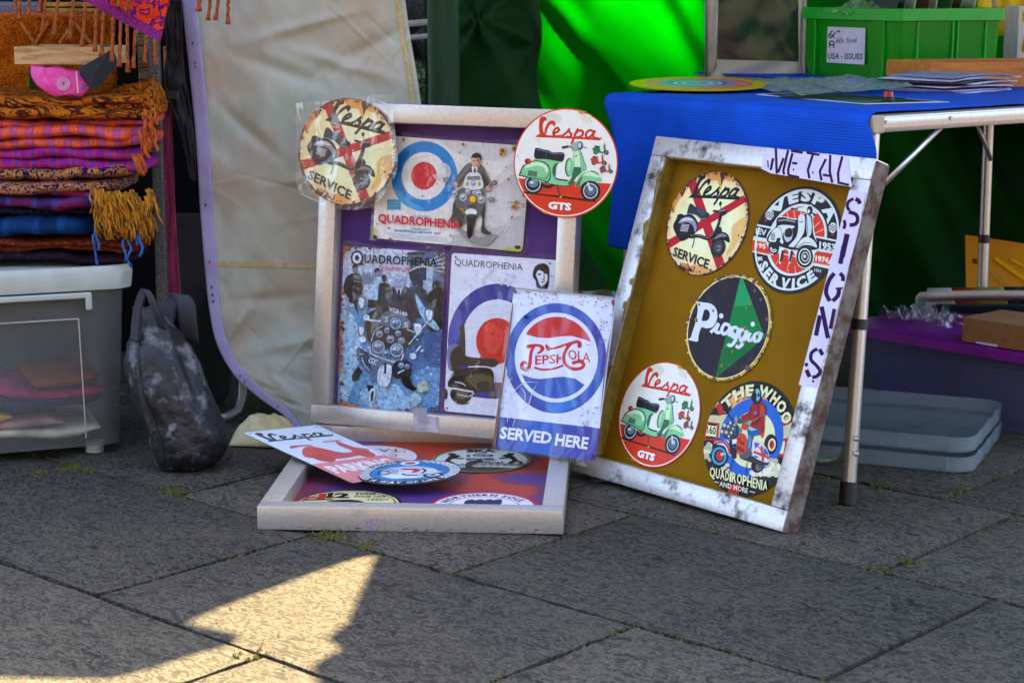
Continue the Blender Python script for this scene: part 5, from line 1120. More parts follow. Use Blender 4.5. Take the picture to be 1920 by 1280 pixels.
# ---- paper strips stuck to the leaning frame
def strip(name, px, letters, M):
    ps = [on_plane(u, v, M) for u, v in px]
    A = Art(lambda u, v: on_plane(u, v, M), None, z=.0012)
    t = MB(); t.prism([(x, y) for x, y in ps], .0006, .0011); o = t.build('paper_strip', print_paper, f2, local=True)
    letters(A); A.build('lettering', M_['paper'], o)
print_paper = simple('white_paper', (216, 210, 232), .8, bump=.2, bsc=60)
INK = (52, 26, 70)
def bar(A, w, *pts):
    A.line(INK, w, *pts, smooth=len(pts) > 2)
Z3 = lambda x, y: (x / 5.817 + 1420, y / 5.817 + 260)
Z4 = lambda x, y: (x / 4.571 + 1480, y / 4.571 + 460)
def metal(A):
    m0 = A.mp; A.mp = lambda x, y: m0(*Z3(x, y)); w = 27
    for seg in (((150, 345), (176, 215)), ((206, 106), (216, 385)), ((232, 372), (290, 215)), ((340, 128), (288, 350), (296, 395)), ((388, 160), (340, 345), (346, 402)), ((372, 136), (500, 156)), ((384, 268), (440, 274)), ((340, 400), (462, 424)), ((612, 172), (556, 345), (572, 436)), ((540, 155), (684, 180)), ((752, 225), (686, 360), (704, 458)), ((800, 178), (794, 360), (822, 484)), ((720, 396), (800, 410)), ((932, 195), (884, 380), (890, 470)), ((880, 480), (1004, 508))): A.line(INK, w, *seg, smooth=False)
    for x, y in ((400, 340), (610, 372)): A.ell(INK, x, y, 9, 13, 10)
    bar(A, 12, (118, 240), (124, 320))
    A.mp = m0
strip('paper', [Z3(46, 330), Z3(108, 100), Z3(990, 200), Z3(1036, 530), Z3(820, 493), Z3(520, 442), Z3(300, 404), Z3(150, 380)], metal, F2)
def signs_word(A):
    m0 = A.mp
    A.mp = lambda x, y: m0(*Z3(x, y))
    bar(A, 34, (1052, 656), (1000, 690), (985, 740), (1008, 785)); bar(A, 46, (1075, 660), (1110, 680), (1120, 715)); bar(A, 42, (1000, 800), (1080, 830), (1098, 890), (1070, 935), (1010, 945)); bar(A, 34, (950, 890), (960, 940), (945, 985)); bar(A, 58, (985, 1040), (930, 1290))
    A.mp = lambda x, y: m0(*Z4(x, y))
    bar(A, 40, (472, 0), (440, 160)); bar(A, 36, (390, 240), (345, 300), (318, 400), (350, 478)); bar(A, 34, (436, 240), (462, 268), (462, 308)); bar(A, 36, (430, 365), (420, 430), (375, 478)); bar(A, 16, (400, 372), (462, 366))
    bar(A, 38, (266, 600), (232, 774)); bar(A, 38, (280, 525), (335, 796)); bar(A, 32, (390, 545), (356, 715))
    bar(A, 30, (244, 886), (196, 920), (190, 980), (236, 1030), (268, 1080), (240, 1120), (200, 1132)); bar(A, 34, (262, 890), (290, 940)); bar(A, 36, (150, 1066), (178, 1128)); A.ell(INK, 150, 1022, 16, 18, 8); A.ell(INK, 208, 1164, 11, 11, 10)
    A.mp = m0
strip('paper', [Z3(1008, 560), Z3(1192, 585), Z4(560, 0), Z4(232, 1222), Z4(84, 1194), Z4(395, 0)], signs_word, F2)

# ---- sign plates
def plate(name, label, cat, M, outline, th, art, rad=None, mp=None, pm='print', group=None, clip=True, bead=True):
    t = thing(name, label, cat, M, group)
    MB().prism(outline, 0, th, bev=min(.0004, th * .3)).build('plate', M_['tin'], t, local=True, smooth=True, auto=30)
    A = Art(mp, outline if clip else None, z=th + .00005)
    if rad: A.rad = rad
    art(A)
    A.build('print', M_[pm], t)
    return t
def wrap(t, pts, z, amp=.0022, seed=0, m=None, crinkle=1.0):
    """thin loose film in front of a sign; pts is its outline in the sign's own metres"""
    cx = sum(p[0] for p in pts) / len(pts); cy = sum(p[1] for p in pts) / len(pts)
    n, k = 64, 22
    def f(a, b):
        x, y = poly_at(pts + [pts[0]], a); r = lerp(.02, 1.0, b); X, Y = cx + (x - cx) * r, cy + (y - cy) * r
        d = fbm(X * 9 + seed, Y * 3.0 + X * 5, seed, 4.0 * crinkle, 3)
        return Vector((X, Y, z + amp * (1 + d) + (.0015 * nz(a * 40, seed) if b > .95 else 0)))
    o = MB().grid(f, n, k, loop=True).build('plastic_wrap', m or M_['film'], t, local=True, smooth=True)
    return o
GTSU = lambda r: (lambda x, y: ((x - 627) / 545 * r, (648 - y) / 570 * r))
SERU = lambda r: (lambda x, y: ((x - 548) / 540 * r, (610 - y) / 585 * r))
def pl_angle(M, p, q):
    a, b = on_plane(*p, M), on_plane(*q, M); return math.atan2(b[1] - a[1], b[0] - a[0])
plate('round_sign', 'round green scooter sign hung on the top right corner of the upright frame', 'sign', F1 @ T(.5360, .5672, .004), circle(.1085), .0016, art_green_scooter, mp=GTSU(.1085), group='round tin scooter signs')
s_ = plate('round_sign', 'round black scooter service sign in a clear bag on the upright frame', 'sign', F1 @ T(.0641, .5699, .004), circle(.1108), .0016, art_service_scooter, mp=SERU(.1108), group='round tin scooter signs')
bagp = [SERU(.1108)(x, y) for x, y in ((-30, 110), (250, 60), (600, 10), (1030, -20), (1030, 120), (1075, 420), (1110, 720), (1060, 900), (850, 1190), (440, 1230), (40, 1050), (0, 700), (-10, 350))]
wrap(s_, bagp, .0035, .003, 3, m=film_mat('bag_film', .045, 12.0, .45, .18))
zb2 = -.0338
def disc2(label, cxy, r, art, mode, zoom=None, ang=None):
    M0 = F2 @ T(0, 0, zb2); c = on_plane(*cxy, M0); M = F2 @ T(c[0], c[1], zb2)
    if mode == 'px':
        sc, ox, oy = zoom; mp = lambda x, y: on_plane(x / sc + ox, y / sc + oy, M)
        return plate('round_sign', label, 'sign', M, circle(r), .0016, art, rad=r, mp=mp, group='round tin scooter signs')
    a = pl_angle(M0, *ang[0]) - ang[1]
    return plate('round_sign', label, 'sign', M @ Matrix.Rotation(a, 4, 'Z'), circle(r), .0016, art, rad=r, mp=mode(r), group='round tin scooter signs')
disc2('round black scooter service sign with red cross, top left on the olive board', (1326, 419), .1035, art_service_scooter, SERU, ang=(((1262.8, 482.3), (1335, 509.8)), math.atan2(-214 / 585, 476 / 540)))
disc2('round black and red badge sign, top right on the olive board', (1494, 450), .1015, art_badge, 'px', (5.565, 1390, 330))
disc2('round black sign with green diamond and rusty yellow rim, middle of the olive board', (1366, 614), .1045, art_diamond, 'px', (5.565, 1280, 500))
disc2('round green scooter sign, bottom left on the olive board', (1236, 777), .1035, art_green_scooter, GTSU, ang=(((1200.5, 723.3), (1297.3, 739.5)), 0.02))
disc2('round colourful rider sign, bottom right on the olive board', (1406, 822), .1075, art_band, 'px', (5.565, 1310, 700))

def rect_sign(name, label, Mp, bl, br, tl, art, zoom, film=None, pm='print', rr_=.007):
    a, b, c = (Vector(on_plane(*p, Mp)) for p in (bl, br, tl))
    ang = math.atan2(b.y - a.y, b.x - a.x); w = (b - a).length; h = (c - a).length
    M = Mp @ T(a.x, a.y, 0, ang)
    sc, ox, oy = zoom
    t = plate(name, label, 'sign', M, rrect(0, 0, w, h, rr_), .0012, art, mp=lambda x, y: on_plane(x / sc + ox, y / sc + oy, M), pm=pm, group='tin poster signs')
    if film is not None:
        e = .005
        wrap(t, [(-e, -e), (w * .33, -e), (w * .66, -e * .8), (w + e, -e), (w + e, h * .33), (w + e * .8, h * .66), (w + e, h + e), (w * .66, h + e), (w * .33, h + e), (-e, h + e), (-e, h * .66), (-e, h * .33)], .0030, .0026, film)
    return t
PB = F1 @ T(0, 0, -.0335)
rect_sign('tin_poster', 'wide tin poster with blue white and red roundel and a scooter rider', F1 @ T(0, 0, -.0300), (699, 446), (980, 472), (706, 253), art_film, (5.333, 690, 240), film=1, pm='print_half')
rect_sign('tin_poster', 'rust-edged blue street poster with a many-lamped scooter, left on the purple board', PB, (633, 757), (822, 775), (648, 461), art_street, (4.0, 640, 450), film=7, pm='print_photo')
rect_sign('tin_poster', 'white roundel poster with a dark parked scooter, half hidden on the purple board', PB, (833, 770), (1030, 789), (848, 474), art_target, (3.877, 830, 460), film=5, pm='print_half')
k_ = 1.068
PP = pose(EYE + (Vector((-.0326, 3.4253, .112)) - EYE) * k_, .419, .2715, -.0179)
rect_sign('tin_poster', 'tin cola sign in crinkled film leaning between the two standing frames', PP, (925.5, 840), (1117, 865), (966.5, 539.6), art_cola, (3.658, 920, 530), film=12, rr_=.009)

GLINT = simple('film_glint', (236, 238, 244), .12, transp=.25, spec=1.0)  # white tubes on the wraps that paint the glints along film folds
def glint_lines(t, zoom, curves, M, r=.0007):
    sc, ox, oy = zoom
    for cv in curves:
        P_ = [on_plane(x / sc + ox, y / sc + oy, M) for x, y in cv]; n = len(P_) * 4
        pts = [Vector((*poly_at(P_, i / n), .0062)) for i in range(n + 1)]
        MB().tube(pts, [r * (.35 + .9 * math.sin(math.pi * (i + .5) / (n + 1)) + .3 * nz(i * .9, cv[0][0])) for i in range(n + 1)], 6).build('glint_crease', GLINT, t, local=True, smooth=True)
def find(lab): return [o_ for o_ in COL.objects if o_.get('label', '').startswith(lab)][0]
t_ = find('tin cola sign'); glint_lines(t_, (3.658, 920, 530), ([(132, 830), (140, 780), (190, 724), (250, 684), (336, 686)], [(214, 716), (240, 752), (244, 800), (228, 880)], [(322, 704), (292, 756), (268, 836), (226, 886)], [(134, 860), (128, 910), (122, 960)], [(186, 860), (176, 930), (158, 990)], [(214, 572), (250, 596), (300, 592)], [(176, 60), (184, 50), (178, 72)]), wm(t_))
t_ = find('round black scooter service sign in a clear bag'); glint_lines(t_, (5.82, 560, 180), ([(830, 660), (840, 600), (880, 574), (960, 590), (1040, 570)], [(960, 830), (990, 770), (1020, 660), (1060, 650)], [(880, 700), (920, 650), (1000, 650)], [(700, 40), (820, 60), (940, 130), (1010, 220)], [(760, 20), (900, 60), (990, 120)], [(20, 1060), (120, 1110), (240, 1150)], [(930, 860), (970, 850)]), wm(t_), .0006)
t_ = find('wide tin poster'); glint_lines(t_, (5.333, 690, 240), ([(1150, 640), (1250, 540), (1400, 400), (1480, 310)], [(1210, 1150), (1300, 1060), (1400, 930), (1440, 780)], [(1240, 620), (1380, 520), (1500, 420)], [(440, 900), (430, 1000), (360, 1090)]), wm(t_), .0005)
# ---- signs lying in the flat frame
def flat_disc(label, c, r, art, z, ang=0.0, tilt=0.0, tdir=0.0):
    M = Matrix.Translation((c[0], c[1], z)) @ Matrix.Rotation(tdir, 4, 'Z') @ Matrix.Rotation(tilt, 4, 'X') @ Matrix.Rotation(ang - tdir, 4, 'Z')
    return plate('round_sign', label, 'sign', M, circle(r), .0014, art, rad=r, mp=lambda x, y: (x * r, -y * r), group='round tin scooter signs')
def art_ska(A):
    BK, W = (34, 30, 28), (206, 208, 202)
    A.ell((150, 140, 110), 0, 0, 1, 1, 56); A.ell(BK, 0, 0, .965, .965, 56); A.ell(W, 0, 0, .93, .93, 56)
    for j in range(3):
        for i in range(26):
            x0 = -.9 + i * .07; y0 = .30 + j * .07
            if (i + j) % 2: A.poly(BK, (x0, y0), (x0 + .07, y0), (x0 + .07, y0 + .07), (x0, y0 + .07))
    A.ell(BK, 0, 1.0, .9, .42, 40)
    A.text(BK, 'SKA', (-.30, -.62), (.30, -.62), .24, .05); A.text(BK, 'AND', (-.12, -.46), (.12, -.46), .10, .02); A.text(BK, '2 TONE', (-.30, -.26), (.24, -.26), .15, .04); A.text(BK, 'MADNESS', (-.30, .0), (.26, .0), .13, .04); A.text(BK, 'THE', (.06, .13), (.18, .13), .07, .01); A.text(BK, 'SPECIALS', (-.06, .30), (.44, .30), .13, .04); A.line(BK, .03, (-.3, .06), (0, .08), (.3, .05))
    for s in (-1, 1):
        k = lambda x, y: (s * x, y)
        A.blob(BK, [k(.42, -.30), k(.52, -.42), k(.62, -.34), k(.70, -.10), k(.72, .12), k(.60, .30), k(.52, .28), k(.62, .08), k(.56, -.10), k(.40, -.06), k(.36, -.14), k(.50, -.18)]); A.ell(BK, s * .60, -.46, .08, .10, 12); A.line(BK, .06, k(.70, .08), k(.80, .24), k(.76, .36))
    A.blob(BK, [(-.32, .44), (-.28, .20), (-.12, .10), (-.02, .16), (-.10, .30), (-.18, .50), (-.1, .62), (-.3, .62)]); A.ell(BK, -.04, .10, .08, .10, 12)
    A.dring((150, 132, 80), .955, .99)
def art_mod(A):
    W, BL, BK, RED = (216, 222, 226), (24, 118, 184), (28, 34, 50), (196, 32, 44)
    A.ell(BK, 0, 0, 1, 1, 56); A.ell(W, 0, 0, .97, .97, 56)
    for j in range(3):
        for i in range(84):
            if (i + j) % 2 == 0:
                a, b = 2 * math.pi * i / 84, 2 * math.pi * (i + 1) / 84; r0, r1 = .76 + j * .065, .825 + j * .065
                A.z -= A.dz; A.fill([(r0 * math.cos(a), r0 * math.sin(a)), (r1 * math.cos(a), r1 * math.sin(a)), (r1 * math.cos(b), r1 * math.sin(b)), (r0 * math.cos(b), r0 * math.sin(b))], BK)
    A.z += A.dz
    A.ell(BK, 0, 0, .77, .77, 48); A.ell(BL, 0, 0, .75, .75, 48); A.ell(W, -.02, .06, .56, .5, 40)
    A.ring(BK, 0, 0, .985, .985, .77, 40, 38, 142); A.arc(W, 'A WAY OF LIFE', 0, 0, .95, .95, 224, 316, .15, .04, foot=True)
    A.ring(BK, 0, 0, .985, .985, .77, 20, 205, 250); A.arc(W, 'MODS', 0, 0, .8, .8, 152, 116, .14, .04)
    A.ell(BL, -.1, -.72, .27, .25, 24); A.ell(W, -.1, -.72, .19, .18, 24); A.ell(RED, -.1, -.72, .11, .10, 20); A.line(BK, .04, (-.2, -1.0), (-.16, -.94), smooth=False)
    # striped scooter
    A.ell(BK, .50, .30, .20, .20, 24); A.ell((190, 200, 206), .50, .30, .13, .13, 20); A.ell(BK, .50, .30, .06, .06, 14); A.ell(BK, -.48, .06, .13, .2, 20); A.ell((180, 190, 200), -.48, .06, .08, .13, 16)
    A.blob((206, 212, 220), [(-.56, -.12), (-.30, -.20), (-.16, .06), (0, .24), (.2, .26), (.62, .10), (.60, .02), (.3, -.10), (.14, -.02), (-.02, .06), (-.14, -.10), (-.2, -.3), (-.4, -.34)]); A.blob(RED, [(-.2, -.24), (.06, -.26), (.2, -.14), (.14, .08), (.04, .04), (.06, -.12), (-.12, -.14)]); A.line(BK, .05, (.2, -.24), (.3, -.06), (.26, .16)); A.line(W, .05, (.26, -.24), (.36, -.06), (.32, .14)); A.line(RED, .03, (-.1, .24), (.2, .32), (.4, .26)); A.line(BK, .05, (-.12, .16), (.0, .30), (.2, .3))
    for x, y in ((-.36, -.02), (-.28, .08), (-.4, -.16), (-.3, -.1)): A.ell(BL, x, y, .07, .08, 14); A.ell(W, x, y, .045, .05, 12); A.ell(RED, x, y, .02, .02, 8)
    A.line((120, 130, 140), .02, (-.6, -.2), (-.3, -.2), (.0, -.34), (.6, -.2)); A.text((150, 196, 220), 'IN FOUR DECADES', (-.22, .58), (.40, .60), .07, .0)
def art_white(A):
    W, BK = (220, 214, 216), (44, 38, 44)
    A.ell((180, 172, 176), 0, 0, 1, 1, 48); A.ell(W, 0, 0, .98, .98, 48); A.line(BK, .02, (.15, -.62), (.75, -.56), (.72, -.3), smooth=False)
    A.text(BK, 'TA', (.66, -.66), (.20, -.70), .28, .0, (0, 1)); A.text(BK, 'C', (.60, -.22), (.44, -.24), .2, .02, (0, 1)); A.blob((214, 150, 150), [(-.2, .1), (.4, .0), (.8, .3), (.5, .7), (-.2, .6)])
def art_two(A):
    BK, CR, RED = (30, 28, 28), (206, 202, 150), (190, 40, 30)
    A.ell(BK, 0, 0, 1, 1, 56); A.ell(CR, 0, 0, .95, .95, 56); A.ring(BK, 0, 0, .90, .90, .97, 48)
    A.text(BK, '2', (-.32, -.42), (-.02, -.42), .36, .06); A.text(BK, 'TONE', (.06, -.66), (.46, -.66), .15, .05); A.text(BK, 'TOUR 1979', (.06, -.48), (.66, -.48), .13, .04); A.text(BK, 'LEEDS', (.34, -.28), (.74, -.28), .13, .02)
    A.poly(RED, (-.60, -.72), (-.46, -.74), (-.46, -.3), (-.62, -.3)); A.poly(RED, (-.85, -.5), (-.30, -.56), (-.30, -.44), (-.88, -.38)); A.poly(BK, (-.44, -.8), (-.34, -.8), (-.34, -.4), (-.44, -.4)); A.poly(BK, (-.86, -.34), (-.3, -.36), (-.3, -.28), (-.88, -.24)); A.ell(BK, -.06, -.1, .36, .22, 20)
def art_soul(A):
    RED, W, NV = (196, 30, 52), (224, 222, 226), (34, 38, 78)
    A.ell(RED, 0, 0, 1, 1, 56); A.ell(W, 0, 0, .93, .93, 56); A.ring(RED, 0, 0, .68, .68, .96, 48); A.arc(NV, 'NORTHERN SOUL', 0, 0, .72, .72, 158, 22, .16, .06)
    for i in range(4): A.blob(NV, [(-.34 + i * .17, -.36), (-.26 + i * .17, -.48), (-.16 + i * .17, -.46), (-.2 + i * .17, -.1), (-.34 + i * .17, -.1)])
zb3 = .0123
c = at(902.5, 863.5, z=zb3); flat_disc('round white and black dancing figures sign at the back of the flat frame', c, .1, art_ska, zb3 + .0004, .02)
c = at(690, 858, z=zb3); flat_disc('plain white round sign lying upside down under the upright frame', c, .1, art_white, zb3 + .0002, .05)
c = at(660, 920, z=zb3); flat_disc('round cream and black music tour sign at the front left of the flat frame', (c.x, c.y - .1), .1, art_two, zb3 + .0004, -.02)
c = at(908, 924, z=zb3); flat_disc('round red-rimmed white music sign at the front right of the flat frame', (c.x, c.y - .1), .1, art_soul, zb3 + .0004, .03)
c = at(768, 889, z=.030); flat_disc('round blue striped scooter sign with chequered rim lying on the pile', c, .1, art_mod, .034, -.10, -.05, 1.1)
# tilted card propped over the left rail
PA, PBc, PD = Vector((-.5386, 3.6771, .080)), Vector((-.4091, 3.8323, .060)), Vector((-.3016, 3.4837, .030))
ex = (PBc - PA).normalized(); ey = -((PD - PA) - ex * (PD - PA).dot(ex)).normalized(); n_ = ex.cross(ey)
Mc = Matrix((ex, ey, n_)).transposed().to_4x4(); Mc.translation = PD
def art_parking(A):
    W, RD, BK = (210, 222, 232), (204, 66, 62), (50, 54, 62)
    w, h = .203, .31
    A.poly(W, (0, 0), (w, 0), (w, h), (0, h)); A.poly((222, 132, 134), (0, 0), (w, 0), (w, h * .36), (0, h * .36))  # red field paled to carry the glare on the card
    f = affine([(302, 392), (1002, 370), (345, 185)], [(.012, h * .80), (.192, h * .80), (.022, h * .965)])
    vespa_script(A, BK, f, 26)
    A.blob((208, 84, 80), [(.02, .15), (.05, .19), (.08, .20), (.10, .18), (.12, .15), (.15, .15), (.15, .19), (.165, .21), (.175, .17), (.195, .15), (.17, .13), (.1, .12), (.06, .13)]); A.ell((200, 76, 72), .055, .135, .024, .024, 16); A.ell((200, 76, 72), .165, .13, .022, .022, 16); A.line((208, 84, 80), .006, (.13, .215), (.18, .212), smooth=False); A.blob((208, 84, 80), [(.03, .2), (.06, .205), (.09, .2), (.08, .21), (.04, .214)])
    A.text((232, 226, 226), 'PARKING', (.012, .052), (.19, .052), .042, .05, (0, 1)); A.text((232, 226, 226), 'ONLY', (.05, .012), (.15, .012), .022, .03, (0, 1))
    for x, y in ((.01, h - .01), (w - .01, h - .01), (.01, .01)): A.ell((120, 120, 120), x, y, .003, .003, 10)
plate('tin_poster', 'white and red scooter parking card propped across the flat frame', 'sign', Mc, rrect(0, 0, .203, .31, .006), .0012, art_parking, mp=lambda x, y: (x, y), group='tin poster signs')

# purple ink and grime on the front rail of the flat frame
A = Art(lambda x, y: (x, y), None)
for k in range(26):
    x, y = .212 + iq.gauss(0, .008), .014 + iq.gauss(0, .005); A.ell(iq.choice([(150, 110, 190), (170, 140, 200)]), x, y, iq.uniform(.0005, .0022), iq.uniform(.0008, .003), 7)
for k in range(30):
    A.ell(iq.choice([(120, 90, 70), (96, 70, 60), (150, 130, 110)]), iq.uniform(.01, .53), abs(iq.gauss(0, .004)) + .003, iq.uniform(.001, .006), iq.uniform(.0004, .0012), 7)
for k in range(14): A.ell((70, 60, 56), iq.uniform(.01, .53), iq.uniform(.006, .038), .0006, .0006, 6)
o = A.build('ink_marks', M_['paper'], f3); o.matrix_basis = FA; tag(o, kind='stuff')
# ================================================================== scarf stall on the left
M_['tub'] = simple('milky_tub_plastic', (166, 172, 172), .3, transp=.77, spec=.6, sc=8, tcol=(222, 228, 230))
M_['tub_rim'] = simple('milky_tub_rim', (186, 194, 186), .35, transp=.12, spec=.6, transl=.0)
def rbox(w, d, r, k=5):
    out = []
    for cx, cy, a in ((w / 2 - r, d / 2 - r, 0), (-w / 2 + r, d / 2 - r, 90), (-w / 2 + r, -d / 2 + r, 180), (w / 2 - r, -d / 2 + r, 270)):
        out += [(cx + r * math.cos(R(a + j * 90 / k)), cy + r * math.sin(R(a + j * 90 / k))) for j in range(k + 1)]
    return out
def shell(mb, rings, M, close=True):
    """loft through (w, d, r, z) rings; last ring joins back if it is an inner one"""
    n = None; V = []
    for (w, d, r, z) in rings:
        q = rbox(w, d, r); n = len(q); V += [M @ Vector((x, y, z)) for x, y in q]
    F = []
    for k in range(len(rings) - 1):
        F += [(k * n + j, k * n + (j + 1) % n, (k + 1) * n + (j + 1) % n, (k + 1) * n + j) for j in range(n)]
    F.append(tuple(range(n))[::-1]) if close else None
    mb.add(V, F); return mb
tw, td, th = .60, .40, .375
yaw_t = math.atan2(.359, .933)
fr_ = Vector((-.800, 3.835, 0)); ex = Vector((.933, .359, 0)); ey = Vector((-.359, .933, 0))
TM = yawm(fr_ - ex * (tw / 2 - .02) + ey * (td / 2 - .012) + Vector((0, 0, .02)), yaw_t)
tub = thing('storage_tub', 'milky see-through plastic tub under the stack of scarves', 'tub', TM)
shell(MB(), [(tw - .05, td - .05, .035, .0), (tw - .045, td - .045, .04, .012), (tw - .012, td - .012, .04, th - .02)], TM).build('body', M_['tub'], tub, smooth=True, auto=50)
rim = MB(); shell(rim, [(tw - .012, td - .012, .04, th - .048), (tw + .018, td + .018, .045, th - .046), (tw + .024, td + .024, .045, th - .012), (tw + .012, td + .012, .045, th), (tw - .02, td - .02, .04, th)], TM, close=False); rim.build('rim', M_['tub_rim'], tub, smooth=True, auto=40)
lid = MB(); shell(lid, [(tw + .004, td + .004, .04, th - .006), (tw + .004, td + .004, .04, th + .001)], TM); lid.v and lid.build('lid', M_['tub_rim'], tub)
hx0, hx1, hy = (tw / 2 - .32), (tw / 2 - .085), -td / 2 - .006
hb = MB(); hb.box(((hx0 + hx1) / 2, hy, th - .056), (hx1 - hx0, .012, .012), TM, bev=.003); hb.build('handle_bar', M_['tub_rim'], tub)
for x in (hx0, hx1): MB().box((x, hy, th - .068), (.013, .014, .036), TM, bev=.003).build('handle_clip', M_['tub_rim'], tub)
zz = lambda z: -td / 2 + .02 - .016 * z / th - .0045
pn = MB()
for a, b in ((((tw / 2 - .33), .035), ((tw / 2 - .33), .27)), (((tw / 2 - .33), .27), ((tw / 2 - .105), .27)), (((tw / 2 - .105), .27), ((tw / 2 - .098), .02))):
    pn.tube([TM @ Vector((a[0], zz(a[1]), a[1])), TM @ Vector((b[0], zz(b[1]), b[1]))], .0014, 6)
tag(pn.build('moulded_panel_line', simple('moulded_line', (196, 190, 176), .5), tub), kind='stuff')
for x in (-1, 1):
    for y in (-1, 1):
        p = TM @ Vector((x * (tw / 2 - .075), y * (td / 2 - .06), 0))
        MB().tube([(p.x, p.y, .0), (p.x, p.y, .021)], .019, 14).build('foot', M_['tub_rim'], tub, smooth=True, auto=40)
# folded cloths seen through the tub
cr_ = random.Random(9)
cl = [((236, 222, 190), 'cream folded cloth at the bottom of the tub'), ((206, 150, 136), 'dusty pink folded cloth in the tub'), ((226, 160, 60), 'ochre folded cloth in the tub'), ((42, 44, 62), 'dark navy folded cloth in the tub'), ((190, 30, 96), 'magenta folded cloth in the tub'), ((150, 60, 20), 'rust orange folded cloth on top in the tub')]
for k, (c, lab) in enumerate(cl):
    z0 = .010 + k * .021; m = simple('tub_cloth', c, .95, c2=tuple(int(x * .6) for x in c), sc=9, bump=.3)
    x0, x1 = ((-.25, .235), (-.25, .16), (-.2, .06), (-.02, .24), (.04, .245), (.10, .24))[k]
    def f(a, b, k=k, z0=z0, x0=x0, x1=x1):
        w_ = 2 * math.pi * a; x = lerp(x0, x1, b); e = max(.15, min(1, min(b, 1 - b) * 12))
        y = -.040 + .128 * math.copysign(abs(math.cos(w_)) ** .5, math.cos(w_)) + .01 * nz(x * 20, k)
        z = z0 + .02 + .014 * e * math.copysign(abs(math.sin(w_)) ** .7, math.sin(w_)) + .012 * nz(x * 9, k * 3.1) + .018 * max(0, b - .75)
        return TM @ Vector((x, y, max(z, .004)))
    mb = MB().grid(f, 20, 40, loop=True); mb.f += [tuple(range(20))[::-1], tuple(range(len(mb.v) - 20, len(mb.v)))]
    tag(mb.build('folded_cloth', m, smooth=True), lab, 'cloth', 'cloths in the tub')

# ---- stack of folded scarves
PA_ = {
 'rust': pattern('paisley_rust', [(60, 24, 26), (96, 44, 24), (196, 116, 22), (150, 70, 20)], sc=17, stretch=(.7, 1.2, 1.5)),
 'plaid1': pattern('plaid_orange', [(226, 104, 14), (206, 60, 80), (150, 90, 150), (190, 70, 130)], 'plaid', sc=9.0),
 'plaid2': pattern('plaid_purple', [(146, 40, 150), (196, 60, 40), (110, 60, 170), (120, 30, 120)], 'plaid', sc=8.0),
 'navy': pattern('paisley_navy', [(36, 20, 60), (50, 26, 80), (206, 142, 60), (70, 30, 70)], sc=24),
 'wine': pattern('wine_stripe', [(110, 20, 48), (70, 60, 130), (50, 20, 50), (140, 30, 70)], 'plaid', sc=3.0),
 'black': pattern('black_blue', [(18, 16, 26), (24, 22, 40), (40, 60, 104), (20, 16, 26)], sc=22),
 'blue': pattern('blue_cloth', [(16, 46, 92), (24, 64, 118), (14, 30, 64), (20, 40, 80)], 'plaid', sc=2.5),
 'ember': pattern('ember', [(30, 16, 22), (120, 50, 22), (40, 16, 30), (150, 70, 24)], sc=28),
 'dark': pattern('dark_cloth', [(24, 18, 28), (34, 24, 36), (50, 30, 50)], sc=20)}
def strands(parent, mat, spots, ln, r=.0022, seed=0, lean=(0, 0), name='fringe', drop=1.0, n=2):
    q = random.Random(seed); mb = MB()
    for p in spots:
        p = Vector(p)
        for k in range(n):
            L = ln * q.uniform(.75, 1.2); dx, dy = lean[0] * L + q.gauss(0, .13) * L, lean[1] * L + q.gauss(0, .1) * L
            st_ = p + Vector((q.gauss(0, .002), q.gauss(0, .002), 0)); wv = q.uniform(-.12, .12) * L
            pts = [st_, st_ + Vector((dx * .35 + wv, dy * .5 - .004, -L * .3 * drop)), st_ + Vector((dx * .75 - wv, dy * .9 - .004, -L * .66 * drop)), st_ + Vector((dx, dy, -L * drop))]
            pts = [Vector(poly_at([tuple(x) for x in pts], i / 6)) for i in range(7)]
            mb.tube(pts, [r, r * 1.05, r * .95, r, r * .9, r * 1.1, r * 1.25], 5)
    return tag(mb.build(name, mat, parent, smooth=True), kind='stuff')
def zpx(v, y=3.84): return at(150, v, y=y).z
def scarf(lab, m, layers, fr=None):
    zs = [zpx(l[1]) for l in layers]
    t = thing('folded_scarf', lab, 'scarf', (-.98, 3.98, min(zs)), 'folded scarves in the stack')
    for i, (vt, vb, ur, yf, sd, round_) in enumerate(layers):
        z1, z0 = zpx(vt), zpx(vb); xr = at(ur, (vt + vb) / 2, y=3.86).x
        def f(a, b, z0=z0, z1=z1, xr=xr, yf=yf, sd=sd):
            w_ = 2 * math.pi * a; x = lerp(-1.30, xr, b)
            en = min(1, ((xr - x) / .035)) if xr - x < .035 else 1; en = math.sqrt(max(0.0, 1 - (1 - en) ** 2)) * .92 + .08
            h_ = (z1 - z0) / 2; zc = (z0 + z1) / 2 + .013 * nz(x * 6, sd * 3.7) + .005 * nz(x * 19, sd)
            cy, sy = math.cos(w_), math.sin(w_)
            y0 = yf + .022 * nz(x * 5, sd * 1.9) + .008 * nz(x * 17, sd) + .30 * (x + .73) * -.0
            yb = yf + .26; ym, yh = (y0 + yb) / 2, (yb - y0) / 2
            yy = ym + yh * en * math.copysign(abs(cy) ** .35, cy)
            zz_ = zc + h_ * (.35 + .65 * en) * math.copysign(abs(sy) ** .75, sy) * (1 + .18 * nz(x * 12, sd * 2, w_)) + .0025 * nz(x * 30, yy * 14, sd)
            return Vector((x, yy, zz_))
        mb = MB().grid(f, 36, 90, loop=True); k = 36; mb.f += [tuple(range(k))[::-1], tuple(range(len(mb.v) - k, len(mb.v)))]
        mb.build('fold', m, t, smooth=True)
    return t
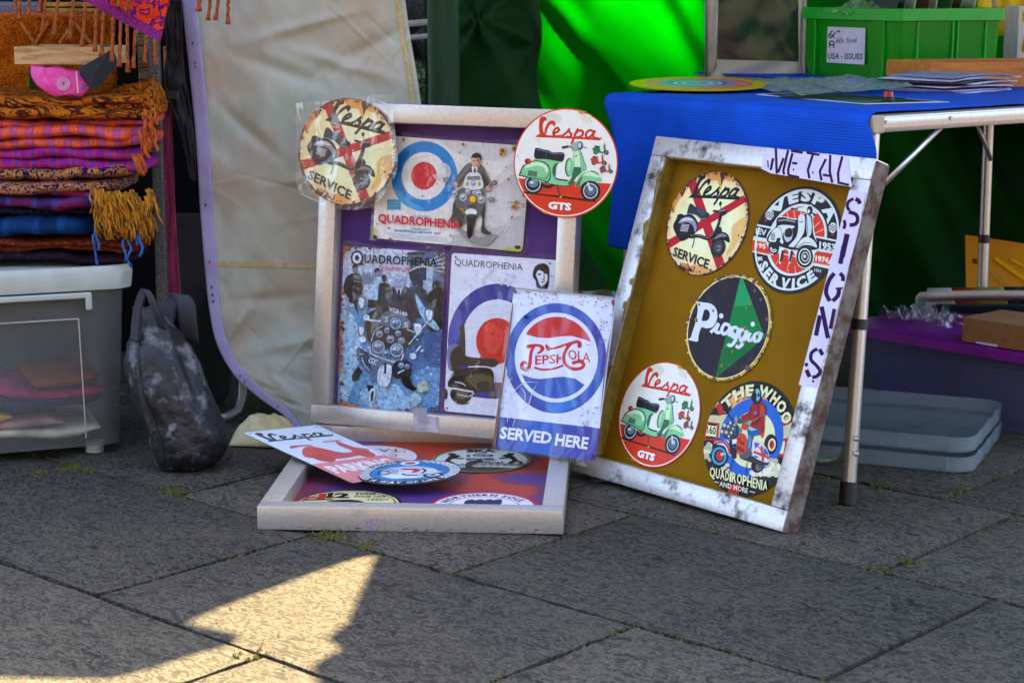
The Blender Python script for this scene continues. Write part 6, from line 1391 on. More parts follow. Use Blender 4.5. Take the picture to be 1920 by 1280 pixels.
SC = [
 ('black folded scarf at the very bottom of the stack', 'dark', [(476, 496, 258, 3.83, 1.0, 1)]),
 ('dark ember-patterned folded scarf just above the black one', 'ember', [(444, 462, 272, 3.835, 2.0, 1), (460, 480, 262, 3.84, 2.6, 1)]),
 ('plain blue folded scarf low in the stack', 'blue', [(408, 446, 182, 3.825, 3.2, 1)]),
 ('black and blue folded scarf with yellow tassels low in the stack', 'black', [(388, 408, 225, 3.845, 4.4, 1)]),
 ('wine red and blue folded scarf under the navy paisley one', 'wine', [(352, 372, 205, 3.835, 5.0, 1), (366, 394, 190, 3.82, 5.7, 1)]),
 ('navy and gold paisley folded scarf in the middle of the stack', 'navy', [(312, 340, 258, 3.83, 6.1, 1), (336, 362, 235, 3.825, 6.6, 1)]),
 ('purple and red plaid folded scarf', 'plaid2', [(276, 300, 262, 3.83, 7.3, 1), (296, 322, 274, 3.835, 7.9, 1)]),
 ('orange and pink plaid folded scarf', 'plaid1', [(222, 244, 282, 3.845, 8.1, 1), (238, 264, 266, 3.815, 8.5, 1), (258, 282, 284, 3.83, 8.9, 1)]),
 ('rust and brown paisley scarf folded on top of the stack', 'rust', [(180, 204, 288, 3.835, 9.4, 1), (200, 226, 292, 3.825, 9.9, 1)])]
th_ = {}
for lab, k, lay in SC: th_[lab] = scarf(lab, PA_[k], lay)
fq = random.Random(31)
YEL = simple('yellow_wool', (188, 126, 14), .95, c2=(110, 66, 8), sc=60, bump=.5, bsc=300)
ORG = simple('orange_wool', (176, 84, 12), .95, c2=(130, 50, 10), sc=120, bump=.5, bsc=300)
BLW = simple('blue_wool', (36, 96, 170), .95, c2=(30, 70, 130), sc=120)
t4 = th_['black and blue folded scarf with yellow tassels low in the stack']
strands(t4, YEL, [tuple(at(fq.uniform(176, 280), fq.uniform(352, 392), y=fq.uniform(3.79, 3.83))) for _ in range(80)], .060, .0015, 5, (.14, -.05), n=4)
t7 = th_['orange and pink plaid folded scarf']
strands(t7, ORG, [tuple(at(fq.uniform(262, 288), fq.uniform(196, 262), y=3.81)) for _ in range(14)], .034, .0028, 6, (.1, -.05))
t6 = th_['purple and red plaid folded scarf']
strands(t6, ORG, [tuple(at(fq.uniform(248, 270), fq.uniform(288, 294), y=3.80)) for _ in range(7)], .034, .0026, 7, (.35, 0))
t2 = th_['dark ember-patterned folded scarf just above the black one']
strands(t2, BLW, [tuple(at(u, v, y=3.80)) for u, v in ((180, 425), (176, 440), (232, 448), (238, 452), (262, 420), (270, 430))], .055, .0026, 8, (.02, 0), n=1)
# crumpled end of the top scarf
def lump(a, b):
    u = lerp(150, 292, a); w_ = b * math.pi; x = at(u, 200, y=3.86).x
    h_ = (zpx(150 + 32 * (1 - a) ** 1.0) - zpx(206)) * (1 - .9 * max(0, (a - .92) / .08)) * (.25 + .75 * min(1, a * 3))
    r = 1 + .22 * fbm(a * 7, b * 5, 2.0)
    return Vector((x, 3.93 - .085 * math.cos(w_) * r, zpx(206) + h_ * math.sin(w_) * r + .004 * nz(a * 24, b * 20)))
MB().grid(lump, 50, 24).build('crumpled_end', PA_['rust'], th_['rust and brown paisley scarf folded on top of the stack'], smooth=True)

# ---- shelf post, wall bag, tray, pouch
M_['hammered'] = simple('hammered_grey_post', (98, 100, 102), .45, .3, c2=(54, 56, 58), sc=260, lo=.42, hi=.58)
rk = thing('shelf_rack', 'grey hammered metal shelf post between scarves and curtain', 'shelf', (at(296, 300, y=4.02).x, 4.02, 0))
px_ = at(296, 300, y=4.02).x
MB().box((px_, 4.02, .7), (.024, .024, 1.4), bev=.003).build('post', M_['hammered'], rk)
MB().box((px_ - .6, 4.30, 1.18), (1.3, .55, .02)).build('shelf_board', M_['dark_cloth'], rk)
MB().box((px_ + .028, 4.03, at(315, 178, y=4.03).z), (.034, .02, .016)).build('bracket', M_['black_plastic'], rk)
MB().box((px_ - .03, 4.06, .86), (.022, .016, .5), bev=.002).build('ribbed_strip', simple('steel_strip', (120, 118, 112), .35, .8, c2=(50, 48, 46), sc=90, stretch=(.2, .2, 3)), rk)
kl = pattern('kilim', [(110, 30, 10), (150, 70, 12), (190, 110, 20), (80, 20, 10)], sc=42, bump=1.0)
kt = thing('carpet_bag', 'rust and gold woven carpet bag standing behind the tray', 'bag', (-1.0, 4.12, zpx(175, 4.1)))
c0, c1 = at(-60, 28, y=4.12), at(222, 172, y=4.12)
MB().grid(lambda a, b: Vector((lerp(c0.x, c1.x, a) + .004 * nz(b * 9), 4.10 + .016 * math.sin(math.pi * a) * -1 + .012 * fbm(a * 5, b * 4), lerp(c1.z - .06, c0.z, b))), 40, 24).build('woven_front', kl, kt, smooth=True, thick=.02)
rib = MB()
for (u0, v0, u1, v1) in ((38, 42, 66, 82), (66, 82, 92, 42), (112, 82, 140, 42), (140, 42, 172, 84)):
    a, b = at(u0, v0, y=4.07), at(u1, v1, y=4.07); rib.tube([a, b], .004, 6)
tag(rib.build('braid', simple('gold_braid', (176, 100, 20), .9, c2=(120, 60, 14), sc=200), kt), kind='stuff')
MB().tube([at(-60, 30, y=4.09), at(80, 30, y=4.08), at(200, 32, y=4.09)], .008, 8).build('braided_edge', simple('rust_braid', (176, 84, 20), .95, c2=(110, 40, 14), sc=150, bump=.8), kt, smooth=True)
for k, (v0, lab) in enumerate(((20, 'lower yellow-edged book on the carpet bag'), (9, 'upper yellow-edged book on the carpet bag'))):
    a, b = at(84, v0, y=4.12), at(172, v0 - 3, y=4.12)
    mb = MB(); mb.box(((a.x + b.x) / 2, 4.18, a.z), (b.x - a.x, .12, .009), bev=.002); tag(mb.build('book', simple('yellow_pages', (186, 140, 50), .8, c2=(150, 100, 30), sc=30)), lab, 'book', 'books on the carpet bag')
bx_ = at(20, 16, y=4.16); mb = MB(); mb.box((bx_.x - .05, 4.2, bx_.z), (.24, .14, .03), bev=.008); tag(mb.build('plastic_case', simple('lilac_case', (120, 116, 140), .3, transp=.3)), 'pale lilac plastic case at the top left', 'case')
# wooden tray
a, b, c, d = at(28, 104, y=3.90), at(196, 120, y=3.86), at(205, 90, y=3.98), at(36, 92, y=4.02)
TMt = yawm(((a.x + b.x) / 2, (a.y + b.y) / 2, a.z - .018), math.atan2(b.y - a.y, b.x - a.x)); L_ = (b - a).length
tr = thing('wooden_tray', 'shallow tan wooden tray balanced on the scarves', 'tray', TMt)
wt = simple('tan_wood', (196, 162, 112), .7, c2=(150, 116, 74), sc=14, stretch=(1, 8, 8), bump=.2)
for nm, cc, dd in (('front_side', (0, 0, .018), (L_, .007, .036)), ('back_side', (0, .12, .018), (L_, .007, .036)), ('end_side', (-L_ / 2 + .0035, .06, .018), (.0065, .113, .035)), ('end_side', (L_ / 2 - .0035, .06, .018), (.0065, .113, .035)), ('base', (0, .06, .003), (L_ - .016, .112, .004))):
    MB().box(cc, dd, TMt, bev=.0012).build(nm, wt, tr)
for cc, col, lab in (((.03, .06), (214, 84, 20), 'small orange trinket lying in the wooden tray'), ((.07, .07), (60, 90, 130), 'small blue trinket lying in the wooden tray')):
    mb = MB(); mb.grid(lambda A_, B_: TMt @ Vector((cc[0] + .022 * math.cos(6.283 * A_) * math.sin(math.pi * B_), cc[1] + .016 * math.sin(6.283 * A_) * math.sin(math.pi * B_), .022 - .016 * math.cos(math.pi * B_))), 16, 9, loop=True)
    tag(mb.build('trinket', simple('trinket', col, .6), smooth=True), lab, 'trinket', 'trinkets in the tray')
# pink embroidered pouch
pc = at(92, 152, y=3.90); pk = simple('magenta_silk', (196, 34, 130), .55, c2=(226, 70, 160), sc=12)
pt = thing('pouch', 'magenta embroidered pouch squashed under the wooden tray', 'pouch', (pc.x, pc.y, pc.z - .03))
def pou(a, b, e=((60, 124), (62, 142), (76, 162), (108, 179)), f=((152, 134), (158, 146), (168, 158), (150, 179))):
    u0, v0 = poly_at(e, b); u1, v1 = poly_at(f, b)
    return at(lerp(u0, u1, a), lerp(v0, v1, a), y=3.87 - .030 * math.sin(math.pi * (.15 + .75 * a)) - .012 * b + .004 * nz(a * 7, b * 6))
MB().grid(pou, 24, 14).build('body', pk, pt, smooth=True, thick=.012)
MB().grid(lambda a, b: pou(lerp(.0, .26, a), b) + Vector((0, -.0075, 0)), 6, 12).build('pink_panel', simple('pink_silk', (226, 64, 166), .5), pt, smooth=True)
MB().grid(lambda a, b: pou(lerp(.88, 1.0, a), b) + Vector((0, -.0075, 0)), 4, 12).build('blue_panel', pattern('blue_brocade', [(40, 120, 190), (150, 60, 130), (60, 150, 210)], sc=50), pt, smooth=True)
pp = MB(); e0 = at(119, 157, y=3.822)
for k in range(3): pp.tube([e0 + Vector((.0115 * (1 - k * .3) * math.cos(j * .5), 0, .0125 * (1 - k * .3) * math.sin(j * .5))) for j in range(14)], .0009, 5)
tag(pp.build('silver_emblem', simple('silver_thread', (200, 196, 204), .4, .4), pt), kind='stuff')
bd = MB()
for k in range(9):
    q_ = at(143 + .4 * k, 136 + k * 4.6, y=3.826); bd.box(q_, (.0035, .003, .0035), bev=.001)
tag(bd.build('beads', simple('pearl_bead', (226, 206, 200), .4), pt), kind='stuff')
dc = [(150, 128), (212, 92), (222, 120), (182, 168), (168, 164), (150, 140)]
mb = MB(); pts = [at(u, v, y=3.845 - .01 * (i in (3, 4))) for i, (u, v) in enumerate(dc)]; ctr = sum(pts, Vector()) / len(pts) + Vector((0, -.012, 0))
mb.add(pts + [ctr], [(i, (i + 1) % 6, 6) for i in range(6)])
tag(mb.build('dark_napkin', simple('charcoal_cotton', (34, 40, 50), .9), thick=.003), 'charcoal cloth corner hanging over the end of the tray', 'cloth')
gn = MB().grid(lambda A_, B_: at(lerp(54, 78, A_), lerp(128, 166, B_), y=3.93 + .012 * math.sin(A_ * 3.1)), 6, 8); tag(gn.build('green_ribbon', simple('green_ribbon', (40, 84, 20), .8), smooth=True, thick=.002), 'green ribbon end beside the pouch', 'ribbon')

# ---- hanging scarves at the top
rp_ = pattern('paisley_red', [(70, 26, 90), (110, 40, 100), (226, 64, 24), (214, 48, 20), (230, 80, 30)], sc=15, rot=(0, 0, .5))
hs = thing('hanging_scarf', 'red paisley scarf with purple border hanging over the tray', 'scarf', at(300, 76, y=3.78), 'scarves hung along the top')
lowe = [(-60, -16), (40, -14), (120, -6), (170, 8), (230, 42), (300, 78)]
def hsf(a, b):
    u, v = poly_at(lowe, a); u1, v1 = poly_at([(-30, -160), (60, -170), (150, -170), (240, -170), (300, -170), (345, -120)], a)
    if b > .5 and a > .8: u += 0
    p0, p1 = at(u, v, y=3.78), at(u1, v1, y=3.86)
    return p0.lerp(p1, b) + Vector((0, .010 * math.sin(a * 26) * b + .012 * fbm(a * 6, b * 5), 0))
MB().grid(hsf, 70, 30).build('cloth', rp_, hs, smooth=True, thick=.0025)
bb_ = MB().grid(lambda a, b: hsf(lerp(.48, 1, a), lerp(.0, .085, b)) + Vector((0, -.0035, 0)), 40, 6); bb_.build('border_band', pattern('purple_border', [(66, 34, 120), (150, 40, 60), (90, 40, 130)], sc=60), hs, smooth=True)
TAS = simple('rust_tassel', (150, 74, 16), .95, c2=(92, 40, 14), sc=160, bump=.6, bsc=300)
def tassels(parent, pxs, seed):
    q = random.Random(seed)
    for (u, v, u2, v2) in pxs:
        a, b = at(u, v, y=3.775), at(u2, v2, y=3.772); mb = MB(); n = 9
        pts = [a.lerp(b, i / n) + Vector((.0022 * nz(i * .9, u), .002 * nz(i * .7, u, 3), 0)) for i in range(n + 1)]
        mb.tube(pts, [.0030 + .0007 * (i % 2) + .0016 * (i > n - 2) for i in range(n + 1)], 7)
        mb.build('tassel', TAS, parent, smooth=True)
tassels(hs, [(28, -14, 30, 38), (38, -14, 36, 38), (56, -12, 52, 30), (78, -12, 72, 24), (86, -12, 80, 58), (110, -8, 100, 68), (138, -4, 130, 75), (160, 4, 154, 88), (180, 16, 178, 98), (194, 22, 190, 106), (212, 32, 210, 116), (226, 40, 224, 126), (238, 46, 240, 136), (254, 56, 250, 128), (274, 66, 272, 118), (290, 74, 292, 122)], 3)
tassels(hs, [(206, -40, 214, 4), (222, -40, 222, 14), (240, -40, 238, 22), (234, -40, 244, 6)], 4)
h2 = thing('hanging_scarf', 'brown tasselled scarf edge hanging in front of the curtain', 'scarf', at(400, -30, y=3.85), 'scarves hung along the top')
MB().grid(lambda a, b: at(lerp(360, 440, a), lerp(-16, -172, b), y=3.85 + .01 * math.sin(a * 20)), 20, 10).build('cloth', pattern('brown_weave', [(80, 40, 20), (120, 60, 20), (60, 26, 16)], sc=30), h2, smooth=True, thick=.003)
tassels(h2, [(370, -18, 374, 20), (380, -18, 370, 22), (396, -18, 390, 38), (412, -18, 404, 38), (428, -18, 427, 46)], 5)

zr = at(300, -172, y=3.86).z
MB().tube([(-1.5, 3.862, zr), (-.52, 3.862, zr)], .007, 10).build('hanging_rail', M_['tube'], rk, smooth=True, auto=40)
MB().tube([(px_, 4.02, zr), (px_, 3.862, zr)], .006, 8).build('rail_arm', M_['hammered'], rk, smooth=True, auto=40)
# ---- cloths hanging in the slot beside the curtain
def sheet(name, lab, cat, px, y, m, n=(14, 40), amp=.01, sd=0, thick=.002, group=None, ym=None):
    """hanging cloth between a left and a right survey edge, top to bottom"""
    Lp, Rp = px
    def f(a, b):
        u0, v0 = poly_at(Lp, b); u1, v1 = poly_at(Rp, b); yy = y + (ym(a, b) if ym else 0) + amp * fbm(a * 3 + sd, b * 6, sd)
        return at(lerp(u0, u1, a), lerp(v0, v1, a), y=yy)
    return tag(MB().grid(f, *n).build(name, m, smooth=True, thick=thick), lab, cat, group)
sheet('magenta_cloth', 'magenta cloth strip hanging beside the shelf post', 'cloth', ([(306, 190), (306, 330), (306, 460), (306, 570)], [(320, 188), (326, 330), (332, 460), (340, 570)]), 4.13, simple('magenta_velvet', (136, 14, 70), .9, sheen=.4, bump=.4, bsc=500), sd=2)
sheet('torn_black_cloth', 'torn black cloth hanging along the edge of the curtain', 'cloth', ([(306, 0), (312, 90), (308, 150), (322, 200), (342, 262), (356, 336)], [(340, 0), (342, 90), (348, 150), (358, 210), (366, 290), (366, 340)]), 4.10, simple('black_cotton', (30, 27, 32), .95, c2=(44, 40, 46), sc=20), sd=5, n=(16, 60), amp=.02)
sheet('peach_cloth', 'small peach cloth glimpsed between post and curtain', 'cloth', ([(306, 88), (307, 120), (308, 160)], [(326, 84), (334, 120), (326, 160)]), 4.16, simple('peach_cotton', (206, 136, 84), .9), n=(6, 8))
sheet('grey_cover', 'dark grey cover in the slot behind the bag', 'cover', ([(300, 400), (304, 480), (306, 560)], [(420, 398), (420, 480), (430, 560)]), 4.30, simple('slate_cover', (56, 56, 66), .8), n=(10, 12), sd=8)
gb_ = MB(); gc = at(388, 690, y=4.27)
gb_.grid(lambda a, b: Vector((gc.x + .06 * math.cos(6.283 * a) * math.sin(math.pi * b) ** .4, gc.y + .06 * math.sin(6.283 * a) * math.sin(math.pi * b) ** .4, .14 - .13 * math.cos(math.pi * b) + .004 * nz(a * 8, b * 8))), 24, 20, loop=True)
tag(gb_.build('green_sack', simple('green_sacking', (5, 24, 14), .9, c2=(4, 18, 10), sc=20), smooth=True), 'dark green sack behind the black bag', 'sack')
lg = thing('curtain_stand', 'bent grey metal tube foot under the curtain', 'stand', (at(440, 790, y=4.02).x, 4.02, 0))
p_ = at(440, 700, y=4.04); MB().tube([(p_.x, 4.17, .8), (p_.x, 4.17, .1), (p_.x - .002, 4.165, .05), (p_.x - .010, 4.15, .022), (p_.x - .03, 4.13, .012), (p_.x - .05, 4.11, .011)], .010, 10).build('bent_tube', simple('grey_tube', (140, 142, 140), .4, .5), lg, smooth=True)

# ---- translucent curtain
ce = [(338, -60), (350, 60), (362, 170), (372, 290), (378, 390), (386, 490), (394, 570), (408, 640), (440, 700), (488, 745), (535, 778), (560, 806)]
re_ = [(752, -60), (768, 60), (786, 170), (800, 290), (800, 390), (800, 490), (800, 570), (800, 640), (800, 700), (800, 745), (800, 778), (800, 806)]
cu = thing('curtain', 'beige see-through curtain with lilac hem hanging behind the frames', 'curtain', at(560, 806, y=4.03))
crq = random.Random(77)
CRE = [(crq.uniform(400, 780), crq.uniform(-20, 760), crq.choice((-.3, .25, .5, -.6, .9, -1.2, .1)) + crq.uniform(-.15, .15), crq.uniform(2.2, 4.5), crq.choice((-1, 1)) * crq.uniform(.0012, .0032), crq.uniform(30, 75)) for _ in range(34)]
def cur(a, b):
    u0, v0 = poly_at(ce, b); u1, v1 = poly_at(re_, b); u, v = lerp(u0, u1, a), lerp(v0, v1, a)
    yy = 4.12 - .07 * b ** 2 + .022 * fbm(a * 2.3 + b * 1.2, b * 2.0, 3.1, 1, 3) + .006 * fbm(a * 4 + b * 6, b * 9 - a * 4, 1.1, 1, 3)
    yy += .012 * math.exp(-((v - 630 + .35 * (u - 470)) / 60) ** 2) * math.exp(-((u - 470) / 60) ** 2)
    for (ux, vx, k, w_, s_) in ((560, 50, -.28, 7, -.006), (520, 130, .35, 9, .006), (640, 120, .3, 8, -.006), (470, 250, .9, 10, .006), (600, 330, -.2, 6, -.004), (560, 640, -.22, 8, -.007), (500, 560, -.1, 7, .004), (690, 90, -.5, 9, .006), (450, 600, -1.6, 14, -.008)):
        d = (v - vx) - k * (u - ux); l = (u - ux) + k * (v - vx); yy += 1.8 * s_ * math.exp(-(d / w_ / 1.6) ** 2) * math.exp(-(l / 90) ** 2)
    for (ux, vx, k, w_, s_, ln) in CRE:
        d = ((v - vx) - k * (u - ux)) / math.sqrt(1 + k * k); l = ((u - ux) + k * (v - vx)) / math.sqrt(1 + k * k)
        if abs(d) < 16 and abs(l) < 2.5 * ln: yy += s_ * math.exp(-(d / w_) ** 2) * math.exp(-(l / ln) ** 2)
    return at(u, v, y=yy)
mm, nt, bb, oo = nodes('beige_sheer'); L = nt.links.new
vv = coord(nt); n1 = N(nt, 'ShaderNodeTexNoise', i_Scale=5.0, i_Detail=4.0); L(vv, n1.inputs['Vector'])
rp1 = ramp(nt, [(.35, lin((208, 198, 176))), (.5, lin((214, 220, 208))), (.66, lin((186, 210, 192)))]); L(n1.outputs[0], rp1.inputs[0]); L(rp1.outputs[0], bb.inputs['Base Color']); bb.inputs['Roughness'].default_value = .55; bb.inputs['Sheen Weight'].default_value = .2
wv_ = N(nt, 'ShaderNodeTexNoise', i_Scale=500.0); L(vv, wv_.inputs['Vector']); bp = N(nt, 'ShaderNodeBump', i_Strength=.25, i_Distance=.001); L(wv_.outputs[0], bp.inputs['Height']); L(bp.outputs[0], bb.inputs['Normal'])
tl = nt.nodes.new('ShaderNodeBsdfTranslucent'); tl.inputs[0].default_value = lin((200, 196, 170)); mx = N(nt, 'ShaderNodeMixShader', i_0=.22); L(bb.outputs[0], mx.inputs[1]); L(tl.outputs[0], mx.inputs[2])
tt = nt.nodes.new('ShaderNodeBsdfTransparent'); m2 = N(nt, 'ShaderNodeMixShader', i_0=.20); L(mx.outputs[0], m2.inputs[1]); L(tt.outputs[0], m2.inputs[2]); L(m2.outputs[0], oo.inputs[0])
M_['sheer'] = mm
MB().grid(cur, 190, 330).build('sheer_cloth', M_['sheer'], cu, smooth=True)
MB().grid(lambda a, b: Vector((cur(a, 0).x, lerp(cur(a, 0).y, 4.13 + .02 * math.sin(a * 22), b), lerp(cur(a, 0).z, 2.12, b))), 60, 20).build('upper_cloth', M_['sheer'], cu, smooth=True)
hem = simple('lilac_hem', (176, 168, 214), .75, c2=(164, 158, 204), sc=20, transl=.15, bump=.2, bsc=300)
def hemf(a, b):
    u, v = poly_at(ce, b); u2, v2 = poly_at(ce, min(1, b + .01)); d = math.hypot(u2 - u, v2 - v) or 1
    wd = lerp(28, 11, b ** 1.5); nx, ny = -(v2 - v) / d * -1, (u2 - u) / d * -1
    p = cur(0, b); q = at(u + nx * wd * a - 3, v + ny * wd * a, y=min(p.y, cur(wd * a / 400, b).y) - .005); return q
MB().grid(hemf, 6, 120).build('hem_band', hem, cu, smooth=True, thick=.0015)
mk = MB(); q = random.Random(12)
for v0, dx in ((34, 12), (62, 8), (68, 12), (395, 10), (408, 12), (585, 6), (600, 8), (700, 5), (335, 3), (380, 10), (250, 5)):
    b = min(1, (v0 + 60) / 866 * 1.0); c = hemf(.45, b) + Vector((0, -.003, 0)); r = .003
    mk.add([c + Vector((r * q.uniform(.3, 1.2) * math.cos(j), -.0003, r * 1.6 * q.uniform(.3, 1.2) * math.sin(j))) for j in (0, 1, 2, 3, 4, 5)], [(0, 1, 2, 3, 4, 5)])
tag(mk.build('hem_stains', simple('dark_stain', (50, 44, 60), .9), cu), kind='stuff')
sm = simple('tan_seam', (190, 176, 130), .85, c2=(166, 150, 104), sc=90, stretch=(1, 1, 1))
def seam(a, b):                       # across
    p = cur(lerp(.045, 1, a), (342 + 60 + 4 * math.sin(a * 3)) / 866 * 1.0 - .01 + b * .0085); return p + Vector((0, -.0022, 0))
MB().grid(seam, 80, 3).build('cross_seam', sm, cu, smooth=True)
MB().grid(lambda a, b: cur(.955 + .022 * a, b) + Vector((0, -.0022, 0)), 3, 100).build('edge_seam', sm, cu, smooth=True)
# folds of the hem lying on the paving
def puddle(a, b):
    x0, x1 = at(430, 840, z=0).x, at(600, 830, z=0).x; x = lerp(x0, x1, a); w_ = math.pi * b
    y = 3.93 - .055 * math.cos(w_) * (1 - .5 * abs(a - .5)); z = .004 + (.05 * math.sin(math.pi * min(1, a * 1.3)) ** .7 + .006) * math.sin(w_) * (1 + .3 * fbm(a * 5, b * 4, 3)) 
    return Vector((x, y, max(z, .002)))
tag(MB().grid(puddle, 40, 22).build('cream_cloth', simple('cream_cotton', (206, 192, 150), .85, c2=(170, 146, 84), sc=6, transl=.1), smooth=True, thick=.002), 'cream cloth bunched on the paving under the curtain', 'cloth')
# things behind the curtain that tint it
for k, (u, c, lab) in enumerate(((430, (170, 90, 70), 'terracotta scarf hanging behind the sheer curtain'), (560, (90, 110, 70), 'sage scarf hanging behind the sheer curtain'), (680, (150, 100, 90), 'rose scarf hanging behind the sheer curtain'))):
    sheet('hung_scarf', lab, 'scarf', ([(u - 40, -60), (u - 45, 200), (u - 38, 420), (u - 42, 640)], [(u + 40, -60), (u + 46, 200), (u + 38, 420), (u + 44, 640)]), 4.32, simple('hung_scarf', c, .9), n=(10, 20), sd=k * 3.0, group='scarves behind the curtain')

# ---- black bag
bgm = simple('scuffed_black_nylon', (20, 19, 23), .52, c2=(150, 148, 156), sc=22, lo=.53, hi=.80, bump=.8, bsc=26, spec=.5, detail=8, bdist=.010, bdst=.5)
bag = thing('black_bag', 'scuffed black bag slumped beside the tub', 'bag', at(350, 893, z=0))
pro = [(888, 340, 14, .010), (880, 344, 34, .030), (858, 352, 64, .058), (822, 352, 74, .070), (777, 338, 74, .073), (721, 316, 74, .070), (665, 301, 64, .058), (635, 294, 52, .048), (610, 286, 36, .034), (590, 280, 26, .022), (576, 276, 18, .012)]
def bagf(a, b):
    v, uc, hw, hd = poly_at(pro, b); w_ = 2 * math.pi * a; yc = lerp(3.705, 3.76, b)
    r = 1 + .12 * fbm(math.cos(w_) * 1.6 + 3, math.sin(w_) * 1.6, b * 4.4, 1.3, 4) - .05 * abs(fbm(a * 16 + b * 5, b * 12, 1.7, 1, 2))
    sm_ = 1 - .10 * math.exp(-((w_ - 4.15) / .12) ** 2)
    p = at(uc + hw * math.cos(w_) * r, v, y=yc)
    p.y += hd * math.sin(w_) * r * sm_
    p.z = max(.004, p.z + .006 * fbm(a * 9, b * 9, 2.2)); return p
mb = MB().grid(bagf, 72, 60, loop=True); mb.f += [tuple(range(72))[::-1], tuple(range(len(mb.v) - 72, len(mb.v)))]
mb.build('body', bgm, bag, smooth=True)
def strap(name, pts, w_, y):
    def f(a, b):
        u, v = poly_at(pts, b); return at(u + (a - .5) * w_, v + (a - .5) * 4, y=y + .012 * math.sin(b * 6) + .004 * math.cos(a * 3))
    MB().grid(f, 6, 30).build(name, simple('black_webbing', (36, 34, 44), .7, bump=.4, bsc=200), bag, smooth=True, thick=.003)
strap('handle', [(252, 640), (256, 590), (270, 545), (282, 556), (294, 590), (306, 616)], 15, 3.70)
strap('handle', [(308, 606), (318, 572), (334, 552), (348, 566), (352, 600), (356, 640)], 34, 3.78)
MB().grid(lambda a, b: at(lerp(248, 262, a) + 14 * b, lerp(575, 640, b), y=3.74), 4, 10).build('side_strap', simple('black_web2', (34, 32, 40), .7), bag, smooth=True, thick=.003)
sp = [bagf(4.15 / 6.2832, b / 20) + Vector((0, -.001, 0)) for b in range(2, 19)]
MB().tube(sp, .0022, 6).build('seam', M_['black_plastic'], bag, smooth=True)
# ================================================================== folding table with records on the right
TZ = .7205
C0 = at(1640, 214, z=TZ); LD = Vector((.80, .60, 0)); SD = Vector((-.60, .80, 0))
TW, TL = .75, 1.9
def tp(l, s, z=0.0): return C0 + LD * l + SD * s + Vector((0, 0, z))
TBM = Matrix((LD, SD, Vector((0, 0, 1)))).transposed().to_4x4(); TBM.translation = Vector((C0.x, C0.y, 0))
tb = thing('folding_table', 'aluminium folding table with blue cloth over its end', 'table', TBM)
MB().box((TL / 2, TW / 2, TZ - .010), (TL - .004, TW - .004, .016), TBM).build('table_top', simple('grey_top', (120, 116, 110), .6), tb)
for (cx, cy, sx, sy) in ((TL / 2, .008, TL, .016), (TL / 2, TW - .008, TL, .016), (.008, TW / 2, .016, TW - .034), (TL - .008, TW / 2, .016, TW - .034)):
    mb = MB(); mb.box((cx, cy, TZ - .020), (sx, sy, .030), TBM, bev=.0012)
    if sy < .02 and cy < .1:
        for zz_ in (-.012, -.022, -.029): mb.box((cx, cy - sy / 2 - .0005, TZ + zz_ + .004), (sx - .01, .0016, .0016), TBM)
    mb.build('edge_rail', M_['tube'], tb, smooth=True, auto=35)
MB().box((.010, .004, TZ - .0195), (.028, .018, .034), TBM, bev=.004).build('corner_cap', simple('cream_corner', (190, 176, 150), .6), tb)
for u, v in ((1648, 222), (1752, 213)):
    l = .03 if u < 1700 else .21
    MB().tube([tp(l, -.0005, -.016), tp(l, -.0035, -.016)], .0035, 8).build('rivet', M_['tube'], tb)
def leg(top, foot, ring_z, r=.0138, cap=True):
    top, foot = Vector(top), Vector(foot)
    MB().tube([top, foot + (top - foot) * .03], r, 14).build('leg', M_['tube'], tb, smooth=True, auto=40)
    if cap: MB().tube([foot + (top - foot) * .06, foot], r * 1.22, 14).build('foot_cap', M_['black_plastic'], tb, smooth=True, auto=40)
    k = (ring_z - foot.z) / (top.z - foot.z); p = foot.lerp(top, k); d = (top - foot).normalized() * .010
    MB().tube([p - d, p + d], r * 1.12, 14).build('leg_collar', M_['black_plastic'], tb, smooth=True, auto=40)
foot1 = at(1589, 944, z=.0); top1 = tp(.03, .03, -.03)
leg(top1, foot1, at(1604, 617, y=foot1.y).z)
foot2 = tp(.0, TW - .06, 0); foot2.z = 0; leg(tp(.03, TW - .03, -.03), foot2, .3)
lp = at(1853, 240, y=4.52); lf = at(1841, 560, y=4.50); kk = lp.z / (lp.z - lf.z); lf = lp.lerp(lf, kk) if lf.z > 0 else lf
leg((lp.x, lp.y, TZ - .03), (lf.x, lf.y, 0), at(1850, 448, y=4.5).z, .0125)
q0 = foot1.lerp(top1, .15); q1 = foot2 + Vector((.01, 0, .12))
cb = [q0 + Vector((.0, .014, .05)), q0 + Vector((-.004, .016, .0)), q0.lerp(q1, .06) + Vector((0, 0, -.035)), q0.lerp(q1, .16) + Vector((0, 0, -.048)), q0.lerp(q1, .5) + Vector((0, 0, -.05)), q1 + Vector((0, 0, -.05))]
MB().tube([Vector(poly_at([tuple(p) for p in cb], i / 24)) for i in range(25)], .0075, 10).build('cross_bar', M_['tube'], tb, smooth=True)
for v in (822, 850):
    p = at(1602, v, y=foot1.y - .01); MB().tube([p, p + Vector((.008, -.002, 0))], .005, 8).build('bolt', M_['tube'], tb, smooth=True, auto=40)
MB().tube([tp(.20, .012, -.032), top1.lerp(foot1, .17) + Vector((.012, .0, 0))], .0065, 8, flat=.45).build('brace', M_['tube'], tb, smooth=True)
MB().tube([at(1832, 230, y=4.46), at(1858, 300, y=4.5)], .005, 8).build('brace', M_['tube'], tb, smooth=True)
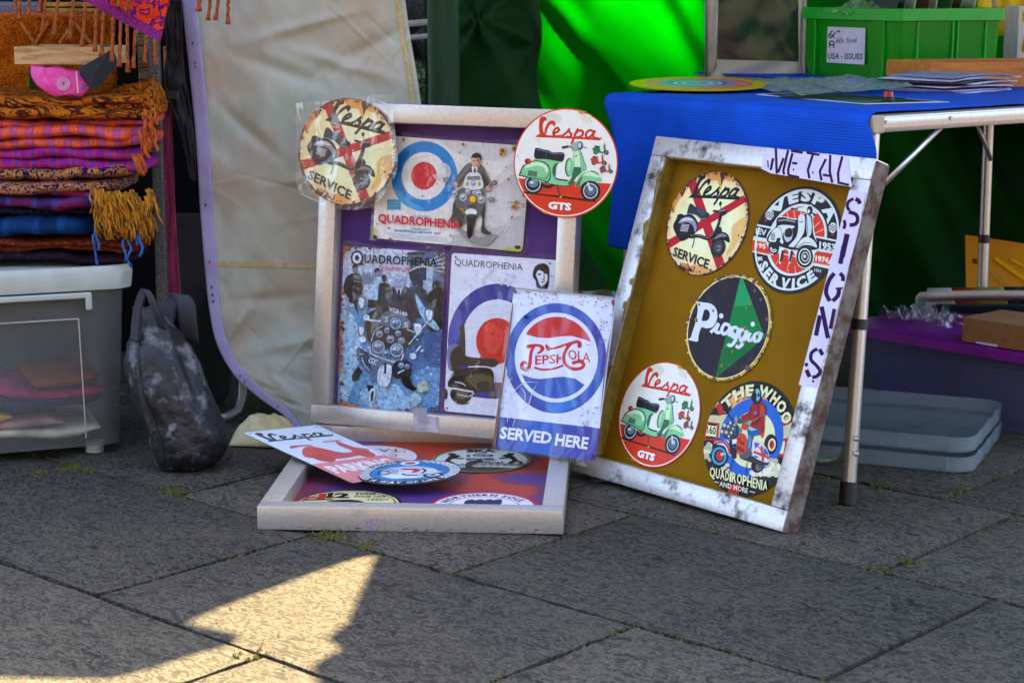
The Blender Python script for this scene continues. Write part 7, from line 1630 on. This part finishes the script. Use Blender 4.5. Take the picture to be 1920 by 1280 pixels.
# second table behind
T2M = TBM @ Matrix.Translation((.80, TW + .01, 0)); t2 = thing('folding_table', 'second table standing behind the record table', 'table', T2M)
MB().box((.9, .3, TZ - .012), (1.8, .6, .024), T2M).build('table_top', simple('grey_top2', (120, 116, 110), .6), t2)
for x in (.05, 1.75):
    for y in (.05, .55):
        p = T2M @ Vector((x, y, 0)); MB().tube([(p.x, p.y, 0), (p.x, p.y, TZ - .024)], .013, 10).build('leg', M_['tube'], t2, smooth=True, auto=40)
BLU = ribbed('royal_blue_ribbed_cloth', (0, 80, 206), 360, 'Z')
BLT = simple('royal_blue_cloth', (0, 80, 206), .85, c2=(2, 62, 158), sc=10, bump=.5, bsc=500, spec=.2)
clo = thing('table_cloth', 'royal blue ribbed cloth draped over the end of the record table', 'tablecloth', TBM)
def drape(a, b):
    """a across the table end, b from the top over the edge to the hem"""
    s = lerp(.004, TW + .012, a); rd = .022
    if b < .45: l, z = lerp(1.1, rd - .012, b / .45), .0035
    elif b < .55:
        w_ = (b - .45) / .10 * math.pi / 2; l, z = rd - .012 - rd * math.sin(w_), .0035 - rd * (1 - math.cos(w_))
    else:
        k = (b - .55) / .45; drop = lerp(.345, .30, a); l = -.012 - .010 * k + .022 * k * math.sin(a * 9 + 1) + .016 * nz(a * 4, k * 2) * k + .006 * math.sin(a * 31 + k) * k
        z = .0035 - rd - drop * k
        s += lerp(0, -.012, k) * (1 if a < .05 else .2) + (.055 * math.sin(min(1, k * 2.6) * math.pi / 2) * -a ** 3 + .02 * k * a ** 3)
        if a < .12: s += .022 * math.sin(min(1, k * 3) * math.pi) * (1 - a / .12) * -1 + .02 * (1 - a / .12) * k
    z += .0012 * nz(l * 9, s * 9)
    return tp(l, s, z)
MB().grid(drape, 70, 120).build('cloth', BLU, clo, smooth=True, thick=.003)
c2 = MB().grid(lambda a, b: T2M @ Vector((lerp(-.006, 1.8, a), lerp(-.0, .606, b), TZ + .004 + .001 * nz(a * 9, b * 9))), 20, 12)
tag(c2.build('table_cloth', BLT, smooth=True, thick=.003), 'blue cloth laid flat on the table at the back', 'tablecloth')

# ---- things lying on the cloth
ZT = TZ + .0055
def flat_art(name, lab, cat, c, r, ang, th, fn, group=None, tilt=0.0):
    M = Matrix.Translation(c) @ Matrix.Rotation(ang, 4, 'Z') @ Matrix.Rotation(tilt, 4, 'X')
    t = thing(name, lab, cat, M, group); MB().prism(circle(r), 0, th, bev=.0006).build('disc', simple('disc_edge', (196, 160, 20), .35), t, local=True, smooth=True, auto=40)
    A = Art(lambda x, y: (x * r, y * r), None, z=th + .0001); fn(A); A.build('print', M_['print'], t); return t
def rainbow(A):
    for k, c in ((.985, (206, 176, 10)), (.80, (236, 92, 84)), (.72, (244, 110, 110)), (.58, (120, 140, 176)), (.44, (86, 110, 150)), (.36, (210, 226, 226)), (.31, (70, 120, 140)), (.24, (190, 222, 216)), (.18, (90, 130, 150)), (.05, (230, 236, 236))): A.ell(c, 0, 0, k, k, 56)
    A.ring((240, 80, 130), 0, 0, .79, .79, .95, 56)
dcn = at(1308, 164, z=ZT + .006); flat_art('picture_disc', 'rainbow ringed picture disc record on the blue cloth', 'record', dcn + Vector((0, 0, .006)), .150, .0, .003, rainbow, tilt=.045)
def card(name, lab, cat, px, z, th, col, inner=None, group=None, mat='print_satin'):
    pts = [at(u, v, z=z) for u, v in px]; c = sum(pts, Vector()) / len(pts)
    t = thing(name, lab, cat, c, group); o = [(p.x - c.x, p.y - c.y) for p in pts]
    if sum(o[i][0] * o[(i + 1) % 4][1] - o[(i + 1) % 4][0] * o[i][1] for i in range(4)) < 0: o.reverse()
    MB().prism(o, 0, th).build('sheet', simple('card', col, .5), t, local=True)
    if inner:
        A = Art(lambda x, y: (x, y), None, z=th + .0001)
        A.fill([(x * .9, y * .9) for x, y in o], inner[0]); q = random.Random(4)
        for k in range(7):
            i = k % 4; A.blob(inner[1 + k % (len(inner) - 1)], [(o[i][0] * q.uniform(.1, .8), o[i][1] * q.uniform(.1, .8)) for i in range(4)])
        A.build('print', M_[mat], t)
    return t
card('photo_print', 'black and white photo print with white border at the cloth edge', 'photo', ((1418, 178), (1515, 172), (1780, 192), (1622, 196)), ZT, .001, (226, 226, 230), [(30, 36, 34), (60, 70, 64), (110, 120, 110), (16, 20, 20)])
rc = at(1665, 190, z=ZT + .0015); rt = thing('red_button', 'small red-topped plastic knob on the photo print', 'knob', rc)
MB().tube([rc, rc + Vector((0, 0, .009))], .0125, 18).build('base', M_['black_plastic'], rt, smooth=True, auto=40); MB().tube([rc + Vector((0, 0, .009)), rc + Vector((0, 0, .019))], [.0105, .0095], 18).build('cap', simple('red_plastic', (176, 24, 12), .3), rt, smooth=True, auto=40)
CLR = film_mat('clear_sleeve', .34, 22.0, 1.0, .3)  # white haze raised to stand for the glare on the sleeves
for k, (px, lab) in enumerate(((((1400, 160), (1470, 148), (1580, 160), (1450, 177)), 'clear plastic sleeve overlapping the picture disc'), (((1440, 158), (1560, 150), (1640, 168), (1500, 184)), 'crumpled clear sleeve in the middle of the cloth'), (((1500, 152), (1600, 148), (1720, 166), (1580, 178)), 'clear sleeve lying against the green crate'))):
    P4 = [at(u, v, z=ZT + .004 + .003 * k) for u, v in px]
    def f(a, b, P4=P4, k=k):
        p = P4[0].lerp(P4[1], a).lerp(P4[3].lerp(P4[2], a), b); e = min(a, b, 1 - a, 1 - b)
        return p + Vector((0, 0, .004 + .010 * abs(fbm(a * 4 + k, b * 4, k * 2.0)) * (1 if e > .02 else .4)))
    tag(MB().grid(f, 40, 40).build('record_sleeve', CLR, smooth=True), lab, 'sleeve', 'clear record sleeves')
sq = random.Random(17); cols = [(206, 206, 236), (190, 186, 230), (70, 60, 110), (216, 216, 240), (120, 26, 50), (206, 206, 236), (44, 44, 66), (200, 200, 232), (216, 216, 242), (150, 150, 190)]
pc_ = [at(1640, 168, z=ZT), at(1880, 184, z=ZT)]
place = ('at the bottom', 'second from the bottom', 'third from the bottom', 'fourth from the bottom', 'dark red, in the middle', 'just above the dark red one', 'black, in the upper half', 'third from the top', 'second from the top', 'on top')
for k, c in enumerate(cols):
    cc = at(1778 + sq.uniform(-14, 14), 168 + sq.uniform(-1, 1), z=ZT); M = yawm((cc.x, cc.y, ZT + .0006 + k * .0034), math.atan2(LD.y, LD.x) + sq.uniform(-.22, .22))
    def f(a, b, k=k, M=M):
        x, y = lerp(-.10, .10, a), lerp(-.10, .10, b); return M @ Vector((x, y, .006 * math.sin(math.pi * a) * (k / 10) + .0005 * nz(x * 20, y * 20, k)))
    tag(MB().grid(f, 12, 12).build('record_sleeve', simple('paper_sleeve', c, .5), smooth=True, thick=.0016), 'record sleeve in the fanned pile, ' + place[k], 'sleeve', 'fanned pile of record sleeves')
# green crate
GRN = simple('green_crate_plastic', (6, 176, 22), .3, transl=.40, tcol=(8, 220, 20), transp=.28, ttint=(20, 220, 40), spec=.5, sc=6)
GRN2 = simple('green_crate_rib', (30, 200, 56), .3, transl=.3, tcol=(20, 210, 40), spec=.5)
b0 = at(1682, 153, z=ZT); bl = at(1505, 140, z=ZT); e1 = (bl - b0).normalized(); e2 = Vector((-e1.y, e1.x, 0)) * -1
if e2.x < 0: e2 = -e2
bw, bd_, bh = (bl - b0).length, .31, (at(1686, 18, y=b0.y).z - ZT)
for _ in range(3):
    pass
BM = Matrix((-e1, e2, Vector((0, 0, 1)))).transposed().to_4x4(); BM.translation = b0 + e1 * bw / 2 + e2 * bd_ / 2 + Vector((0, 0, .001))
gc_ = thing('green_crate', 'translucent green plastic crate with handwritten label on the table', 'crate', BM)
shell(MB(), [(bw - .012, bd_ - .012, .012, 0), (bw, bd_, .014, bh), (bw - .006, bd_ - .006, .012, bh), (bw - .018, bd_ - .018, .010, .004)], BM).build('body', GRN, gc_, smooth=True, auto=40)
shell(MB(), [(bw - .004, bd_ - .004, .012, bh - .03), (bw + .016, bd_ + .016, .014, bh - .028), (bw + .016, bd_ + .016, .014, bh), (bw - .004, bd_ - .004, .012, bh + .001)], BM, close=False).build('rim', GRN2, gc_, smooth=True, auto=40)
for x in (-bw / 2 + .055, bw / 2 - .055):
    MB().box((x, -bd_ / 2 - .0005, bh / 2 - .014), (.004, .008, bh - .03), BM, bev=.001).build('rib', GRN2, gc_)
for y in (-bd_ / 2 + .055, -bd_ / 2 + .16, 0.02, bd_ / 2 - .05):
    MB().box((bw / 2 - .002, y, bh / 2 - .014), (.010, .004, bh - .03), BM, bev=.001).build('rib', GRN2, gc_)
MB().box((0, -bd_ / 2 - .008, bh - .012), (.08, .004, .010), BM, bev=.001).build('grip', GRN2, gc_)
lx0, lx1, lz0, lz1 = -bw * .23, bw * .17, bh * .20, bh * .72
MB().box(((lx0 + lx1) / 2, -bd_ / 2 - .0016, (lz0 + lz1) / 2), (lx1 - lx0, .0008, lz1 - lz0), BM).build('paper_label', print_paper, gc_)
LM = BM @ Matrix(((1, 0, 0, lx0), (0, 0, -1, -bd_ / 2 - .0021), (0, 1, 0, lz0), (0, 0, 0, 1)))
A = Art(lambda x, y: (x * (lx1 - lx0), y * (lz1 - lz0)), None, z=0); K = (30, 30, 40)
le = bpy.data.objects.new('handwriting_base', None)
def hand(pts, w=.034): A.line(K, w, *pts)
hand([(.14, .90), (.06, .80), (.04, .72), (.10, .70), (.13, .76), (.07, .78)]); hand([(.22, .86), (.16, .76), (.20, .70)]); hand([(.26, .86), (.30, .90), (.33, .85)])
hand([(.07, .42), (.07, .58), (.18, .58), (.18, .42)]); hand([(.07, .50), (.18, .50)])
A.text(K, '60s Soul', (.24, .55), (.78, .60), .14, .012, (.05, 1)); A.text(K, 'USA - ISSUES', (.03, .10), (.95, .14), .16, .02, (.05, 1))
o = A.build('handwriting', M_['paper'], gc_); o.matrix_basis = BM.inverted() @ LM; bpy.data.objects.remove(le)
# contents of the crate
cs = random.Random(5)
for k in range(9):
    y = -bd_ / 2 + .035 + k * .028; c = ((20, 24, 22), (16, 60, 36), (180, 180, 170), (30, 30, 30), (90, 30, 20), (190, 190, 180), (26, 70, 40), (60, 50, 30), (170, 170, 160))[k]
    mb = MB(); Mk = BM @ Matrix.Translation((0, y, .006)) @ Matrix.Rotation(R(-12 + cs.uniform(-6, 6)), 4, 'X'); mb.box((cs.uniform(-.01, .01), 0, .095), (.185, .003, .185 + .012 * (k % 3)), Mk)
    tag(mb.build('boxed_record', simple('record_cover', c, .5)), 'record standing in the green crate, number %s from its labelled end' % ('one two three four five six seven eight nine'.split()[k]), 'record', 'records in the green crate')
def crum(a, b): return BM @ Vector((lerp(-.11, .05, a), lerp(-.17, -.02, b), bh - .012 + .030 * math.sin(math.pi * a) * math.sin(math.pi * b) + .014 * fbm(a * 6, b * 6, 3)))
tag(MB().grid(crum, 30, 30).build('plastic_bag', CLR, smooth=True), 'crumpled clear bag lying on top of the green crate', 'bag')
# wooden tray in front of the crate
wb = simple('honey_wood', (196, 120, 30), .55, c2=(166, 92, 20), sc=10, stretch=(1, 7, 7), bump=.1)
w0, w1 = at(1742, 166, z=ZT), at(1930, 168, z=ZT); d_ = (w1 - w0).normalized(); WMt = yawm(w0, math.atan2(LD.y, LD.x) - .35)
wtb = thing('wooden_box', 'shallow honey-coloured wooden box beside the green crate', 'box', WMt); hw_ = .056
for nm, cc, dd in (('front_side', (.20, 0, hw_ / 2), (.40, .008, hw_)), ('back_side', (.20, .20, hw_ / 2), (.40, .008, hw_)), ('end_side', (.004, .10, hw_ / 2), (.0078, .191, hw_ - .001)), ('end_side', (.396, .10, hw_ / 2), (.0078, .191, hw_ - .001)), ('base', (.2, .10, .003), (.383, .19, .004))): MB().box(cc, dd, WMt, bev=.001).build(nm, wb, wtb)
# window panel, carton, hi-vis jacket behind
wp = thing('clear_panel', 'white-edged clear vinyl panel standing behind the picture disc', 'panel', at(1410, 140, y=5.0))
SMK = simple('smoky_vinyl', (40, 42, 46), .28, c2=(48, 50, 52), sc=4, bump=.15, bsc=4, transp=.12, spec=.7); WBD = simple('white_pvc', (216, 216, 206), .5, transl=.15)
def pan(u, v, y=5.0): return at(u, v, y=y)
MB().grid(lambda a, b: pan(lerp(1345, 1500, a), lerp(-80, 118, b), 5.02 + .01 * fbm(a * 3, b * 3)), 20, 24).build('vinyl_pane', SMK, wp, smooth=True)
for P4 in (((1326, -80), (1348, -80), (1344, 122), (1326, 150)), ((1496, -80), (1512, -80), (1512, 150), (1498, 122)), ((1344, 112), (1500, 116), (1512, 150), (1326, 152)), ((1326, -100), (1512, -100), (1512, -74), (1326, -74))):
    MB().grid(lambda a, b: pan(lerp(lerp(P4[0][0], P4[1][0], a), lerp(P4[3][0], P4[2][0], a), b), lerp(lerp(P4[0][1], P4[1][1], a), lerp(P4[3][1], P4[2][1], a), b), 5.0 + .004 * math.sin(a * 9 + b * 5)), 12, 16).build('white_border', WBD, wp, smooth=True, thick=.002)
MB().grid(lambda a, b: pan(lerp(1346, 1400, a), lerp(78, 108, b) + 10 * math.sin(a * 3) - 18 * (1 - a) * (1 - b), 5.06), 8, 6).build('tan_strap', simple('tan_strap', (176, 150, 110), .8), wp, smooth=True, thick=.002)
MB().tube([pan(1324, -80, 4.99), pan(1324, 152, 4.99)], .004, 8).build('edge_wire', simple('grey_edge', (120, 124, 130), .5), wp, smooth=True)
cx_ = at(1905, 108, y=5.25); ct = thing('carton', 'white carton with red and yellow print at the right edge', 'carton', Matrix.Translation((cx_.x + .05, 5.25, TZ + .006)) @ Matrix.Rotation(.12, 4, 'Z'))
MB().box((0, 0, .085), (.14, .1, .17), wm(ct), bev=.002).build('box', simple('white_card', (226, 222, 216), .6), ct)
A = Art(lambda x, y: (x, y), None, z=0)
for x, c in ((-.045, (206, 170, 20)), (-.005, (206, 40, 34)), (.036, (206, 170, 20))):
    A.poly(c, (x - .014, .128), (x + .014, .128), (x + .014, .156), (x - .014, .156)); A.poly((240, 230, 220), (x - .009, .134), (x + .009, .134), (x + .009, .150), (x - .009, .150)); A.blob((206, 140, 20), [(x - .012, .05), (x - .006, .09), (x, .104), (x + .006, .09), (x + .012, .05)]); A.ell((40, 40, 40), x, .062, .006, .008, 12)
A.poly((190, 30, 24), (-.07, 0), (.07, 0), (.07, .022), (-.07, .022)); A.poly((150, 24, 40), (-.07, .026), (.07, .026), (.07, .030), (-.07, .030))
o = A.build('print', M_['print_satin'], ct); o.matrix_basis = Matrix(((1, 0, 0, 0), (0, 0, -1, -.0506), (0, 1, 0, 0), (0, 0, 0, 1)))
hv = simple('hi_vis_yellow', (236, 206, 10), .6, c2=(216, 176, 6), sc=6, bump=.2, bsc=40)
hj = thing('hi_vis_jacket', 'yellow hi-vis jacket with grey stripe hanging at top right', 'jacket', at(1870, 60, y=5.3))
jf = lambda a, b: at(lerp(1822 + 12 * b, 2010, a), lerp(-560, 62, b) + 6 * math.sin(a * 7), y=5.3 + .03 * fbm(a * 4, b * 2, 1) + .012 * math.sin(a * 24 + b * 3))
MB().grid(jf, 50, 30).build('cloth', hv, hj, smooth=True, thick=.004)
MB().grid(lambda a, b: jf(lerp(.13, .17, a) + .05 * b, lerp(.84, .965, b)) + Vector((0, -.005, 0)), 4, 12).build('reflective_stripe', simple('silver_tape', (150, 146, 140), .35), hj, smooth=True)

# ---- things under the table
CP = simple('clear_tub_plastic', (120, 124, 160), .28, transp=.62, tcol=(206, 208, 232), spec=.6)
LIDP = simple('purple_lid', (128, 12, 140), .4, c2=(112, 8, 126), sc=6)
l0, l1 = at(1606, 616, z=.178), at(1920, 668, z=.178); ef = (l1 - l0).normalized(); eb = Vector((-ef.y, ef.x, 0))
PT = Matrix((ef, eb, Vector((0, 0, 1)))).transposed().to_4x4(); PT.translation = Vector((l0.x, l0.y, 0)) + ef * .26 + eb * .22
pt_ = thing('storage_tub', 'clear tub with flat purple lid under the table', 'tub', PT)
shell(MB(), [(.60, .38, .03, .002), (.63, .41, .035, .165)], PT).build('body', CP, pt_, smooth=True, auto=40)
shell(MB(), [(.645, .425, .035, .158), (.655, .435, .035, .160), (.655, .435, .035, .178), (.64, .42, .03, .182)], PT).build('lid', LIDP, pt_, smooth=True, auto=40); nlid = pt_.children[-1].data
bm = bmesh.new(); bm.from_mesh(nlid); bmesh.ops.holes_fill(bm, edges=bm.edges[:]); bm.to_mesh(nlid); bm.free()
for k, (x, y, w_, h_, c, lab) in enumerate(((-.17, -.05, .2, .10, (40, 46, 130), 'navy box inside the purple-lidded tub'), (.08, -.06, .22, .12, (60, 60, 120), 'slate blue box inside the purple-lidded tub'), (-.02, .09, .4, .13, (90, 84, 120), 'grey lilac packet at the back of the purple-lidded tub'))):
    mb = MB(); mb.box((x, y, .008 + h_ / 2), (w_, .16 if k < 2 else .1, h_), PT, bev=.004); tag(mb.build('packet', simple('packet', c, .6)), lab, 'packet', 'packets in the purple-lidded tub')
zl = .184
cb0 = at(1803, 640, z=zl); CB = Matrix((ef, eb, Vector((0, 0, 1)))).transposed().to_4x4(); CB.translation = cb0 + Vector((0, 0, .0005))
cbx = thing('cardboard_box', 'flat brown cardboard box on the purple lid', 'box', CB)
KR = simple('kraft_card', (150, 104, 56), .85, c2=(136, 92, 48), sc=30, bump=.1)
MB().box((.15, .075, .027), (.30, .15, .054), CB, bev=.0015).build('carton', KR, cbx); MB().box((.065, -.0006, .003), (.055, .0006, .005), CB).build('white_tape', print_paper, cbx); MB().box((.17, .06, .0546), (.05, .03, .0006), CB).build('sticker', print_paper, cbx)
# rolled print on the lid
R0, R1 = at(1738, 560, y=4.50), at(1990, 556, y=4.42); ax = (R1 - R0).normalized(); rr0 = .030
rl = thing('rolled_print', 'half-rolled colour print with white edge on the purple lid', 'print', R0)
def roll(a, b):
    w_ = lerp(-.5, math.pi * 1.05, b); p = R0.lerp(R1, a); side = ax.cross(Vector((0, 0, 1))).normalized()
    if side.y > 0: side = -side
    return p + side * (rr0 * math.cos(w_)) + Vector((0, 0, rr0 * math.sin(w_) - .005))
segs = ((0, .13, (196, 206, 206)), (.13, .30, (150, 52, 16)), (.30, .52, (150, 150, 50)), (.52, .60, (24, 34, 30)), (.60, 1.0, (40, 76, 46)))
for a0_, a1_, c in segs: MB().grid(lambda a, b: roll(lerp(a0_, a1_, a) + .10 * (1 - b) * (1 if a0_ > 0 or a > 0 else 0), b), 5, 16).build('printed_band', simple('print_band', c, .5), rl, smooth=True, thick=.001)
e0_, e1_ = at(1725, 560, y=4.42), at(2000, 560, y=4.34)
MB().grid(lambda a, b: e0_.lerp(e1_, a) + Vector((0, .05 * b, .010 - .020 * b + .004 * math.sin(a * 3))) , 12, 4).build('white_margin', simple('white_margin', (206, 200, 190), .6), rl, smooth=True, thick=.012)
MB().grid(lambda a, b: e0_.lerp(e1_, lerp(.10, .9, a)) + Vector((0, .015 + .04 * b, -.016 - .028 * b)), 8, 4).build('green_underside', simple('green_underside', (10, 60, 50), .6), rl, smooth=True, thick=.002)
# yellow sleeve leaning at the back
ys = thing('yellow_sleeve', 'yellow ochre record sleeve standing at the back under the table', 'sleeve', at(1860, 560, y=4.72))
Y4 = [at(1812, 560, y=4.70), at(2010, 590, y=4.66), at(2010, 470, y=4.80), at(1810, 441, y=4.82)]
MB().grid(lambda a, b: Y4[0].lerp(Y4[1], a).lerp(Y4[3].lerp(Y4[2], a), b), 4, 4).build('cover', simple('ochre_card', (206, 136, 4), .5, c2=(190, 116, 2), sc=5), ys, thick=.003)
yx = (Y4[1] - Y4[0]).normalized(); yy_ = (Y4[3] - Y4[0]); yy_ = (yy_ - yx * yy_.dot(yx)).normalized(); YM = Matrix((yx, yy_, yx.cross(yy_))).transposed().to_4x4(); YM.translation = Y4[0] + yx.cross(yy_) * .0022
A = Art(lambda x, y: (x, y), None); A.text((150, 24, 16), 'lle', (.006, .105), (.028, .105), .016, .04, (0, 1)); A.line((226, 170, 10), .012, (.06, .13), (.24, .02), smooth=False); A.line((226, 176, 20), .006, (.10, .135), (.25, .06), smooth=False); A.line((150, 150, 70), .0025, (.05, .09), (.11, .03), smooth=False); A.line((160, 160, 110), .002, (.07, .085), (.14, .03), smooth=False); A.ell((120, 40, 20), .15, .09, .004, .002, 8)
o = A.build('print', M_['print_satin'], ys); o.matrix_basis = wm(ys).inverted() @ YM
# crumpled film
fq0 = at(1735, 590, z=zl + .02)
def fl(a, b): return fq0 + ef * lerp(-.11, .09, a) + eb * lerp(-.05, .07, b) + Vector((0, 0, -.014 + .050 * abs(fbm(a * 3.5, b * 3.5, 7, 1.3, 3)) * math.sin(math.pi * a) ** .5))
tag(MB().grid(fl, 34, 30).build('plastic_film', film_mat('crumpled_film', .03, 40.0, .6, .1)), 'crumpled clear film lying on the purple lid', 'film')
# two clear lids on the paving
LC = simple('clear_lid_plastic', (190, 206, 212), .25, transp=.76, tcol=(232, 238, 240), spec=.7)
cA, cB, cC = at(1792, 893, z=0), at(1540, 868, z=0), at(1902, 800, z=0); eL = (cB - cA).normalized(); eR = Vector((eL.y, -eL.x, 0))
if eR.y < 0: eR = -eR
for k, (z0, lab) in enumerate(((.001, 'lower of two clear plastic lids on the paving under the table'), (.038, 'upper of two clear plastic lids on the paving under the table'))):
    LMx = Matrix((-eL, eR, Vector((0, 0, 1)))).transposed().to_4x4(); LMx.translation = cA + eL * .27 + eR * .21 + Vector((.006 * k, .008 * k, z0))
    t = thing('tub_lid', lab, 'lid', LMx, 'clear lids under the table')
    w_, d2, h2_ = .60 - .01 * k, .40 - .01 * k, .034
    shell(MB(), [(w_ - .02, d2 - .02, .04, .0), (w_ - .004, d2 - .004, .045, .004), (w_, d2, .045, h2_), (w_ - .005, d2 - .005, .043, h2_), (w_ - .012, d2 - .012, .042, .007)], LMx).build('tray', LC, t, smooth=True, auto=40)
    for x in (-.25, -.15, -.05, .05, .15, .25): MB().box((x, -d2 / 2 + .0035, h2_ / 2 + .002), (.0025, .007, h2_ - .006), LMx).build('rib', LC, t)
    for y in (-.1, .0, .1): MB().box((w_ / 2 - .0035, y, h2_ / 2 + .002), (.007, .0025, h2_ - .006), LMx).build('rib', LC, t)
